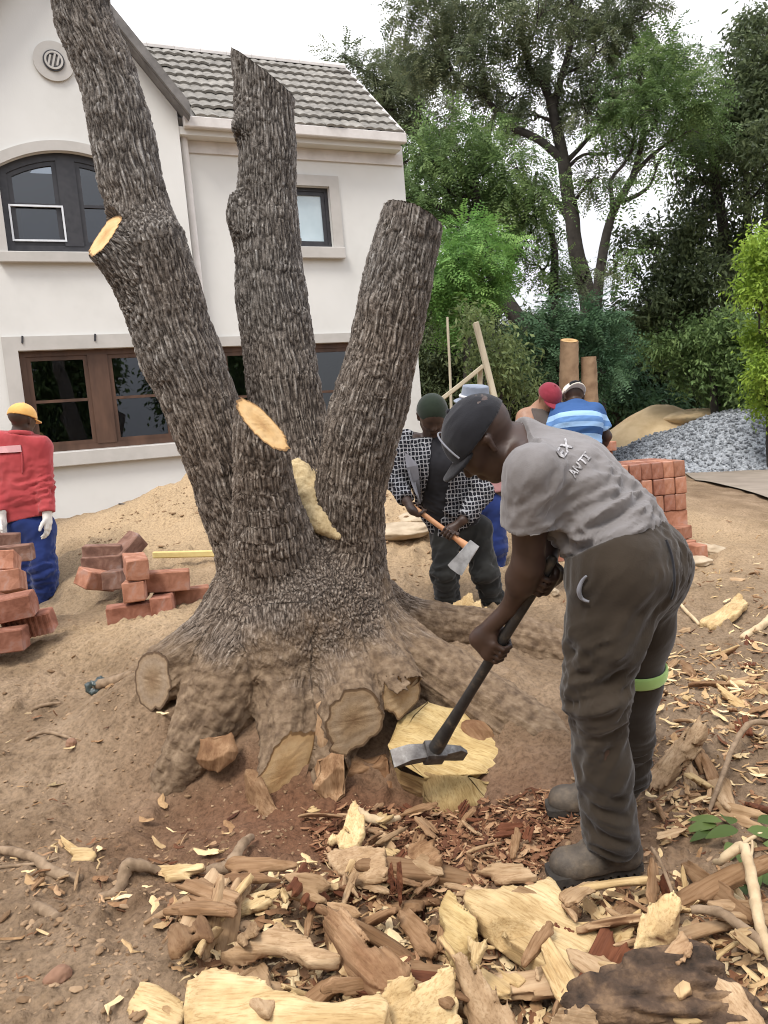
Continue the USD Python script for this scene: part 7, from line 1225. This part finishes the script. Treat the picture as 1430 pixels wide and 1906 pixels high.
pos = np.array(pos); kz = fbm(np.column_stack([pos[:, :2] * 1.6, pos[:, 2] * 0]), 3, 77) > .44; pos = pos[kz]; s_ = np.random.default_rng(6).lognormal(-4.9, .55, len(pos)) * np.maximum(1, pos[:, 1] / 4.5); s_ = np.clip(s_, .004, .06); pos[:, 2] = gzs(pos[:, :2]) + s_ * .12
instancer('clods', sc2, stones, [LOOK['clod']] * 3, pos, flatquat(len(pos), rg, .25), s_[:, None] * P(1.2, 1, .6), rg.integers(0, 3, len(pos)))
# sticks, roots, stones, leaves
surf('twig', [(.3, (.13, .085, .05)), (.6, (.27, .19, .12))], scale=20, rough=.9, bump=.4); surf('pale_stick', [(.3, (.36, .26, .15)), (.6, (.55, .42, .26))], scale=14, rough=.9, bump=.4)
def stick(label, pts, w, mt='twig', catg='stick', name='stick', sd=0):
    q = [];
    for a in pts: p = onz(a[0], a[1], .03); p[2] = gz(p[0], p[1]) + .008 + (a[2] if len(a) > 2 else 0); q.append(p)
    r_ = [px2m(x, np.linalg.norm(q[0] - CC)) / 2 for x in (w if np.ndim(w) else [w] * len(q))]; return cd(obj(name, tube(np.array(q), r_, 8, 6 * len(q), .10, sd), LOOK[mt], None, True), label, catg)
stick('long thin branch curving down from the right edge to the leafy twig', [(1470, 1385, .05), (1405, 1395, .10), (1370, 1425, .08), (1345, 1470, .05), (1318, 1512, 0)], [9, 9, 8, 7, 5]); stick('grey brown stick entering from the left edge', [(-20, 1570), (60, 1592), (100, 1612), (150, 1628)], [12, 14, 16, 12], 'twig', sd=2); stick('thin twig crossing the stick at the left edge', [(-10, 1604), (60, 1600), (108, 1584)], [5, 5, 3], sd=3)
stick('short thick stick lying alone low on the left', [(66, 1672), (86, 1684), (104, 1698)], [16, 18, 14], sd=4); stick('bent brown stick beside the left cut root', [(172, 1328, .02), (200, 1350, .02), (232, 1362), (258, 1370)], [14, 16, 14, 10], 'twig', sd=5); stick('dark straight twig on the left bank', [(62, 1352), (90, 1346), (118, 1342)], [5, 6, 4], sd=6); stick('dark curved twig below the straight one on the left', [(54, 1410), (100, 1416), (142, 1430)], [5, 6, 4], sd=7)
stick('gnarled root piece on soil below the cut roots', [(385, 1618, .02), (425, 1612, .03), (450, 1580, .03), (468, 1550, .02)], [16, 22, 18, 12], 'twig', sd=8); stick('brown knotted stick left of the gnarled root', [(180, 1652), (215, 1640), (240, 1620, .02), (300, 1612)], [14, 18, 22, 12], 'twig', sd=10)
stick('twisted pale strip of root at the right edge', [(1332, 1652, .06), (1350, 1676, .10), (1388, 1682, .14), (1406, 1740, .12), (1420, 1800, .08), (1440, 1840, .05)], [8, 13, 15, 16, 15, 12], 'pale_stick', 'root strip', 'root_strip', 11); stick('long brown root running under the twisted pale strip', [(1290, 1762, .08), (1340, 1772, .09), (1390, 1800, .08), (1450, 1830, .05)], [12, 16, 16, 12], 'twig', 'root', 'root', 12)
stick('bone pale curved stick at the foot of the forked chip', [(668, 1500, .04), (700, 1512, .04), (742, 1500, .05)], [14, 15, 8], 'pale_stick', sd=13); stick('thin white root crossing the soil behind the worker', [(1258, 1118), (1285, 1146), (1302, 1156)], [5, 6, 5], 'pale_stick', sd=14); stick('forked pale stick right of the banana shaped chip', [(1380, 1175), (1410, 1165), (1440, 1130)], [10, 13, 12], 'pale_stick', sd=15); stick('long slim root piece bottom right over the dark log', [(1265, 1770, .12), (1230, 1720, .18), (1218, 1690, .16)], [5, 6, 4], 'twig', sd=16)
rock_m = 'boulder'; surf('boulder', [(.3, (.17, .085, .05)), (.6, (.26, .15, .095))], scale=9, rough=.9, bump=.4); surf('pale_rock', [(.3, (.28, .215, .14)), (.6, (.43, .345, .24))], scale=7, rough=.9, bump=.5)
def rock(px, py, z, s, label, mt, sd, sq=.7):
    c = onz(px, py, z) if z < 5 else at(px, py, z); m = trimesh.creation.icosphere(3, 1); v = np.asarray(m.vertices); v = v * (1 + .5 * (fbm(v * 1.3 + sd, 3, sd) - .5))[:, None]; v = v + .0; f1, f2 = worley(v * 1.6 + sd, sd); v = v * (.85 + .3 * f1)[:, None] * (s, s * .8, s * sq)
    c[2] = gz(c[0], c[1]) + s * sq * .35; return cd(obj('rock', (v @ rotz(sd).T + c, m.faces), LOOK[mt], None, True), label, 'rock')
rock(108, 1826, .02, .034, 'round reddish stone half sunk in soil at the lower left', 'boulder', 1); rock(1300, 972, 6.6, .14, 'pale rubble stone right of the loose bricks', 'pale_rock', 2, .5); rock(1330, 985, 6.5, .10, 'smaller pale rubble stone farthest right of the loose bricks', 'pale_rock', 3, .5); rock(1008, 1095, 5.3, .06, 'white stone on the soil below the red block', 'pale_rock', 4); rock(1030, 1104, 5.25, .045, 'smaller white stone right of the other under the red block', 'pale_rock', 5); rock(1290, 1040, 6.2, .13, 'pale flat rubble slab below the loose bricks', 'pale_rock', 6, .35); rock(830, 1100, 5.5, .12, 'pale stone between the legs of the man with the axe', 'pale_rock', 7, .6); rock(140, 1440, .02, .028, 'reddish stone on the bare soil left of the roots', 'boulder', 8); rock(750, 1000, 6.4, .30, 'big pale rock in the mound right of the trunk', 'pale_rock', 9, .22); rock(800, 960, 7.0, .34, 'broad pale rock above the big one in the mound', 'pale_rock', 10, .2)
cd(obj('fallen_leaf', leafm := trimesh.Trimesh(*(lambda l: (l[0] + (0, 0, .012), np.vstack([l[1], l[1][:, ::-1]])))(leaf_card((lambda p: P(p[0], p[1], gz(p[0], p[1])))(onz(90, 1490)), P(1, .1, 0), P(0, 0, 1), .075, .04)), process=False), LOOK['sawdust']), 'fallen yellow leaf lying on the soil at the left', 'leaf')
# leafy twig on the right
lt = thing('leafy_twig', 'fallen green leafy twig lying on the soil at the right edge', 'twig', onz(1400, 1590)); bp_ = [onz(1460, 1530, .06), onz(1400, 1560, .06), onz(1340, 1610, .03), onz(1290, 1640, .02)]; obj('stem', tube(bp_, [.006, .006, .005, .003], 7, 16), LOOK['pale_stick'], lt, True); obj('stem', tube([onz(1400, 1565, .06), onz(1392, 1610, .05), onz(1350, 1660, .02)], [.004, .004, .002], 6, 10), LOOK['pale_stick'], lt, True)
def big_leaf(o, d, l, w, nrm):
    d = unit(d); s = unit(np.cross(d, nrm)); n = np.cross(s, d); n = n if n[2] > 0 else -n; t = np.linspace(0, 1, 8); pr_ = np.sin(pi * t ** .8) ** .8; v = []
    for a, p in zip(t, pr_): c = o + d * l * a - n * l * .25 * a * a; v += [c - s * w / 2 * p + n * w * .15 * p, c, c + s * w / 2 * p + n * w * .15 * p]
    f = []
    for i in range(7):
        for j in (0, 1): a = i * 3 + j; f += [[a, a + 1, a + 4], [a, a + 4, a + 3]]
    return trimesh.Trimesh(np.array(v), np.array(f), process=False)
leafmat('leaf_fresh', (.045, .075, .016), (.075, .115, .026), (.13, .18, .05))
for k, (px, py, z, dx, dy, l, w) in enumerate(((1335, 1535, .05, -1, -.1, .10, .04), (1345, 1530, .06, -.9, .5, .10, .035), (1360, 1535, .06, .3, 1, .10, .05), (1390, 1545, .07, .6, -.2, .11, .045), (1410, 1530, .07, 1, .2, .10, .045), (1425, 1545, .06, 1, -.1, .10, .05), (1375, 1545, .07, -.8, -.1, .10, .045), (1388, 1600, .06, -.1, -1, .10, .05), (1375, 1590, .06, .1, -1, .09, .05), (1400, 1620, .05, .5, -.8, .09, .04), (1390, 1640, .04, -.6, -.6, .09, .045), (1365, 1570, .05, -.5, -.8, .08, .04), (1420, 1570, .05, 1, -.5, .10, .04), (1325, 1548, .04, -1, -.4, .08, .03))):
    o = onz(px, py, z); obj('leaf', big_leaf(o, CR * dx + P(0, 1, 0) * dy, l, w, P(.2 * (k % 3 - 1), -.3, 1)), LOOK['leaf_fresh'], lt, True)
# crumpled dark plastic by the left root
pl_ = nets(lambda p: (np.sqrt((((p - onz(190, 1318, .10)) / P(.055, .035, .03)) ** 2).sum(1)) - 1) * .03, onz(190, 1318, .10) - .12, onz(190, 1318, .10) + .12, .007); c = onz(190, 1318, .10); pl_ = sweep_folds(pl_, [(c, .2, P(1, .3, 0), .03, .03), (c, .2, P(0, .3, 1), .03, .03)], 5)
surf('dark_plastic', [(.3, (.015, .022, .02)), (.6, (.04, .055, .05))], scale=30, rough=.35, spec=.6, bump=.3); cd(obj('plastic_scrap', trimesh.Trimesh(np.asarray(pl_.vertices) + (0, 0, gz(c[0], c[1]) + .02 - c[2]), pl_.faces, process=False), LOOK['dark_plastic'], None, True), 'crumpled scrap of dark plastic beside the left cut root', 'plastic scrap')
